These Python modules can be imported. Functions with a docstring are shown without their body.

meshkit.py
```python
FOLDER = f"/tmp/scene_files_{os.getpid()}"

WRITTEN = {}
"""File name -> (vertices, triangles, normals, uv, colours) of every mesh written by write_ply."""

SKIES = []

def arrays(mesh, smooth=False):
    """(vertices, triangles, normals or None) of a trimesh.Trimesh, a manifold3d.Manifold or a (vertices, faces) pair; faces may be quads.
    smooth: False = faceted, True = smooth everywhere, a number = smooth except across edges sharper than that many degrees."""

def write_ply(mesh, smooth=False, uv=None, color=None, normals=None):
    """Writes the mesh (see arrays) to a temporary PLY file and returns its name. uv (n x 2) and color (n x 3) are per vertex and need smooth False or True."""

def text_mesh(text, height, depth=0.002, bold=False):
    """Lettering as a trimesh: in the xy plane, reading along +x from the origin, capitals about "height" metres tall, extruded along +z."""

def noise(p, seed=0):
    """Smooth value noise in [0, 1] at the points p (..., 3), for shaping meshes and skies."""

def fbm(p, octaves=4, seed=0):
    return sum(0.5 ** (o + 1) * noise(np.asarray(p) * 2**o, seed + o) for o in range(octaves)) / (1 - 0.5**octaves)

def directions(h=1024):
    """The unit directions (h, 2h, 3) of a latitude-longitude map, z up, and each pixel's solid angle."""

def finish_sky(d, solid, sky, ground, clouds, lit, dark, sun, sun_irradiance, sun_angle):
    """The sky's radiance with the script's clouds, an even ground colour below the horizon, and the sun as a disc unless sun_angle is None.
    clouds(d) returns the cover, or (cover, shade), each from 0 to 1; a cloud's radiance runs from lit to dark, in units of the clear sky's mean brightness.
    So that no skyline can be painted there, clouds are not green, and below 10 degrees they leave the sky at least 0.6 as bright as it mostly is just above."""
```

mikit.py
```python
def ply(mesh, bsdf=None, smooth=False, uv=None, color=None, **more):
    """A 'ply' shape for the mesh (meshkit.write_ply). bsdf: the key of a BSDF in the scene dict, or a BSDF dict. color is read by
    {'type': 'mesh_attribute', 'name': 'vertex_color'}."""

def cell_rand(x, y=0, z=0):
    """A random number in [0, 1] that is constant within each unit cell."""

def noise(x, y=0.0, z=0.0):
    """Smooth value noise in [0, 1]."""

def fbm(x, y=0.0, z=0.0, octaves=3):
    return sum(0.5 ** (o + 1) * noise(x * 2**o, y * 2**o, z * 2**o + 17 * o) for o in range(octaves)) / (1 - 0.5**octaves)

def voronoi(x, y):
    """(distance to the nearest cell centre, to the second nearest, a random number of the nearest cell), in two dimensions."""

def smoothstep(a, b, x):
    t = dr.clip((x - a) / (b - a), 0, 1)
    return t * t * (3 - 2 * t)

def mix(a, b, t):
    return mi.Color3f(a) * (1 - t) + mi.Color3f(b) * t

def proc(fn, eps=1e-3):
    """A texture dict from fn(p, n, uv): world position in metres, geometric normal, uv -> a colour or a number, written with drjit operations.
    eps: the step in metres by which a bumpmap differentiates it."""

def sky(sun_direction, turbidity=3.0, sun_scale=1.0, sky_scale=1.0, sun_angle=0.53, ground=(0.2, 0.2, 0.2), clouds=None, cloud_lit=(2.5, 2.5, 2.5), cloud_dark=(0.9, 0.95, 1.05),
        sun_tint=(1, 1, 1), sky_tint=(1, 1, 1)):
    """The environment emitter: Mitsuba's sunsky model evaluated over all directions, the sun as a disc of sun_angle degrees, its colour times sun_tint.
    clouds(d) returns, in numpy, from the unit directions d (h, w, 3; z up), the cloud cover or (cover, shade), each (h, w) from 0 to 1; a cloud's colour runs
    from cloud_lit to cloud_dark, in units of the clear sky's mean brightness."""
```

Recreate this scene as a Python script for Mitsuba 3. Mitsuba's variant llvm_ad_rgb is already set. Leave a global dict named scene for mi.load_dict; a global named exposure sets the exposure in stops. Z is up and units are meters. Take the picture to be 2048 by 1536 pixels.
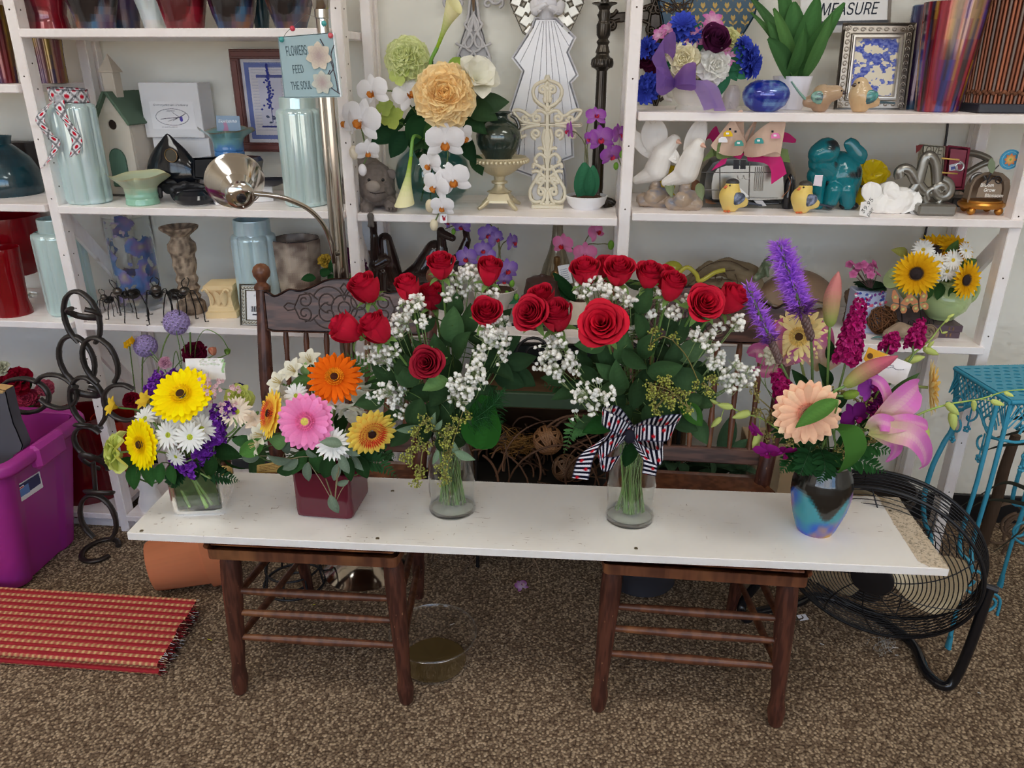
import math,numpy as np,trimesh,manifold3d,drjit as dr,mitsuba as mi,mikit,meshkit
from shapely.geometry import Polygon,MultiPolygon,LineString,Point
from shapely.ops import unary_union
from shapely import affinity
scene,labels={},{}
PI=math.pi
T4=mi.ScalarTransform4f
# ---------------- camera, daylight, exposure ----------------
YAW,PITCH,ROLL,FPX,CAMH=math.radians(5.28),math.radians(22.48),math.radians(0.14),1540.0,1.45
_fw=np.array([-math.sin(YAW)*math.cos(PITCH),math.cos(YAW)*math.cos(PITCH),-math.sin(PITCH)])
_rt=np.array([math.cos(YAW),math.sin(YAW),0.0]);_up=np.cross(_rt,_fw)
_rt,_up=math.cos(ROLL)*_rt+math.sin(ROLL)*_up,-math.sin(ROLL)*_rt+math.cos(ROLL)*_up
EYE=np.array([0,0,CAMH])
scene['camera']={'type':'perspective','fov':2*math.degrees(math.atan(1024/FPX)),'fov_axis':'x','near_clip':0.05,'far_clip':500.0,'to_world':T4().look_at(origin=EYE.tolist(),target=(EYE+_fw).tolist(),up=_up.tolist())}
exposure=3.95
def clouds(d):
 n=meshkit.fbm(d*np.array([2.2,2.2,4.0])+3.0,4,5)
 return np.clip((n-0.35)*3.0,0,1)*0.8,np.clip((n-0.55)*2.5,0,1)
 # the sun stands high behind the building, so the shop gets sky light and the light of the sunlit pavement through its front windows
scene['sky']=mikit.sky((0.35,0.55,0.76),turbidity=3.0,sky_scale=1.0,sun_scale=1.0,ground=(0.34,0.32,0.30),clouds=clouds,cloud_lit=(2.2,2.15,2.1),cloud_dark=(1.1,1.12,1.18))
CEIL_LIGHT=0.5
# ---------------- helpers: placing ----------------
def at(u,v,y=None,z=None,x=None):
 """The point of the plane y=, z= or x= that the photograph shows at pixel (u, v)."""
 d=_fw*FPX+_rt*(u-1024)-_up*(v-768)
 t=y/d[1] if y is not None else(z-CAMH)/d[2] if z is not None else x/d[0]
 return d*t+EYE
def zat(x,y,v):
 """The height at which the upright line through (x, y) crosses image row v."""
 k=(768-v)/FPX;b=np.array([x,y,0.0])
 return float(CAMH+(k*(b@_fw)-b@_up)/(_up[2]-k*_fw[2]))
def pxm(u,v,y):
 """Metres per pixel there."""
 return float(np.linalg.norm(at(u+.5,v,y=y)-at(u-.5,v,y=y)))
 # ---------------- helpers: colours, meshes ----------------
def S(r,g=None,b=None):
 c=np.array([r,g,b] if g is not None else([int(r[i:i+2],16) for i in(0,2,4)] if isinstance(r,str) else r),float)/255
 return np.where(c<0.04045,c/12.92,((c+0.055)/1.055)**2.4)
def K3(*a):return mi.Color3f(*[float(q) for q in S(*a)])
def lerp(a,b,t):
 t=np.asarray(t,float)[...,None]
 return np.asarray(a)*(1-t)+np.asarray(b)*t
def nrm(v):
 v=np.asarray(v,float);return v/max(np.linalg.norm(v),1e-12)
def rot(axis,deg):
 a=math.radians(deg);x,y,z=nrm(axis);c,s=math.cos(a),math.sin(a);C1=1-c
 return np.array([[c+x*x*C1,x*y*C1-z*s,x*z*C1+y*s],[y*x*C1+z*s,c+y*y*C1,y*z*C1-x*s],[z*x*C1-y*s,z*y*C1+x*s,c+z*z*C1]])
def rz(d):return rot((0,0,1),d)
def rx(d):return rot((1,0,0),d)
def ry(d):return rot((0,1,0),d)
def facing(az,el,roll=0):
 """Rotation that turns local z to the direction az degrees from the viewer's side (0 = out of the shelves, 90 = right), el degrees up; local y stays up."""
 a,e=math.radians(az),math.radians(el)
 n=np.array([math.sin(a)*math.cos(e),-math.cos(a)*math.cos(e),math.sin(e)])
 x=nrm(np.cross((0,0,1),n)) if abs(n[2])<.999 else np.array([1.0,0,0]);y=np.cross(n,x)
 return np.stack([x,y,n],1)@rz(roll)
def aim(n,roll=0):
 n=nrm(n);x=nrm(np.cross((0,0,1),n)) if abs(n[2])<.999 else np.array([1.0,0,0])
 return np.stack([x,np.cross(n,x),n],1)@rz(roll)
class M:
 """vertices, triangles, one colour per vertex"""
 def __init__(s,v=None,f=None,c=(.5,.5,.5)):
  s.v=np.zeros((0,3)) if v is None else np.asarray(v,float);s.f=np.zeros((0,3),int) if f is None else np.asarray(f,int)
  s.c=np.array(np.broadcast_to(np.asarray(c,float),(len(s.v),3)))
 def __add__(s,o):
  m=M();m.v=np.vstack([s.v,o.v]);m.f=np.vstack([s.f,o.f+len(s.v)]);m.c=np.vstack([s.c,o.c]);return m
 def t(s,R=None,p=(0,0,0),k=1.0):
  m=M();v=s.v*k;m.v=(v@np.asarray(R).T if R is not None else v)+np.asarray(p,float);m.f,m.c=s.f,s.c
  if np.prod(np.broadcast_to(k,3))<0:m.f=s.f[:,::-1]
  return m
 def col(s,c):
  m=M();m.v,m.f=s.v,s.f
  m.c=np.array(np.broadcast_to(c(s.v) if callable(c) else np.asarray(c,float),(len(s.v),3)));return m
 def jit(s,amp,freq,seed=0):
  m=M();m.f,m.c=s.f,s.c
  m.v=s.v+amp*(np.stack([meshkit.fbm(s.v*freq+11*k+seed,3,k+seed) for k in range(3)],1)-.5)*2;return m
 def dirt(s,amp,freq,seed=0,b=None):
  """colour grain: noise towards b (or darker/lighter)"""
  n=meshkit.fbm(s.v*freq+seed,4,seed);m=M();m.v,m.f=s.v,s.f
  m.c=s.c*(1+amp*(n-.5)*2)[:,None] if b is None else lerp(s.c,b,np.clip((n-.5)*3*amp+amp*.5,0,1)) if False else(s.c*(1-np.clip((n-.45)*3,0,1)*amp)[:,None]+np.asarray(b)*(np.clip((n-.45)*3,0,1)*amp)[:,None])
  return m
def cat(ms):
 ms=list(ms);m=M()
 if not ms:return m
 o=np.cumsum([0]+[len(a.v) for a in ms])
 m.v=np.vstack([a.v for a in ms]);m.f=np.vstack([a.f+k for a,k in zip(ms,o)]);m.c=np.vstack([a.c for a in ms]);return m
def grid(P,c=(.5,.5,.5),closed=False):
 """surface through the points P[i, j]; closed: j wraps round"""
 P=np.asarray(P,float);a,b=P.shape[:2]
 i,j=np.meshgrid(np.arange(a-1),np.arange(b if closed else b-1),indexing='ij');j2=(j+1)%b
 q=np.stack([i*b+j,i*b+j2,(i+1)*b+j2,(i+1)*b+j],-1).reshape(-1,4)
 c=np.asarray(c,float);c=c.reshape(-1,3) if c.ndim==3 else c
 return M(P.reshape(-1,3),np.vstack([q[:,[0,1,2]],q[:,[0,2,3]]]),c)
def lathe(prof,n=32,c=(.5,.5,.5),sharp=38,squash=None):
 """prof: (radius, height) from bottom to top (outside, then inside for a hollow thing); squash(theta, z) -> radius factor"""
 P=[np.array(p,float) for p in prof];Q=[P[0]]
 for k in range(1,len(P)-1):
  a,b=P[k]-P[k-1],P[k+1]-P[k]
  ang=math.degrees(math.acos(max(-1,min(1,float(nrm(a)@nrm(b))))))
  Q.append(P[k])
  if ang>sharp:Q.append(None);Q.append(P[k])
 Q.append(P[-1]);th=np.arange(n)*2*PI/n;out,run=[],[]
 for p in Q+[None]:
  if p is None:
   if len(run)>1:
    r=np.array(run);R=r[:,0:1]*np.ones(n)
    if squash is not None:R=R*squash(th[None,:],r[:,1:2])
    out.append(grid(np.stack([R*np.cos(th),R*np.sin(th),r[:,1:2]*np.ones(n)],-1),c,True))
   run=[]
  else:run.append(p)
 return cat(out)
def spline(pts,n=8):
 p=np.asarray(pts,float)
 if len(p)<3:return p
 q=np.vstack([2*p[0]-p[1],p,2*p[-1]-p[-2]]);t=np.linspace(0,1,n,endpoint=False)[:,None];o=[]
 for i in range(1,len(q)-2):
  a,b,c_,d=q[i-1],q[i],q[i+1],q[i+2]
  o.append(.5*(2*b+(c_-a)*t+(2*a-5*b+4*c_-d)*t*t+(3*b-a-3*c_+d)*t**3))
 return np.vstack(o+[p[-1:]])
def tube(pts,r,n=8,c=(.5,.5,.5),smooth=0,closed=False,caps=True,flat=1.0):
 """round bar along pts; r a number or one per point; flat: thickness of the second axis"""
 p=np.asarray(pts,float)
 rr=np.broadcast_to(np.asarray(r,float),(len(p),))
 if smooth:
  t=np.arange(len(p));m=spline(np.hstack([p,rr[:,None],t[:,None]]),smooth);p,rr=m[:,:3],m[:,3]
 if closed:tn=np.roll(p,-1,0)-np.roll(p,1,0)
 else:tn=np.gradient(p,axis=0)
 tn=tn/(np.linalg.norm(tn,axis=1,keepdims=True)+1e-12)
 a=np.cross(tn[0],(0,0,1) if abs(tn[0][2])<.9 else(1,0,0));A=[]
 for k in range(len(p)):
  a=a-tn[k]*(a@tn[k]);a=a/(np.linalg.norm(a)+1e-12);A.append(a)
 A=np.array(A);B=np.cross(tn,A);th=np.arange(n)*2*PI/n
 P=p[:,None]+rr[:,None,None]*(np.cos(th)[None,:,None]*A[:,None]+flat*np.sin(th)[None,:,None]*B[:,None])
 cc=np.repeat(np.asarray(c)[:,None],n,1) if np.ndim(c)==2 and len(c)==len(p) else c
 if closed:
  P=np.concatenate([P,P[:1]],0)
  return grid(P,cc,True)
 m=grid(P,cc,True)
 if caps:
  c0=cc[0,0] if np.ndim(cc)==3 else cc;c1=cc[-1,0] if np.ndim(cc)==3 else cc
  f=np.array([[0,k,k+1] for k in range(1,n-1)])
  m=cat([m,M(P[0],f[:,::-1],c0),M(P[-1],f,c1)])
 return m
def box(a,b,c=(.5,.5,.5),bev=0.0):
 """box between corners a and b, faces apart so that they shade flat; bev: chamfer"""
 a,b=np.minimum(a,b).astype(float),np.maximum(a,b).astype(float);bev=min(bev,.45*(b-a).min())
 V,Fc=[],[]
 def face(pts):
  k=len(V);V.extend(pts);Fc.extend([[k,k+i,k+i+1] for i in range(1,len(pts)-1)])
 cn=lambda i,s:[a[i],b[i]][s]
 cin=lambda i,s:[a[i]+bev,b[i]-bev][s]
 for ax in range(3):
  u,w=(ax+1)%3,(ax+2)%3
  for s in(0,1):
   q=[]
   for su,sw in((0,0),(1,0),(1,1),(0,1)):
    p=np.zeros(3);p[ax],p[u],p[w]=cn(ax,s),cin(u,su),cin(w,sw);q.append(p)
   face(q if s else q[::-1])
  if bev>0:
   for su in(0,1):
    for sw in(0,1):
     q=[]
     for e,k in((0,0),(0,1),(1,1),(1,0)):
      p=np.zeros(3);p[ax]=cin(ax,k);p[u]=cn(u,su) if e==0 else cin(u,su);p[w]=cin(w,sw) if e==0 else cn(w,sw);q.append(p)
     face(q if(su^sw)==0 else q[::-1])
 if bev>0:
  for sx in(0,1):
   for sy in(0,1):
    for sz in(0,1):
     s=(sx,sy,sz);q=[]
     for ax in range(3):
      p=np.array([cin(i,s[i]) for i in range(3)]);p[ax]=cn(ax,s[ax]);q.append(p)
     face(q if(sx+sy+sz)%2==1 else q[::-1])
 return M(np.array(V),np.array(Fc),c)
def ball(r,c=(.5,.5,.5),n=12,p=(0,0,0),R=None):
 """ellipsoid, r a number or three"""
 th=np.linspace(0,PI,n+1);ph=np.arange(2*n)*PI/n
 P=np.stack([np.sin(th)[:,None]*np.cos(ph),np.sin(th)[:,None]*np.sin(ph),-np.cos(th)[:,None]*np.ones(2*n)],-1)*np.broadcast_to(r,3)
 return grid(P,c,True).t(R,p)
def polys(g):
 return [x for x in(g.geoms if hasattr(g,'geoms') else [g]) if x.geom_type=='Polygon' and x.area>0]
def extrude(g,d,c=(.5,.5,.5),bev=0.0,back=True):
 """shapely shape in local xy, from z=0 to d; the front (z=d) edge chamfered by bev"""
 out=[]
 for p in polys(g):
  top=p.buffer(-bev,join_style=2) if bev>0 else p
  for tp in polys(top):
   v,f=trimesh.creation.triangulate_polygon(tp,engine='earcut')
   out.append(M(np.c_[v,np.full(len(v),d)],f if True else f,c))
  if back:
   v,f=trimesh.creation.triangulate_polygon(p,engine='earcut');out.append(M(np.c_[v,np.zeros(len(v))],f[:,::-1],c))
  def wall(src,z0,z1,off=0.0):
   for ring in [src.exterior]+list(src.interiors):
    q=np.array(ring.coords)[:-1];ccw=Polygon(q).exterior.is_ccw;want=ring is src.exterior
    if ccw!=want:q=q[::-1]
    n=len(q);e=np.roll(q,-1,0)-q;l=np.linalg.norm(e,axis=1);q=q[l>1e-9];n=len(q)
    if n<3:continue
    e=np.roll(q,-1,0)-q;e=e/np.linalg.norm(e,axis=1,keepdims=True);nn=np.stack([e[:,1],-e[:,0]],1)
    m0=np.roll(nn,1,0)+nn;cosv=(np.roll(nn,1,0)*nn).sum(1)
    mi_=m0/np.maximum((m0*nn).sum(1,keepdims=True),.35)
    q2=q-mi_*off
    V,Fc=[],[]
    for k in range(n):
     k2=(k+1)%n;b0=len(V)
     V+=[[*q[k],z0],[*q[k2],z0],[*q2[k2],z1],[*q2[k],z1]];Fc+=[[b0,b0+1,b0+2],[b0,b0+2,b0+3]]
    mm=M(np.array(V),np.array(Fc),c)
    # weld the corners that are not sharp so that curved rims shade smoothly
    idx=np.arange(len(V))
    for k in range(n):
     if cosv[k]>.8:kp=(k-1)%n;idx[4*k]=4*kp+1;idx[4*k+3]=4*kp+2
    mm.f=idx[mm.f];out.append(mm)
  wall(p,0,d-bev)
  if bev>0:wall(p,d-bev,d,bev)
 return cat(out)
def plate(px,y,d,c=(.5,.5,.5),bev=0.0,holes=(),g=None):
 """an upright plate whose outline is given in photo pixels on the plane y, d metres thick towards the viewer"""
 if g is None:g=Polygon(px,holes)
 f=lambda ring:[(lambda P:(P[0],P[2]))(at(a,b,y=y)) for a,b in ring]
 sh=unary_union([Polygon(f(p.exterior.coords),[f(h.coords) for h in p.interiors]).buffer(0) for p in polys(g)])
 m=extrude(sh,d,c,bev)
 return m.t(np.array([[1,0,0],[0,0,-1],[0,1,0.0]]),(0,y,0))
def wire(px,y,r,n=6,c=(.5,.5,.5),smooth=4,closed=False,flat=1.0):
 """bar through photo pixels on the plane y (or one y per point)"""
 ys=np.broadcast_to(y,len(px))
 p=np.array([at(a,b,y=yy) for(a,b),yy in zip(px,ys)])
 if closed and smooth:p=spline(np.vstack([p,p[:1]]),smooth)[:-1];smooth=0
 return tube(p,r,n,c,smooth,closed,flat=flat)
def turn(u,vb,zs,prof,n=36,c=(.5,.5,.5),deep=None,squash=None,sharp=38,back=None):
 """turned thing standing at photo pixel (u, vb) on height zs; prof: (row v, half width in px), bottom to top; returns mesh, axis point, metres per px"""
 zs+=.0006;P=at(u,vb,z=zs);k=pxm(u,vb,P[1])
 r0=prof[0][1]*k if deep is None else deep
 y=P[1]+r0*.95;x=at(u,vb,y=y)[0];k=pxm(u,vb,y)
 pr=[]
 for i,(v,hw) in enumerate(prof):
  z=zs if i==0 else zat(x,y,v)
  pr.append((hw*pxm(u,v,y),z))
 return lathe(pr,n,c,sharp,squash).t(None,(x,y,0)),np.array([x,y,zs]),k
def bones(bs,size=.01,c=(.5,.5,.5),smooth=8):
 """one continuous body: each bone the hull of two spheres (p0, r0, p1, r1); radii may be triples"""
 tot=[]
 def sp(p,r):
  return manifold3d.Manifold.sphere(1.0,20).scale([float(q) for q in np.broadcast_to(r,3)]).translate([float(q) for q in p])
 for b in bs:
  p0,r0,p1,r1=b
  tot.append(manifold3d.Manifold.batch_hull([sp(p0,r0),sp(p1,r1)]))
 m=manifold3d.Manifold.batch_boolean(tot,manifold3d.OpType.Add).refine_to_length(size).to_mesh()
 tm=trimesh.Trimesh(m.vert_properties[:,:3],m.tri_verts,process=True)
 if smooth:
  t2=tm.copy();trimesh.smoothing.filter_taubin(t2,lamb=.5,nu=.52,iterations=smooth)
  if np.abs(t2.bounds-tm.bounds).max()<.012:tm=t2
 return M(tm.vertices,tm.faces,c)
def text(s,h,c,depth=.0006,bold=False,slant=0.0,sx=1.0):
 tm=meshkit.text_mesh(s,h,depth,bold);v=np.array(tm.vertices);v[:,0]=v[:,0]*sx+slant*v[:,1]
 return M(v,tm.faces,c)
 # ---------------- helpers: scene entries ----------------
_count,OWN={},{}
def name(base):
 n=_count.get(base,0);_count[base]=n+1
 return base if n==0 else f'{base}_{n:03d}'
PLAIN={'carpet','wall_paint','white_paint','oak','oak_leg','dark_oak','board_white','glass','pane','ruby','teal_glass'}
def ent(key,m,bsdf,smooth=True):
 """one entry of the scene; a mesh's colours travel in its uv, one colour per face (see VC)"""
 v,f,n=meshkit.arrays((m.v,m.f),smooth)
 if bsdf in PLAIN:fn=meshkit.write_ply((v,f),normals=n)
 else:
  c=np.round(255*np.clip(m.c,0,1)**(1/2.2))
  if n is None or(c[m.f]!=c[m.f][:,:1]).any():
   fc=np.round(c[m.f].mean(1));nn=n[f].reshape(-1,3) if n is not None else np.repeat(np.cross(v[f[:,1]]-v[f[:,0]],v[f[:,2]]-v[f[:,0]]),3,0)
   l=np.linalg.norm(nn,axis=1,keepdims=True);nn=np.where(l>0,nn/np.maximum(l,1e-30),[0,0,1.0])
   v,f,n,c=v[f].reshape(-1,3),np.arange(3*len(f)).reshape(-1,3),nn,np.repeat(fc,3,0)
  fn=meshkit.write_ply((v,f),uv=np.stack([c[:,0]*256+c[:,1],c[:,2]],1),normals=n)
 scene[key]={'type':'ply','filename':fn,'face_normals':meshkit.WRITTEN[fn][2] is None,'bsdf':{'type':'ref','id':bsdf}}
 return key
def thing(base,label,category,group=None):
 k=name(base);labels[k]={'label':label,'category':category}
 if group:labels[k]['group']=group
 return k
def part(t,base,m,bsdf='matte',label=None,kind=None,smooth=True):
 k=ent(name(t+'__'+base),m,bsdf,smooth)
 if label or kind:labels[k]={**({'label':label} if label else {}),**({'kind':kind} if kind else {})}
 return k
def solo(base,m,bsdf,label,category,group=None,kind=None,smooth=True):
 k=thing(base,label,category,group);ent(k,m,bsdf,smooth)
 if kind:labels[k]['kind']=kind
 return k
def struct(key,m,bsdf,label=None,smooth=True):
 ent(key,m,bsdf,smooth);labels[key]={'kind':'structure',**({'label':label} if label else {})}
 return key
 # ---------------- materials ----------------
def own_colour(p,n,uv):
 x=dr.floor(uv.x+.5);r=dr.floor(x/256+1e-4)
 return mi.Color3f(dr.power(r/255,2.2),dr.power(dr.maximum(x-r*256,0)/255,2.2),dr.power(dr.floor(uv.y+.5)/255,2.2))
VC=mikit.proc(own_colour)
def pr(**k):return {'type':'twosided','b':{'type':'principled','base_color':VC,**k}}
scene['matte']=pr(roughness=.85,specular=.25)
scene['satin']=pr(roughness=.42,specular=.5)
scene['gloss']=pr(roughness=.1,specular=.6)
scene['lustre']=pr(roughness=.09,specular=.9,metallic=.25,clearcoat=1.0,clearcoat_gloss=.97)
scene['metal']=pr(roughness=.3,metallic=.9)
scene['chrome']=pr(roughness=.12,metallic=1.0)
scene['petal']={'type':'principledthin','base_color':VC,'roughness':.55,'diff_trans':.32,'spec_trans':0.0}
scene['leaf']={'type':'principledthin','base_color':VC,'roughness':.38,'diff_trans':.35,'spec_trans':0.0}
scene['sheer']={'type':'principledthin','base_color':VC,'roughness':.5,'diff_trans':1.1,'spec_trans':0.25}
scene['glass']={'type':'dielectric','int_ior':1.5,'specular_transmittance':{'type':'rgb','value':[.975,.985,.978]}}
scene['pane']={'type':'thindielectric','int_ior':1.5,'specular_transmittance':{'type':'rgb','value':[.95,.96,.97]}}
scene['tint']={'type':'thindielectric','int_ior':1.55,'specular_transmittance':VC}
def wood_fn(dark,light,fx,fy,fz):
 dk,lt=mi.Color3f(*[float(q) for q in dark]),mi.Color3f(*[float(q) for q in light])
 def fn(p,n,uv):
  g=mikit.fbm(p.x*fx,p.y*fy,p.z*fz,3);h=mikit.noise(p.x*fx*.2+5,p.y*fy*.2,p.z*fz*.2)
  return mikit.mix(dk,lt,mikit.smoothstep(.35,.75,g*.7+h*.3))
 return fn
 # ---------------- the room ----------------
WALLY,FY=2.42,2.07
def carpet(p,n,uv):
 a,b,w=mikit.voronoi(p.x*165+mikit.noise(p.x*40,p.y*40)*.6,p.y*165)
 big=mikit.fbm(p.x*2.2,p.y*2.2,3.0,2);sp=mikit.noise(p.x*420,p.y*420)
 t=mikit.mix(K3(100,82,66),K3(184,162,136),w*w)
 t=mikit.mix(t,K3(50,36,27),mikit.smoothstep(.38,.78,a)*.8)
 return t*(.72+.28*big+.3*sp)
def carpet_h(p,n,uv):
 a,b,w=mikit.voronoi(p.x*165+mikit.noise(p.x*40,p.y*40)*.6,p.y*165)
 return(1-mikit.smoothstep(0.05,.8,a))*(.5+.5*w)
scene['carpet']={'type':'twosided','b':{'type':'bumpmap','scale':.003,'t':mikit.proc(carpet_h,8e-4),'b':{'type':'principled','base_color':mikit.proc(carpet),'roughness':.95,'specular':.15}}}
def wallpaint_h(p,n,uv):return mikit.fbm(p.x*55,p.y*55,p.z*55,3)
scene['wall_paint']={'type':'twosided','b':{'type':'bumpmap','scale':.0035,'t':mikit.proc(wallpaint_h,2e-3),'b':{'type':'principled','base_color':{'type':'rgb','value':S(226,225,216).tolist()},'roughness':.7,'specular':.3}}}
XL,XR,YF,ZC=-3.4,3.2,-2.1,2.85
struct('floor',box((XL-.2,YF-.2,-.1),(XR+.2,WALLY+.2,0)),'carpet','brown flecked loop carpet')
struct('wall_back',box((XL-.2,WALLY,0),(XR+.2,WALLY+.15,ZC)),'wall_paint','off-white textured wall behind the shelves')
struct('wall_left',box((XL-.15,YF-.2,0),(XL,WALLY,ZC),S(214,210,200)),'matte')
struct('wall_right',box((XR,YF-.2,0),(XR+.15,WALLY,ZC),S(214,210,200)),'matte')
struct('ceiling',box((XL-.2,YF-.2,ZC),(XR+.2,WALLY+.2,ZC+.1),S(226,224,218)),'matte')
struct('baseboard_back',box((XL,WALLY-.012,0),(XR,WALLY,.105),S(14,18,24),.003),'satin','black vinyl baseboard')
# the shop front behind the camera: sill wall, piers, lintel and mullions round open daylight
fr=[box((XL,YF-.15,0),(XR,YF,.75),S(190,186,178)),box((XL,YF-.15,2.55),(XR,YF,ZC),S(205,202,195))]
for x0,x1 in((XL,XL+.35),(XR-.35,XR)):fr.append(box((x0,YF-.15,.75),(x1,YF,2.55),S(205,202,195)))
struct('wall_front',cat(fr),'matte')
mu=[box((x-.03,YF-.1,.75),(x+.03,YF-.04,2.55),S(120,116,110)) for x in(-1.75,-.1,1.55)]
mu+=[box((XL+.35,YF-.1,z-.03),(XR-.35,YF-.04,z+.03),S(120,116,110)) for z in(.78,2.1,2.52)]
struct('window_1',cat(mu),'satin')
for i,(x,y) in enumerate(((-1.5,-1.2),(1.3,-1.2),(-1.5,.6),(1.3,.6))):
 k=thing('ceiling_light','recessed fluorescent ceiling light, '+('left near the window','right near the window','left above the bench','right above the bench')[i],'ceiling light')
 part(k,'frame',cat([box((x-.62,y-.32,ZC-.015),(x+.62,y-.29,ZC)),box((x-.62,y+.29,ZC-.015),(x+.62,y+.32,ZC)),box((x-.62,y-.29,ZC-.015),(x-.59,y+.29,ZC)),box((x+.59,y-.29,ZC-.015),(x+.62,y+.29,ZC))]).col(S(230,230,230)),'satin')
 scene[k+'__diffuser']={'type':'rectangle','to_world':T4().translate([x,y,ZC-.01]).rotate([1,0,0],180).scale([.59,.29,1]),'emitter':{'type':'area','radiance':{'type':'rgb','value':[CEIL_LIGHT,CEIL_LIGHT*.97,CEIL_LIGHT*.9]}}}
 # ---------------- shelving ----------------
def white_fn(p,n,uv):
 g=mikit.fbm(p.x*9,p.y*60,p.z*9,3);k=mikit.noise(p.x*23,p.y*23,p.z*17)
 c=mikit.mix(K3(236,230,228),K3(228,219,216),mikit.smoothstep(.45,.8,g))
 return mikit.mix(c,K3(190,172,158),mikit.smoothstep(.86,.95,k)*.6)
scene['white_paint']={'type':'twosided','b':{'type':'principled','base_color':mikit.proc(white_fn),'roughness':.38,'specular':.45}}
TH=.021
def frame_of(t,x0,x1,base=0.0,top=2.3,brace=()):
 """side frame: front and rear post, diagonal braces between them"""
 part(t,'post',box((x0,FY,base),(x1,FY+.045,top),S(236,230,228),.002),'white_paint')
 part(t,'post',box((x0,WALLY-.075,base),(x1,WALLY-.045,top),S(236,230,228),.002),'white_paint')
 part(t,'post',box((x0+.004,WALLY-.034,base),(x1+.004,WALLY-.006,top),S(236,230,228),.002),'white_paint')
 for z0,z1 in brace:
  d=nrm((0,WALLY-.08-FY-.045,z1-z0));q=np.cross(d,(1,0,0))*.02;a,b=np.array([0,FY+.045,z0]),np.array([0,WALLY-.078,z1])
  sh=Polygon([(p[1],p[2]) for p in(a-q,b-q,b+q,a+q)])
  part(t,'brace',extrude(sh,.012).t(np.array([[0,0,1],[1,0,0],[0,1,0.0]]),(x0+.006,0,0)),'white_paint')
  # shelf-pin holes
 h=[tube([(x,FY-.0005+dy,z),(x,FY+.001+dy,z)],.0022,6,S(60,45,40)) for x,dy in(((x0+x1)/2,0),) for z in np.arange(.3,2.2,.16)]
 h+=[tube([(x1-.001,FY+.022,z),(x1+.0006,FY+.022,z)],.0022,6,S(60,45,40)) for z in np.arange(.3,2.2,.064)]
 part(t,'pin_hole',cat(h),'matte',kind='stuff')
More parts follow.
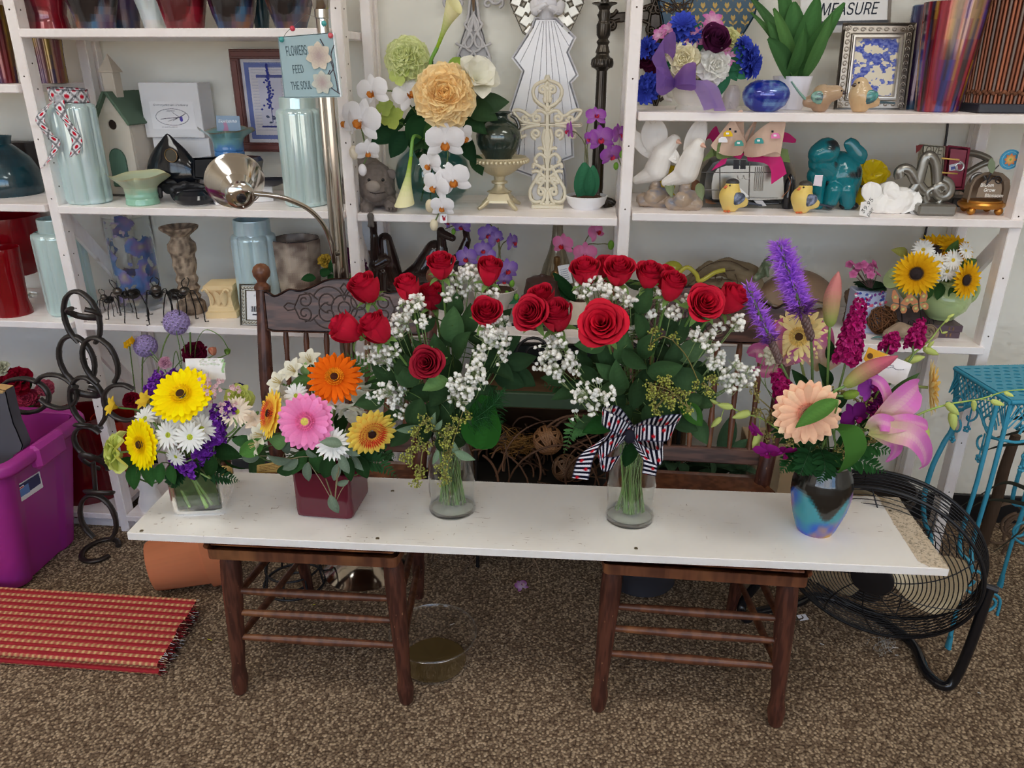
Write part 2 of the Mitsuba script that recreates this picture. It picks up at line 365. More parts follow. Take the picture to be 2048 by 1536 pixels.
def shelf_of(t,x0,x1,zl,zr=None,y0=FY-.012,y1=WALLY-.008):
 zr=zl if zr is None else zr
 m=box((x0,y0,-TH),(x1,y1,0),S(236,230,228),.002);m.v[:,2]+=zl+(zr-zl)*(m.v[:,0]-x0)/(x1-x0)
 part(t,'shelf',m,'white_paint')
Z=dict(LA=1.535,LB=1.082,LC=.738,MB=1.078,MC=.745,RA=1.343,RB=1.093,RC=.752,FA=1.40,FB=1.085,FC=.738,LD=.07,FD=.075)
u1=thing('shelving_unit','white wooden shelving unit cut off by the left edge, with red glass vases','shelving unit')
frame_of(u1,-1.508,-1.478,brace=((.66,.36),(1.04,.78)))
for z in('FA','FB','FC','FD'):shelf_of(u1,-2.45,-1.512 if z!='FA' else -1.512,Z[z])
shelf_of(u1,-2.45,-1.512,1.62)
u2=thing('shelving_unit','white wooden shelving bay holding the birdhouse, ribbed pale vases and ikebana pots','shelving unit')
for z in('LA','LB','LC'):shelf_of(u2,-1.474,-.652,Z[z])
shelf_of(u2,-1.474,-.652,Z['LD'])
frame_of(u2,-.648,-.618,brace=((1.02,.72),))
part(u2,'kick_board',box((-1.474,FY+.03,0),(-.652,FY+.045,Z['LD']-TH),S(230,224,222)),'white_paint');part(u1,'kick_board',box((-2.45,FY+.03,0),(-1.512,FY+.045,Z['FD']-TH),S(230,224,222)),'white_paint')
u3=thing('shelving_unit','white wooden shelving bay behind the roses, holding the angel plaque and ornate cross','shelving unit')
for z in('MB','MC'):shelf_of(u3,-.614,.088,Z[z])
frame_of(u3,.092,.122)
u4=thing('shelving_unit','white wooden shelving bay at the right, holding camper, birds and teal elephant','shelving unit')
shelf_of(u4,.126,1.6,Z['RA'],Z['RA']);shelf_of(u4,.126,1.104,Z['RB']);shelf_of(u4,.126,1.086,Z['RC'])
frame_of(u4,1.078,1.108,brace=((1.03,.8),))
# ---------------- chairs, bench board, floor things ----------------
def oak(p,n,uv):
 a=mikit.fbm(p.x*26,p.y*26,p.z*26,3);b=mikit.fbm(p.x*90,p.y*90,p.z*16,2);w=mikit.fbm(p.x*14+7,p.y*14,p.z*9,3)
 c=mikit.mix(K3(80,46,32),K3(106,64,42),mikit.smoothstep(.35,.7,a*.3+b*.7))
 return mikit.mix(c,K3(166,112,68),mikit.smoothstep(.6,.85,w)*.4)
def oak_leg(p,n,uv):
 b=mikit.fbm(p.x*120,p.y*120,p.z*14,3);w=mikit.noise(p.x*160,p.y*160,p.z*60)
 c=mikit.mix(K3(62,33,27),K3(88,50,38),mikit.smoothstep(.35,.7,b))
 return mikit.mix(c,K3(150,112,82),mikit.smoothstep(.9,.97,w)*.7)
scene['oak_leg']={'type':'twosided','b':{'type':'principled','base_color':mikit.proc(oak_leg),'roughness':.34,'specular':.5}}
scene['oak']={'type':'twosided','b':{'type':'principled','base_color':mikit.proc(oak),'roughness':.36,'specular':.5}}
def dark_oak(p,n,uv):
 b=mikit.fbm(p.x*16,p.y*90,p.z*90,3)
 return mikit.mix(K3(58,36,29),K3(92,60,48),mikit.smoothstep(.35,.7,b))
scene['dark_oak']={'type':'twosided','b':{'type':'principled','base_color':mikit.proc(dark_oak),'roughness':.34,'specular':.5}}
def swirl(cx,cz,r,a0,a1,k=.35,n=22):
 t=np.linspace(0,1,n);a=np.radians(a0+(a1-a0)*t);rr=r*(1-t*(1-k))
 return np.stack([cx+rr*np.cos(a),np.zeros(n),cz+rr*np.sin(a)],1)
def chair(label,x0,y0,rot_):
 t=thing('dining_chair',label,'chair',None);R=rz(rot_);p0=(x0,y0,0)
 W=lambda m:m.t(R,p0)
 seat=affinity.translate(Polygon([(-.205,0),(.205,0),(.21,.05),(.205,.30),(.17,.40),(-.17,.40),(-.205,.30),(-.21,.05)]).buffer(.012),0,0)
 part(t,'seat',W(extrude(seat,.032,bev=.008).t(None,(0,0,.421))),'oak')
 def leg(top,bot,prof):
  top,bot=np.array(top),np.array(bot);ax=top-bot;L=np.linalg.norm(ax)
  return lathe([(r,f*L) for f,r in prof],20).t(aim(ax),bot)
 lp=[(0,.0),(0.0,.0125),(.015,.0165),(.06,.019),(.1,.021),(.14,.0185),(.17,.016),(.5,.0205),(.8,.0245),(.9,.0235),(.97,.0165),(1,.014)]
 fl={}
 for s in(-1,1):
  top,bot=(s*.192,.05,.423),(s*.21,.022,0);fl[s]=(np.array(top),np.array(bot))
  part(t,'leg',W(leg(top,bot,lp)),'oak_leg')
 rl={}
 for s in(-1,1):
  pts=spline([(s*.165,.425,0),(s*.175,.40,.22),(s*.19,.385,.44),(s*.212,.42,.65),(s*.228,.505,.905)],8)
  rl[s]=pts
  part(t,'leg',W(tube(pts,np.interp(pts[:,2],[0,.1,.42,.5,.885],[.013,.018,.021,.02,.0165]),14)),'oak_leg')
  b=pts[-1];ax=nrm(pts[-1]-pts[-4])
  part(t,'finial',W(lathe([(0,-.004),(.019,-.004),(.021,.004),(.017,.012),(.011,.017),(.014,.024),(.0215,.034),(.0235,.045),(.02,.057),(.011,.065),(0,.067)],20).t(aim(ax),b)),'oak')
 for z in(.295,.235,.165):
  f=lambda s:fl[s][1]+(fl[s][0]-fl[s][1])*(z/.423)
  a,b=f(-1),f(1);q=np.linspace(0,1,9)[:,None]
  part(t,'rung',W(tube(a+(b-a)*q,[.007,.0085,.0095,.0105,.0115,.0105,.0095,.0085,.007],10)),'oak')
 for s in(-1,1):
  for zf,zb in((.27,.25),(.15,.13)):
   a=fl[s][1]+(fl[s][0]-fl[s][1])*(zf/.423);b=np.array([s*.172,.405,zb]);q=np.linspace(0,1,7)[:,None]
   part(t,'side_rung',W(tube(a+(b-a)*q,[.0065,.0085,.0095,.01,.0095,.0085,.0065],8)),'oak')
   # crest rail: wavy top, pressed ornament; its plane leans back
 lean=math.degrees(math.atan2(.08,.235));zb=.84
 half=[(0,.138),(.045,.134),(.085,.116),(.115,.105),(.145,.108),(.165,.098),(.185,.090),(.205,.100),(.216,.108),(.218,.0),]
 top=spline(np.array(half[:-2]),4);out=[(-x,z) for x,z in top[::-1]]+[tuple(q) for q in top]+[(.214,.1),(.206,.004),(.19,0),(-.19,0),(-.206,.004),(-.214,.1)]
 Rl=rx(90-lean*.75);base=np.array([0,.462,zb-.035])
 C=lambda m:W(m.t(Rl,base))
 crest=extrude(Polygon(out).buffer(0),.02,bev=.003).t(None,(0,0,-.01));part(t,'crest_rail',C(crest),'dark_oak')
 orn=[]
 for s in(-1,1):
  for q in(-1,1):
   orn+=[swirl(s*.042,.064+q*.016,.03,90*q+90-90*s,90*q+90-90*s+s*q*400,.2),swirl(s*.105,.064+q*.017,.021,90*q,90*q+s*q*430,.2),swirl(s*.042,.064+q*.012,.042,q*20 if s>0 else 180-q*20,q*170 if s>0 else 180-q*170,1)]
   orn+=[np.array([(s*.13,0,.064+q*.006),(s*.15,0,.064+q*.010),(s*.16,0,.064)]),np.array([(s*.07,0,.064+q*.02),(s*.09,0,.064+q*.036),(s*.118,0,.064+q*.03),(s*.132,0,.064)])]
 orn+=[swirl(0,.064,.034,0,360,1),swirl(0,.064,.016,0,360,1)]+[np.array([(0,0,.10),(s*.01,0,.115),(0,0,.128)]) for s in(-1,1)]
 om=cat([tube(np.c_[o[:,0],o[:,2],np.full(len(o),.0096)],.0021,5,S(44,26,20),caps=False,flat=1) for o in orn])
 part(t,'pressed_ornament',C(om),'satin')
 lo=np.array([0,.405,.492])
 part(t,'back_rail',W(box((-.195,-.009,0),(.195,.009,.042),bev=.003).t(rx(-8),lo)),'dark_oak')
 for i in range(7):
  x=-.165+.055*i
  a,b=np.array([x*.93,.408,.53]),np.array([x,.474,.81]);q=np.linspace(0,1,9)[:,None]
  part(t,'spindle',W(tube(a+(b-a)*q,[.0055,.007,.0085,.006,.0072,.0075,.006,.008,.0055],8)),'oak')
 return t
chair('dark oak pressed-back chair under the left half of the white bench board',-.600,1.398,1)
chair('dark oak pressed-back chair under the right half of the white bench board',.288,1.42,-1)
# the white board laid over both chair seats
BZ=.4755
bt=thing('bench_board','long white laminate board laid across two chairs, bare chipboard at its right end','board')
BO=np.array([-1.0,1.388,0]);BR=rz(1.2);BL,BD=1.793,.292
part(bt,'panel',box((0,0,0),(BL,BD,.0195),S(232,229,224),.0012).t(BR,BO+[0,0,BZ-.02]),'board_white')
def board_fn(p,n,uv):
 k=mikit.noise(p.x*140,p.y*140,3.0);m=mikit.fbm(p.x*9,p.y*9,1.0,3);s=mikit.noise(p.x*30,p.y*300,2.0)
 c=mikit.mix(K3(234,231,225),K3(214,206,194),mikit.smoothstep(.52,.85,m)*.3)
 c=mikit.mix(c,K3(140,120,100),mikit.smoothstep(.925,.96,k)*mikit.smoothstep(.5,.65,m)*.6)
 return mikit.mix(c,K3(170,160,150),mikit.smoothstep(.9,.96,s)*mikit.smoothstep(.55,.7,m)*.5)
scene['board_white']={'type':'twosided','b':{'type':'principled','base_color':mikit.proc(board_fn),'roughness':.3,'specular':.45}}
raw=Polygon([tuple(at(u,v,z=BZ)[:2]) for u,v in [(1757,993),(1797,995),(1899,1138),(1858,1133),(1836,1122),(1822,1100),(1798,1062),(1772,1020)]])
rm=extrude(raw,.0008,S(205,190,168)).t(None,(0,0,BZ-.0004))
gv=[tuple(at(u,v,z=BZ)[:2]) for u,v in [(1757,993),(1797,995),(1899,1138),(1858,1133),(1836,1122),(1822,1100),(1798,1062),(1772,1020)]]
pts=np.array([(x,y) for x in np.arange(raw.bounds[0],raw.bounds[2],.003) for y in np.arange(raw.bounds[1],raw.bounds[3],.003)])
rng=np.random.default_rng(5);chips=[]
for x,y in pts:
 if raw.contains(Point(x,y)) and rng.random()<.35:
  s=.0025+.003*rng.random();a=rng.random()*3;g=.55+.55*rng.random()
  chips.append(M(np.array([[s,0,0],[0,s*.5,.0004],[-s,0,0],[0,-s*.5,.0003]]),[[0,1,2],[0,2,3]],S(200,184,160)*g).t(rz(math.degrees(a)),(x,y,BZ+.0005)))
part(bt,'bare_chipboard',cat([rm]+chips),'matte','rough beige chipboard where the laminate is torn off')
for u,v in((785,982),(755,1077),(1272,1097),(1243,1003),(283,1062),(1780,1022)):
 part(bt,'screw',lathe([(0,0),(.0045,0),(.004,.0012),(.0022,.0014),(0,.0006)],10,S(150,135,110)).t(None,at(u,v,z=BZ)),'metal')
 # folded striped rug: one long sheet folded over itself, ribs across
rt=thing('rug','red and straw striped woven rug folded flat on the carpet at the lower left','rug')
path=[];th=.0125
yf,yb=1.452,1.695
def arc(yc,zc,r,a0,a1,n=8):return [(yc+r*math.cos(math.radians(a)),zc+r*math.sin(math.radians(a))) for a in np.linspace(a0,a1,n)]
path=[(yb,.006),(yf,.006)]+arc(yf,.006+th/2,th/2,270,90)+[(yb-.03,.006+th)]+arc(yb-.03,.006+th*1.5,th/2,-90,90)+[(yf,.006+2*th)]+arc(yf,.006+2.5*th,th/2,270,90)+[(yb,.008+3*th)]
path=np.array(path);d=np.r_[0,np.cumsum(np.linalg.norm(np.diff(path,axis=0),axis=1))]
ns=460;s_=np.linspace(0,d[-1],ns);py,pz=np.interp(s_,d,path[:,0]),np.interp(s_,d,path[:,1])
tn=np.stack([np.gradient(py),np.gradient(pz)],1);tn/=np.linalg.norm(tn,axis=1,keepdims=True);nn=np.stack([-tn[:,1],tn[:,0]],1)
rib=.0026*np.abs(np.sin(s_/.0125*PI))+.0006*np.sin(s_*600)
nx=190;X=np.linspace(-2.05,-1.035,nx)
Y=py+nn[:,0]*(rib);Zz=pz+nn[:,1]*rib
wob=.006*(meshkit.fbm(np.c_[s_*14,s_*0,s_*0],2)-.5)*2
P=np.stack([np.broadcast_to(X,(ns,nx))+(wob+.02*(py-1.43)/.26*-1)[:,None]*np.linspace(0,1,nx),np.broadcast_to(Y[:,None],(ns,nx)),np.broadcast_to(Zz[:,None],(ns,nx))],-1)
strp=(np.floor(s_/.0125)%2)[:,None];xs=np.arange(nx)[None,:];rr=np.random.default_rng(2)
dash=((xs+np.floor(s_/.025)[:,None].astype(int)*1)%3!=0)
cl=np.where((strp>.5)[...,None]&dash[...,None],S(206,168,118),S(160,40,48));cl=cl*(.82+.36*rr.random((ns,nx,1)))
P2=P-np.stack([np.zeros((ns,nx)),np.broadcast_to((nn[:,0]*.005)[:,None],(ns,nx)),np.broadcast_to((nn[:,1]*.005)[:,None],(ns,nx))],-1)
rim=np.stack([P[:,-1],P2[:,-1]],1)
part(rt,'weave',cat([grid(P,cl),grid(P2[::4,::6],cl[::4,::6]),grid(rim,np.broadcast_to(S(120,26,32),(ns,2,3)))]),'matte')
fr_=[]
for i in range(0,ns,3):
 a=P[i,-1];L=.006+.01*rr.random();fr_.append(tube([a,a+np.array([L,rr.normal()*.003,-.003*rr.random()])],.0011,4,[S(150,38,44),S(206,180,150),S(200,200,200),S(70,30,30)][rr.integers(4)],caps=False))
part(rt,'fringe',cat(fr_),'matte','ragged cut end with loose threads')
# magenta tote with a grey panel in it
tt=thing('storage_tote','magenta plastic storage tote with rolled rim on the carpet at the left','tote')
ty0,ty1,tz=1.735,2.02,.44
def rrect(x0,x1,y0,y1,r):return box_poly(x0,x1,y0,y1).buffer(-r).buffer(r,quad_segs=5)
def box_poly(x0,x1,y0,y1):return Polygon([(x0,y0),(x1,y0),(x1,y1),(x0,y1)])
def ring_pts(g,n=72):
 L=g.exterior.length;return np.array([g.exterior.interpolate(L*i/n).coords[0] for i in range(n)])
def loft(rings,c,closed=True):return grid(np.array(rings),c,closed)
MAG=S(158,44,132)
def tote_ring(f,inset=0):
 x1=-1.625+.075*f-inset;x0=-2.30-.07*f+inset;y0=ty0-.035*f+inset;y1=ty1+.03*f-inset
 q=ring_pts(rrect(x0,x1,y0,y1,.04),160).copy()
 # upright ribs pressed into the right side
 s=(q[:,1]-y0)/(y1-y0);onx=q[:,0]>x1-.03
 q[:,0]-=np.where(onx&(s>.2)&(s<.72),.008,0)
 return q
rings=[np.c_[tote_ring(f),np.full(160,f*tz)] for f in(0.0,.02,.25,.5,.75,.9,1.0)];rings[0]=np.c_[tote_ring(0,.012),np.full(160,0.0)]
inn=[np.c_[tote_ring(f,.005),np.full(160,max(f*tz,.01))] for f in(1.0,.6,.02)]
bm=loft(rings+inn,MAG);v,f=trimesh.creation.triangulate_polygon(Polygon(tote_ring(0,.02)),engine='earcut')
part(tt,'tub',bm+M(np.c_[v,np.full(len(v),.008)],f,MAG),'satin')
rp=ring_pts(rrect(-2.39,-1.535,ty0-.05,ty1+.045,.05),120)
prof=[(0,-.028),(.012,-.03),(.016,-.02),(.016,-.004),(.01,.006),(-.012,.006),(-.018,-.002),(-.014,-.012),(0,-.012)]
cen=rp.mean(0);nv_=np.roll(rp,-1,0)-np.roll(rp,1,0);nv_=np.stack([nv_[:,1],-nv_[:,0]],1);nv_/=np.linalg.norm(nv_,axis=1,keepdims=True);nv_*=np.sign(((rp-cen)*nv_).sum(1,keepdims=True))
part(tt,'rim',loft([np.c_[rp+nv_*a,np.full(120,tz+b)] for a,b in prof],S(166,52,140)),'satin')
part(tt,'handle',box((-1.548,1.80,tz-.062),(-1.512,1.93,tz+.012),S(166,52,140),.012),'satin')
st=[at(u,v,x=-1.583) for u,v in((24,978),(79,943),(86,972),(33,1010))]
def on_tote(pl,off):
 return M(np.array(pl)+[off,0,0],[[0,1,2],[0,2,3]])
def xs_(P):P=np.array(P);P[0]=-1.625+.075*P[2]/tz;return P
def tq(px,off,c):
 out=[]
 for u,v in px:
  x=-1.60
  for _ in range(4):P=at(u,v,x=x);x=-1.625+.075*P[2]/tz-.008
  P[0]=x+off;out.append(P)
 return M(np.array(out),[[0,1,2],[0,2,3]] if len(out)==4 else [[0,i,i+1] for i in range(1,len(out)-1)],c)
k=part(tt,'sticker',cat([tq([(23,977),(78,942),(86,974),(33,1010)],.0012,S(238,238,240)),tq([(27,977),(76,946),(81,966),(33,1000)],.0018,S(34,36,92)),tq([(29,983),(55,966),(59,983),(33,999)],.0024,S(92,134,200)),tq([(31,979),(45,969),(47,973),(33,983)],.003,S(235,235,240)),tq([(33,979),(44,971.5),(45.5,973),(34,981)],.0036,S(190,40,60))]),'satin','blue and white printed sticker with a small red oval')
gp=thing('foam_panel','charcoal grey panel with jagged right edge standing inside the magenta tote','panel')
go=[(-60,905),(-60,770),(5,774),(28,772),(32,790),(34,800),(37,812),(40,822),(44,838),(50,850),(57,868),(62,880),(58,893),(30,915),(0,935)]
yp=1.84
part(gp,'slab',plate([(u,v) for u,v in go],yp,.035,S(84,83,90),.002),'matte')
part(gp,'top_edge',cat([plate([(-60,764),(8,768),(27,771),(24,776),(4,778),(-60,774)],yp-.001,.035,S(196,158,104),.001)]),'matte','pale wood strip along the top')
# overturned terracotta pot
pt=thing('flower_pot','terracotta flower pot lying on its side under the left end of the board','flower pot')
TC=S(186,112,76)
a=at(322,1128,z=.075);
ax=nrm(np.array([.88,.38,.0]));
prof=[(0,0),(.066,0),(.069,.004),(.093,.125),(.094,.13),(.104,.131),(.107,.17),(.101,.172),(.097,.17),(.09,.12),(.064,.012),(0,.010)]
Rp=aim(ax);pos=np.array([-1.235,1.79,.078])
tilt=aim(nrm(np.array([.86,.42,.13])))
part(pt,'body',lathe([(a*1.08,b*1.18) for a,b in prof],40,TC).dirt(.18,30,3).t(tilt,pos),'matte')
# clear plastic dish
cd=thing('plastic_saucer','clear ribbed plastic plant saucer on the carpet beside the left chair leg','saucer')
P0=at(865,1362,z=0);cx,cy=at(868,1310,z=0.02)[:2]
pr_=[(0,.003),(.085,.003),(.092,.006)]+[(.0935+.0145*i/7+(.0012 if i%2 else 0),.012+.076*i/7) for i in range(8)]+[(.112,.094),(.1135,.0945),(.1105,.09)]
part(cd,'dish',lathe(pr_,56).t(None,(cx,cy,.001)),'pane','clear ribbed plastic')
part(cd,'lip',tube([(cx+.112*math.cos(a),cy+.112*math.sin(a),.095) for a in np.linspace(0,2*PI,57)[:-1]],.0018,6,closed=True),'glass')
part(cd,'soil',lathe([(.083,.0055),(.08,.0075),(0,.0085)],40,S(92,74,40)).jit(.002,60,2).dirt(.5,90,4).t(None,(cx,cy,0)),'matte','thin layer of brown dirt')
# floor lamp
fl_=thing('floor_lamp','brushed steel floor lamp with gooseneck reading head standing before the shelves','floor lamp')
LX,LY=-.632,1.955
ST=S(196,190,182)
part(fl_,'base',lathe([(0,0),(.125,0),(.127,.004),(.118,.012),(.085,.045),(.05,.056),(.02,.062),(0,.063)],48,ST).t(None,(LX-.01,LY,0)),'chrome')
part(fl_,'pole',lathe([(.0145,.06),(.0145,.9),(.016,.902),(.016,.915),(.0145,.917),(.0145,1.55),(.0165,1.552),(.0165,1.57),(.012,1.575)],24,S(205,200,192)).t(None,(LX,LY,0)),'chrome')
part(fl_,'pole',tube([(LX-.022,LY+.006,.06),(LX-.022,LY+.006,1.5)],.007,10,S(200,196,190)),'chrome')
# openwork metal torch cup at the top
cup=lathe([(.013,1.565),(.02,1.575),(.024,1.60),(.026,1.62)],24,ST).t(None,(LX,LY,0))
part(fl_,'cup',cup,'chrome')
for i in range(9):
 a=2*PI*i/9;q=[(LX+r*math.cos(a+b),LY+r*math.sin(a+b),z) for r,b,z in((.024,0,1.61),(.04,.2,1.66),(.055,.5,1.72),(.075,.8,1.80))]
 part(fl_,'cup_rib',tube(q,[.0035,.005,.006,.007],6,ST,smooth=4,flat=.5),'chrome')
nk=[((668,524),1.935),((666,505),1.92),((660,480),1.905),((646,448),1.89),((618,419),1.87),((580,400),1.845),((545,391),1.825),((508,387),1.81)]
part(fl_,'gooseneck',tube([at(u,v,y=y) for(u,v),y in nk],.0062,10,ST,smooth=6),'chrome')
part(fl_,'clamp',tube([at(668,508,y=1.93),at(682,506,y=1.95)],.006,8,S(120,116,110)),'metal')
hc=at(482,394,y=1.79);hd=nrm(at(468,358,y=1.875)-hc)
hp=[(0,-.004),(.012,-.006),(.024,-.004),(.033,.004),(.034,.016),(.026,.022),(.03,.03),(.05,.062),(.068,.088),(.0715,.092),(.069,.09),(.045,.05),(.02,.03),(0,.03)]
part(fl_,'reading_shade',lathe(hp,48,S(214,208,200)).t(aim(hd),hc),'chrome')
part(fl_,'switch',lathe([(0,-.014),(.009,-.013),(.0115,-.008),(.0115,-.002)],16,S(28,28,34)).t(aim(hd),hc),'gloss','round black switch button')
for i in range(3):
 a=2*PI*i/3+.4;part(fl_,'screw',ball(.0026,S(235,235,235),5).t(aim(hd),hc+aim(hd)@np.array([.024*math.cos(a),.024*math.sin(a),-.004])),'chrome')
 # horseshoe cross
hx=thing('horseshoe_cross','tall garden cross welded from grey steel horseshoes left of the bouquets','cross')
HY=1.90
def shoe(u,v,w,h,ang,y=HY,gap=38,dy=0.0,tiltx=0,col_=(74,70,68)):
 """a horseshoe whose centre shows at (u, v), w x h px, open towards ang (0 right, 90 up) degrees"""
 a=np.radians(np.linspace(gap,360-gap,22)+ang);k=pxm(u,v,y)
 q=np.stack([np.cos(np.radians(np.linspace(gap,360-gap,22))),np.sin(np.radians(np.linspace(gap,360-gap,22)))],1)*[h/2*k*1.16,w/2*k*1.1]
 q[0,0]*=1.12;q[-1,0]*=1.12;q[0,1]*=.8;q[-1,1]*=.8
 R2=np.array([[math.cos(math.radians(ang)),-math.sin(math.radians(ang))],[math.sin(math.radians(ang)),math.cos(math.radians(ang))]]);q=q@R2.T
 P=np.stack([q[:,0],np.zeros(22),q[:,1]],1)@rx(tiltx).T+at(u,v,y=y)+[0,dy,0]
 m=tube(P,.0102,8,S(*col_),smooth=3,flat=.62).jit(.0012,90,int(u)).dirt(.35,60,int(v))
 part(hx,'horseshoe',m,'steel')
 nl=cat([ball(.0017,S(20,18,18),4).t(None,P[i]+[0,-.0062,0]) for i in(3,5,7,14,16,18)]);part(hx,'nail_hole',nl,'matte',kind='stuff')
scene['steel']=pr(roughness=.38,metallic=.75)
shoe(164,638,62,92,270);shoe(152,722,62,84,268,dy=.004);shoe(203,722,60,82,275,dy=-.006)
shoe(176,805,62,88,268);shoe(168,626,50,38,90,tiltx=50);shoe(112,783,62,70,180);shoe(45,793,62,86,190,dy=.006);shoe(248,804,66,66,20,dy=-.004)
shoe(177,852,50,26,0,tiltx=60);shoe(180,885,60,52,10);shoe(190,925,34,62,270,tiltx=40);shoe(173,782,44,30,90,tiltx=40)
part(hx,'upright',wire([(186,925),(189,955),(192,992)],HY,.009,8,S(74,70,68),0,flat=.7),'steel')
shoe(198,985,44,24,270,tiltx=60);shoe(198,1035,62,86,268,dy=-.004)
b0=at(200,1098,z=.012);k=pxm(200,1098,b0[1])
aa=np.radians(np.linspace(25,335,22));Pb=np.stack([.05*np.cos(aa)+b0[0],.062*np.sin(aa)+b0[1],np.full(22,.0085)],1)
part(hx,'horseshoe',tube(Pb,.009,8,S(66,58,54),smooth=3,flat=.7).jit(.001,90,4),'steel')
# fan
fn=thing('floor_fan','black round floor fan with metal blades behind the right end of the board','fan')
FC=np.array([.785,1.735,.292]);FR=facing(-27,-9);RF=.234
BK=S(18,19,24)
def fdome(r,dep,s):return s*dep*(1-(r/RF)**2)**.6+s*.035
def fr_ring(r,d,rad,n=56,c=BK,sides=4):
 a=np.linspace(0,2*PI,n+1)[:-1];return tube(np.stack([r*np.cos(a),r*np.sin(a),np.full(n,d)],1),rad,sides,c,closed=True)
def fw_(m):return m.t(FR,FC)
for s,nm_,dep in((1,'front_guard',.055),(-1,'rear_guard',.05)):
 rg=[fr_ring(r,fdome(r,dep,s),.0012) for r in np.linspace(.055,RF-.004,20 if s>0 else 12)]
 for i in range(10 if s>0 else 8):
  a0=2*PI*i/(10 if s>0 else 8)
  q=np.array([[r*math.cos(a0+.5*r/RF*s),r*math.sin(a0+.5*r/RF*s),fdome(r,dep,s)+.0015*s] for r in np.linspace(.04,RF,9)]);rg.append(tube(q,.0016,4,BK,caps=False))
 part(fn,nm_,fw_(cat(rg)),'satin')
part(fn,'rim',fw_(cat([fr_ring(RF,d,.0045,72,BK,8) for d in(-.036,.036)]+[fr_ring(RF+.002,d,.0016,72,BK,4) for d in(-.024,-.012,0,.012,.024)])),'satin')
part(fn,'badge',fw_(lathe([(.05,.086),(.05,.094),(.044,.098),(0,.1)],32,BK)),'satin')
part(fn,'motor',fw_(lathe([(0,-.13),(.05,-.125),(.062,-.11),(.062,-.05),(.03,-.035),(.03,.01),(.024,.03),(0,.032)],32,S(26,27,32))),'satin')
for i in range(3):
 a0=math.radians(-24+120*i);g=[]
 for r in np.linspace(.03,.204,12):
  w=np.interp(r,[.03,.07,.15,.19,.204],[.35,.55,.56,.44,.24]);
  g.append([[r*math.cos(a0+w*t+.25*(r/.204)),r*math.sin(a0+w*t+.25*(r/.204)),.022*t*(-1)+.006*t*t] for t in np.linspace(-1,1,9)])
 part(fn,'blade',fw_(grid(np.array(g),S(214,196,158))),'blade')
scene['blade']=pr(roughness=.4,metallic=.55)
pv={s:FC+FR@np.array([s*(RF+.012),0,0]) for s in(-1,1)}
for s in(-1,1):
 part(fn,'pivot',tube([FC+FR@np.array([s*(RF-.005),0,0]),FC+FR@np.array([s*(RF+.03),0,0])],.009,10,S(40,40,46)),'satin')
rf,rb,lf,lb=at(1888,1372,z=.012),at(1822,1285,z=.012),at(1492,1238,z=.012),at(1590,1207,z=.012)
mid=(rb+lb)/2+np.array([0,.09,0])
tubep=[pv[1],pv[1]*.5+rf*.5+[0.012,-.005,0],rf+[.022,.0,.03],rf,rf+[-.025,.045,0],rb,(rb*.55+mid*.45)+[0,.03,0],mid,(lb*.55+mid*.45)+[0,.03,0],lb,lf+[.04,0.035,0],lf,lf+[-.008,.03,.03],pv[-1]*.5+lf*.5,pv[-1]]
part(fn,'stand',tube(tubep,.0125,12,BK,smooth=6),'gloss')
# blue metal plant stand
ps=thing('plant_stand','turquoise metal plant stand with lattice top and scroll legs at the right edge','plant stand')
BLU=S(52,140,168)
zt=.72;A=at(1911,732,z=zt)[:2];B=at(2023,800,z=zt)[:2];e=B-A;dpt=np.linalg.norm(e);e/=dpt;g_=np.array([-e[1],e[0]]);wid=.30
def pw(a,b,z):q=A+e*a+g_*b;return np.array([q[0],q[1],z])
loc_=np.array([[e[0],g_[0],0],[e[1],g_[1],0],[0,0,1.0]])
slots=[Point(.02+.022*i,.02+.026*j+(.013 if i%2 else 0)) for i in range(int((dpt-.03)/.022)+1) for j in range(int((wid-.03)/.026))]
top=box_poly(0,dpt,0,wid).difference(unary_union([affinity.scale(q.buffer(.0085,quad_segs=3),.55,1.0) for q in slots]))
part(ps,'top',extrude(top,.004,BLU,.0005).t(loc_,(A[0],A[1],zt-.004)),'satin','pierced lattice top')
def apron(p0,p1,n=4):
 """scrollwork panel hanging below the edge p0-p1"""
 p0,p1=np.array(p0),np.array(p1);L=np.linalg.norm(p1-p0);ex=(p1-p0)/L;o=[]
 f=lambda x,z:p0+ex*x+np.array([0,0,z])
 o.append(tube([f(0,-.001),f(L,-.001)],.006,6,BLU));o.append(tube([f(0.0,-.1),f(L*.2,-.105),f(L*.5,-.06),f(L*.8,-.105),f(L,-.1)],.004,6,BLU,smooth=6))
 for x in np.arange(.012,L,.016):o.append(tube([f(x,0),f(min(L,x+.05),-.07)],.0022,4,BLU));o.append(tube([f(x,0),f(max(0,x-.05),-.07)],.0022,4,BLU))
 for sx in(0,1):
  c=L*.25 if sx==0 else L*.75
  o.append(tube([f(c+(.032-.0018*i)*math.cos(i*.35)*(1 if sx else -1),-.085+(.032-.0018*i)*math.sin(i*.35)) for i in range(15)],.0032,5,BLU))
  o.append(tube([f(c+(.024-.0014*i)*math.cos(i*.35+2)*(1 if sx else -1),-.142+(.024-.0014*i)*math.sin(i*.35+2)) for i in range(14)],.003,5,BLU))
  for q in range(5):o.append(ball(.0045,BLU,5).t(None,f(c+.007*math.cos(q*1.257),-.18+.007*math.sin(q*1.257))))
  o.append(tube([f(c,-.11),f(c,-.175)],.0022,5,BLU))
 return cat(o)
for a,b in(((0,0),(dpt,0)),((dpt,0),(dpt,wid)),((0,0),(0,wid))):
 part(ps,'apron',apron(pw(*a,zt-.006),pw(*b,zt-.006)),'satin','openwork scroll and lattice skirt')
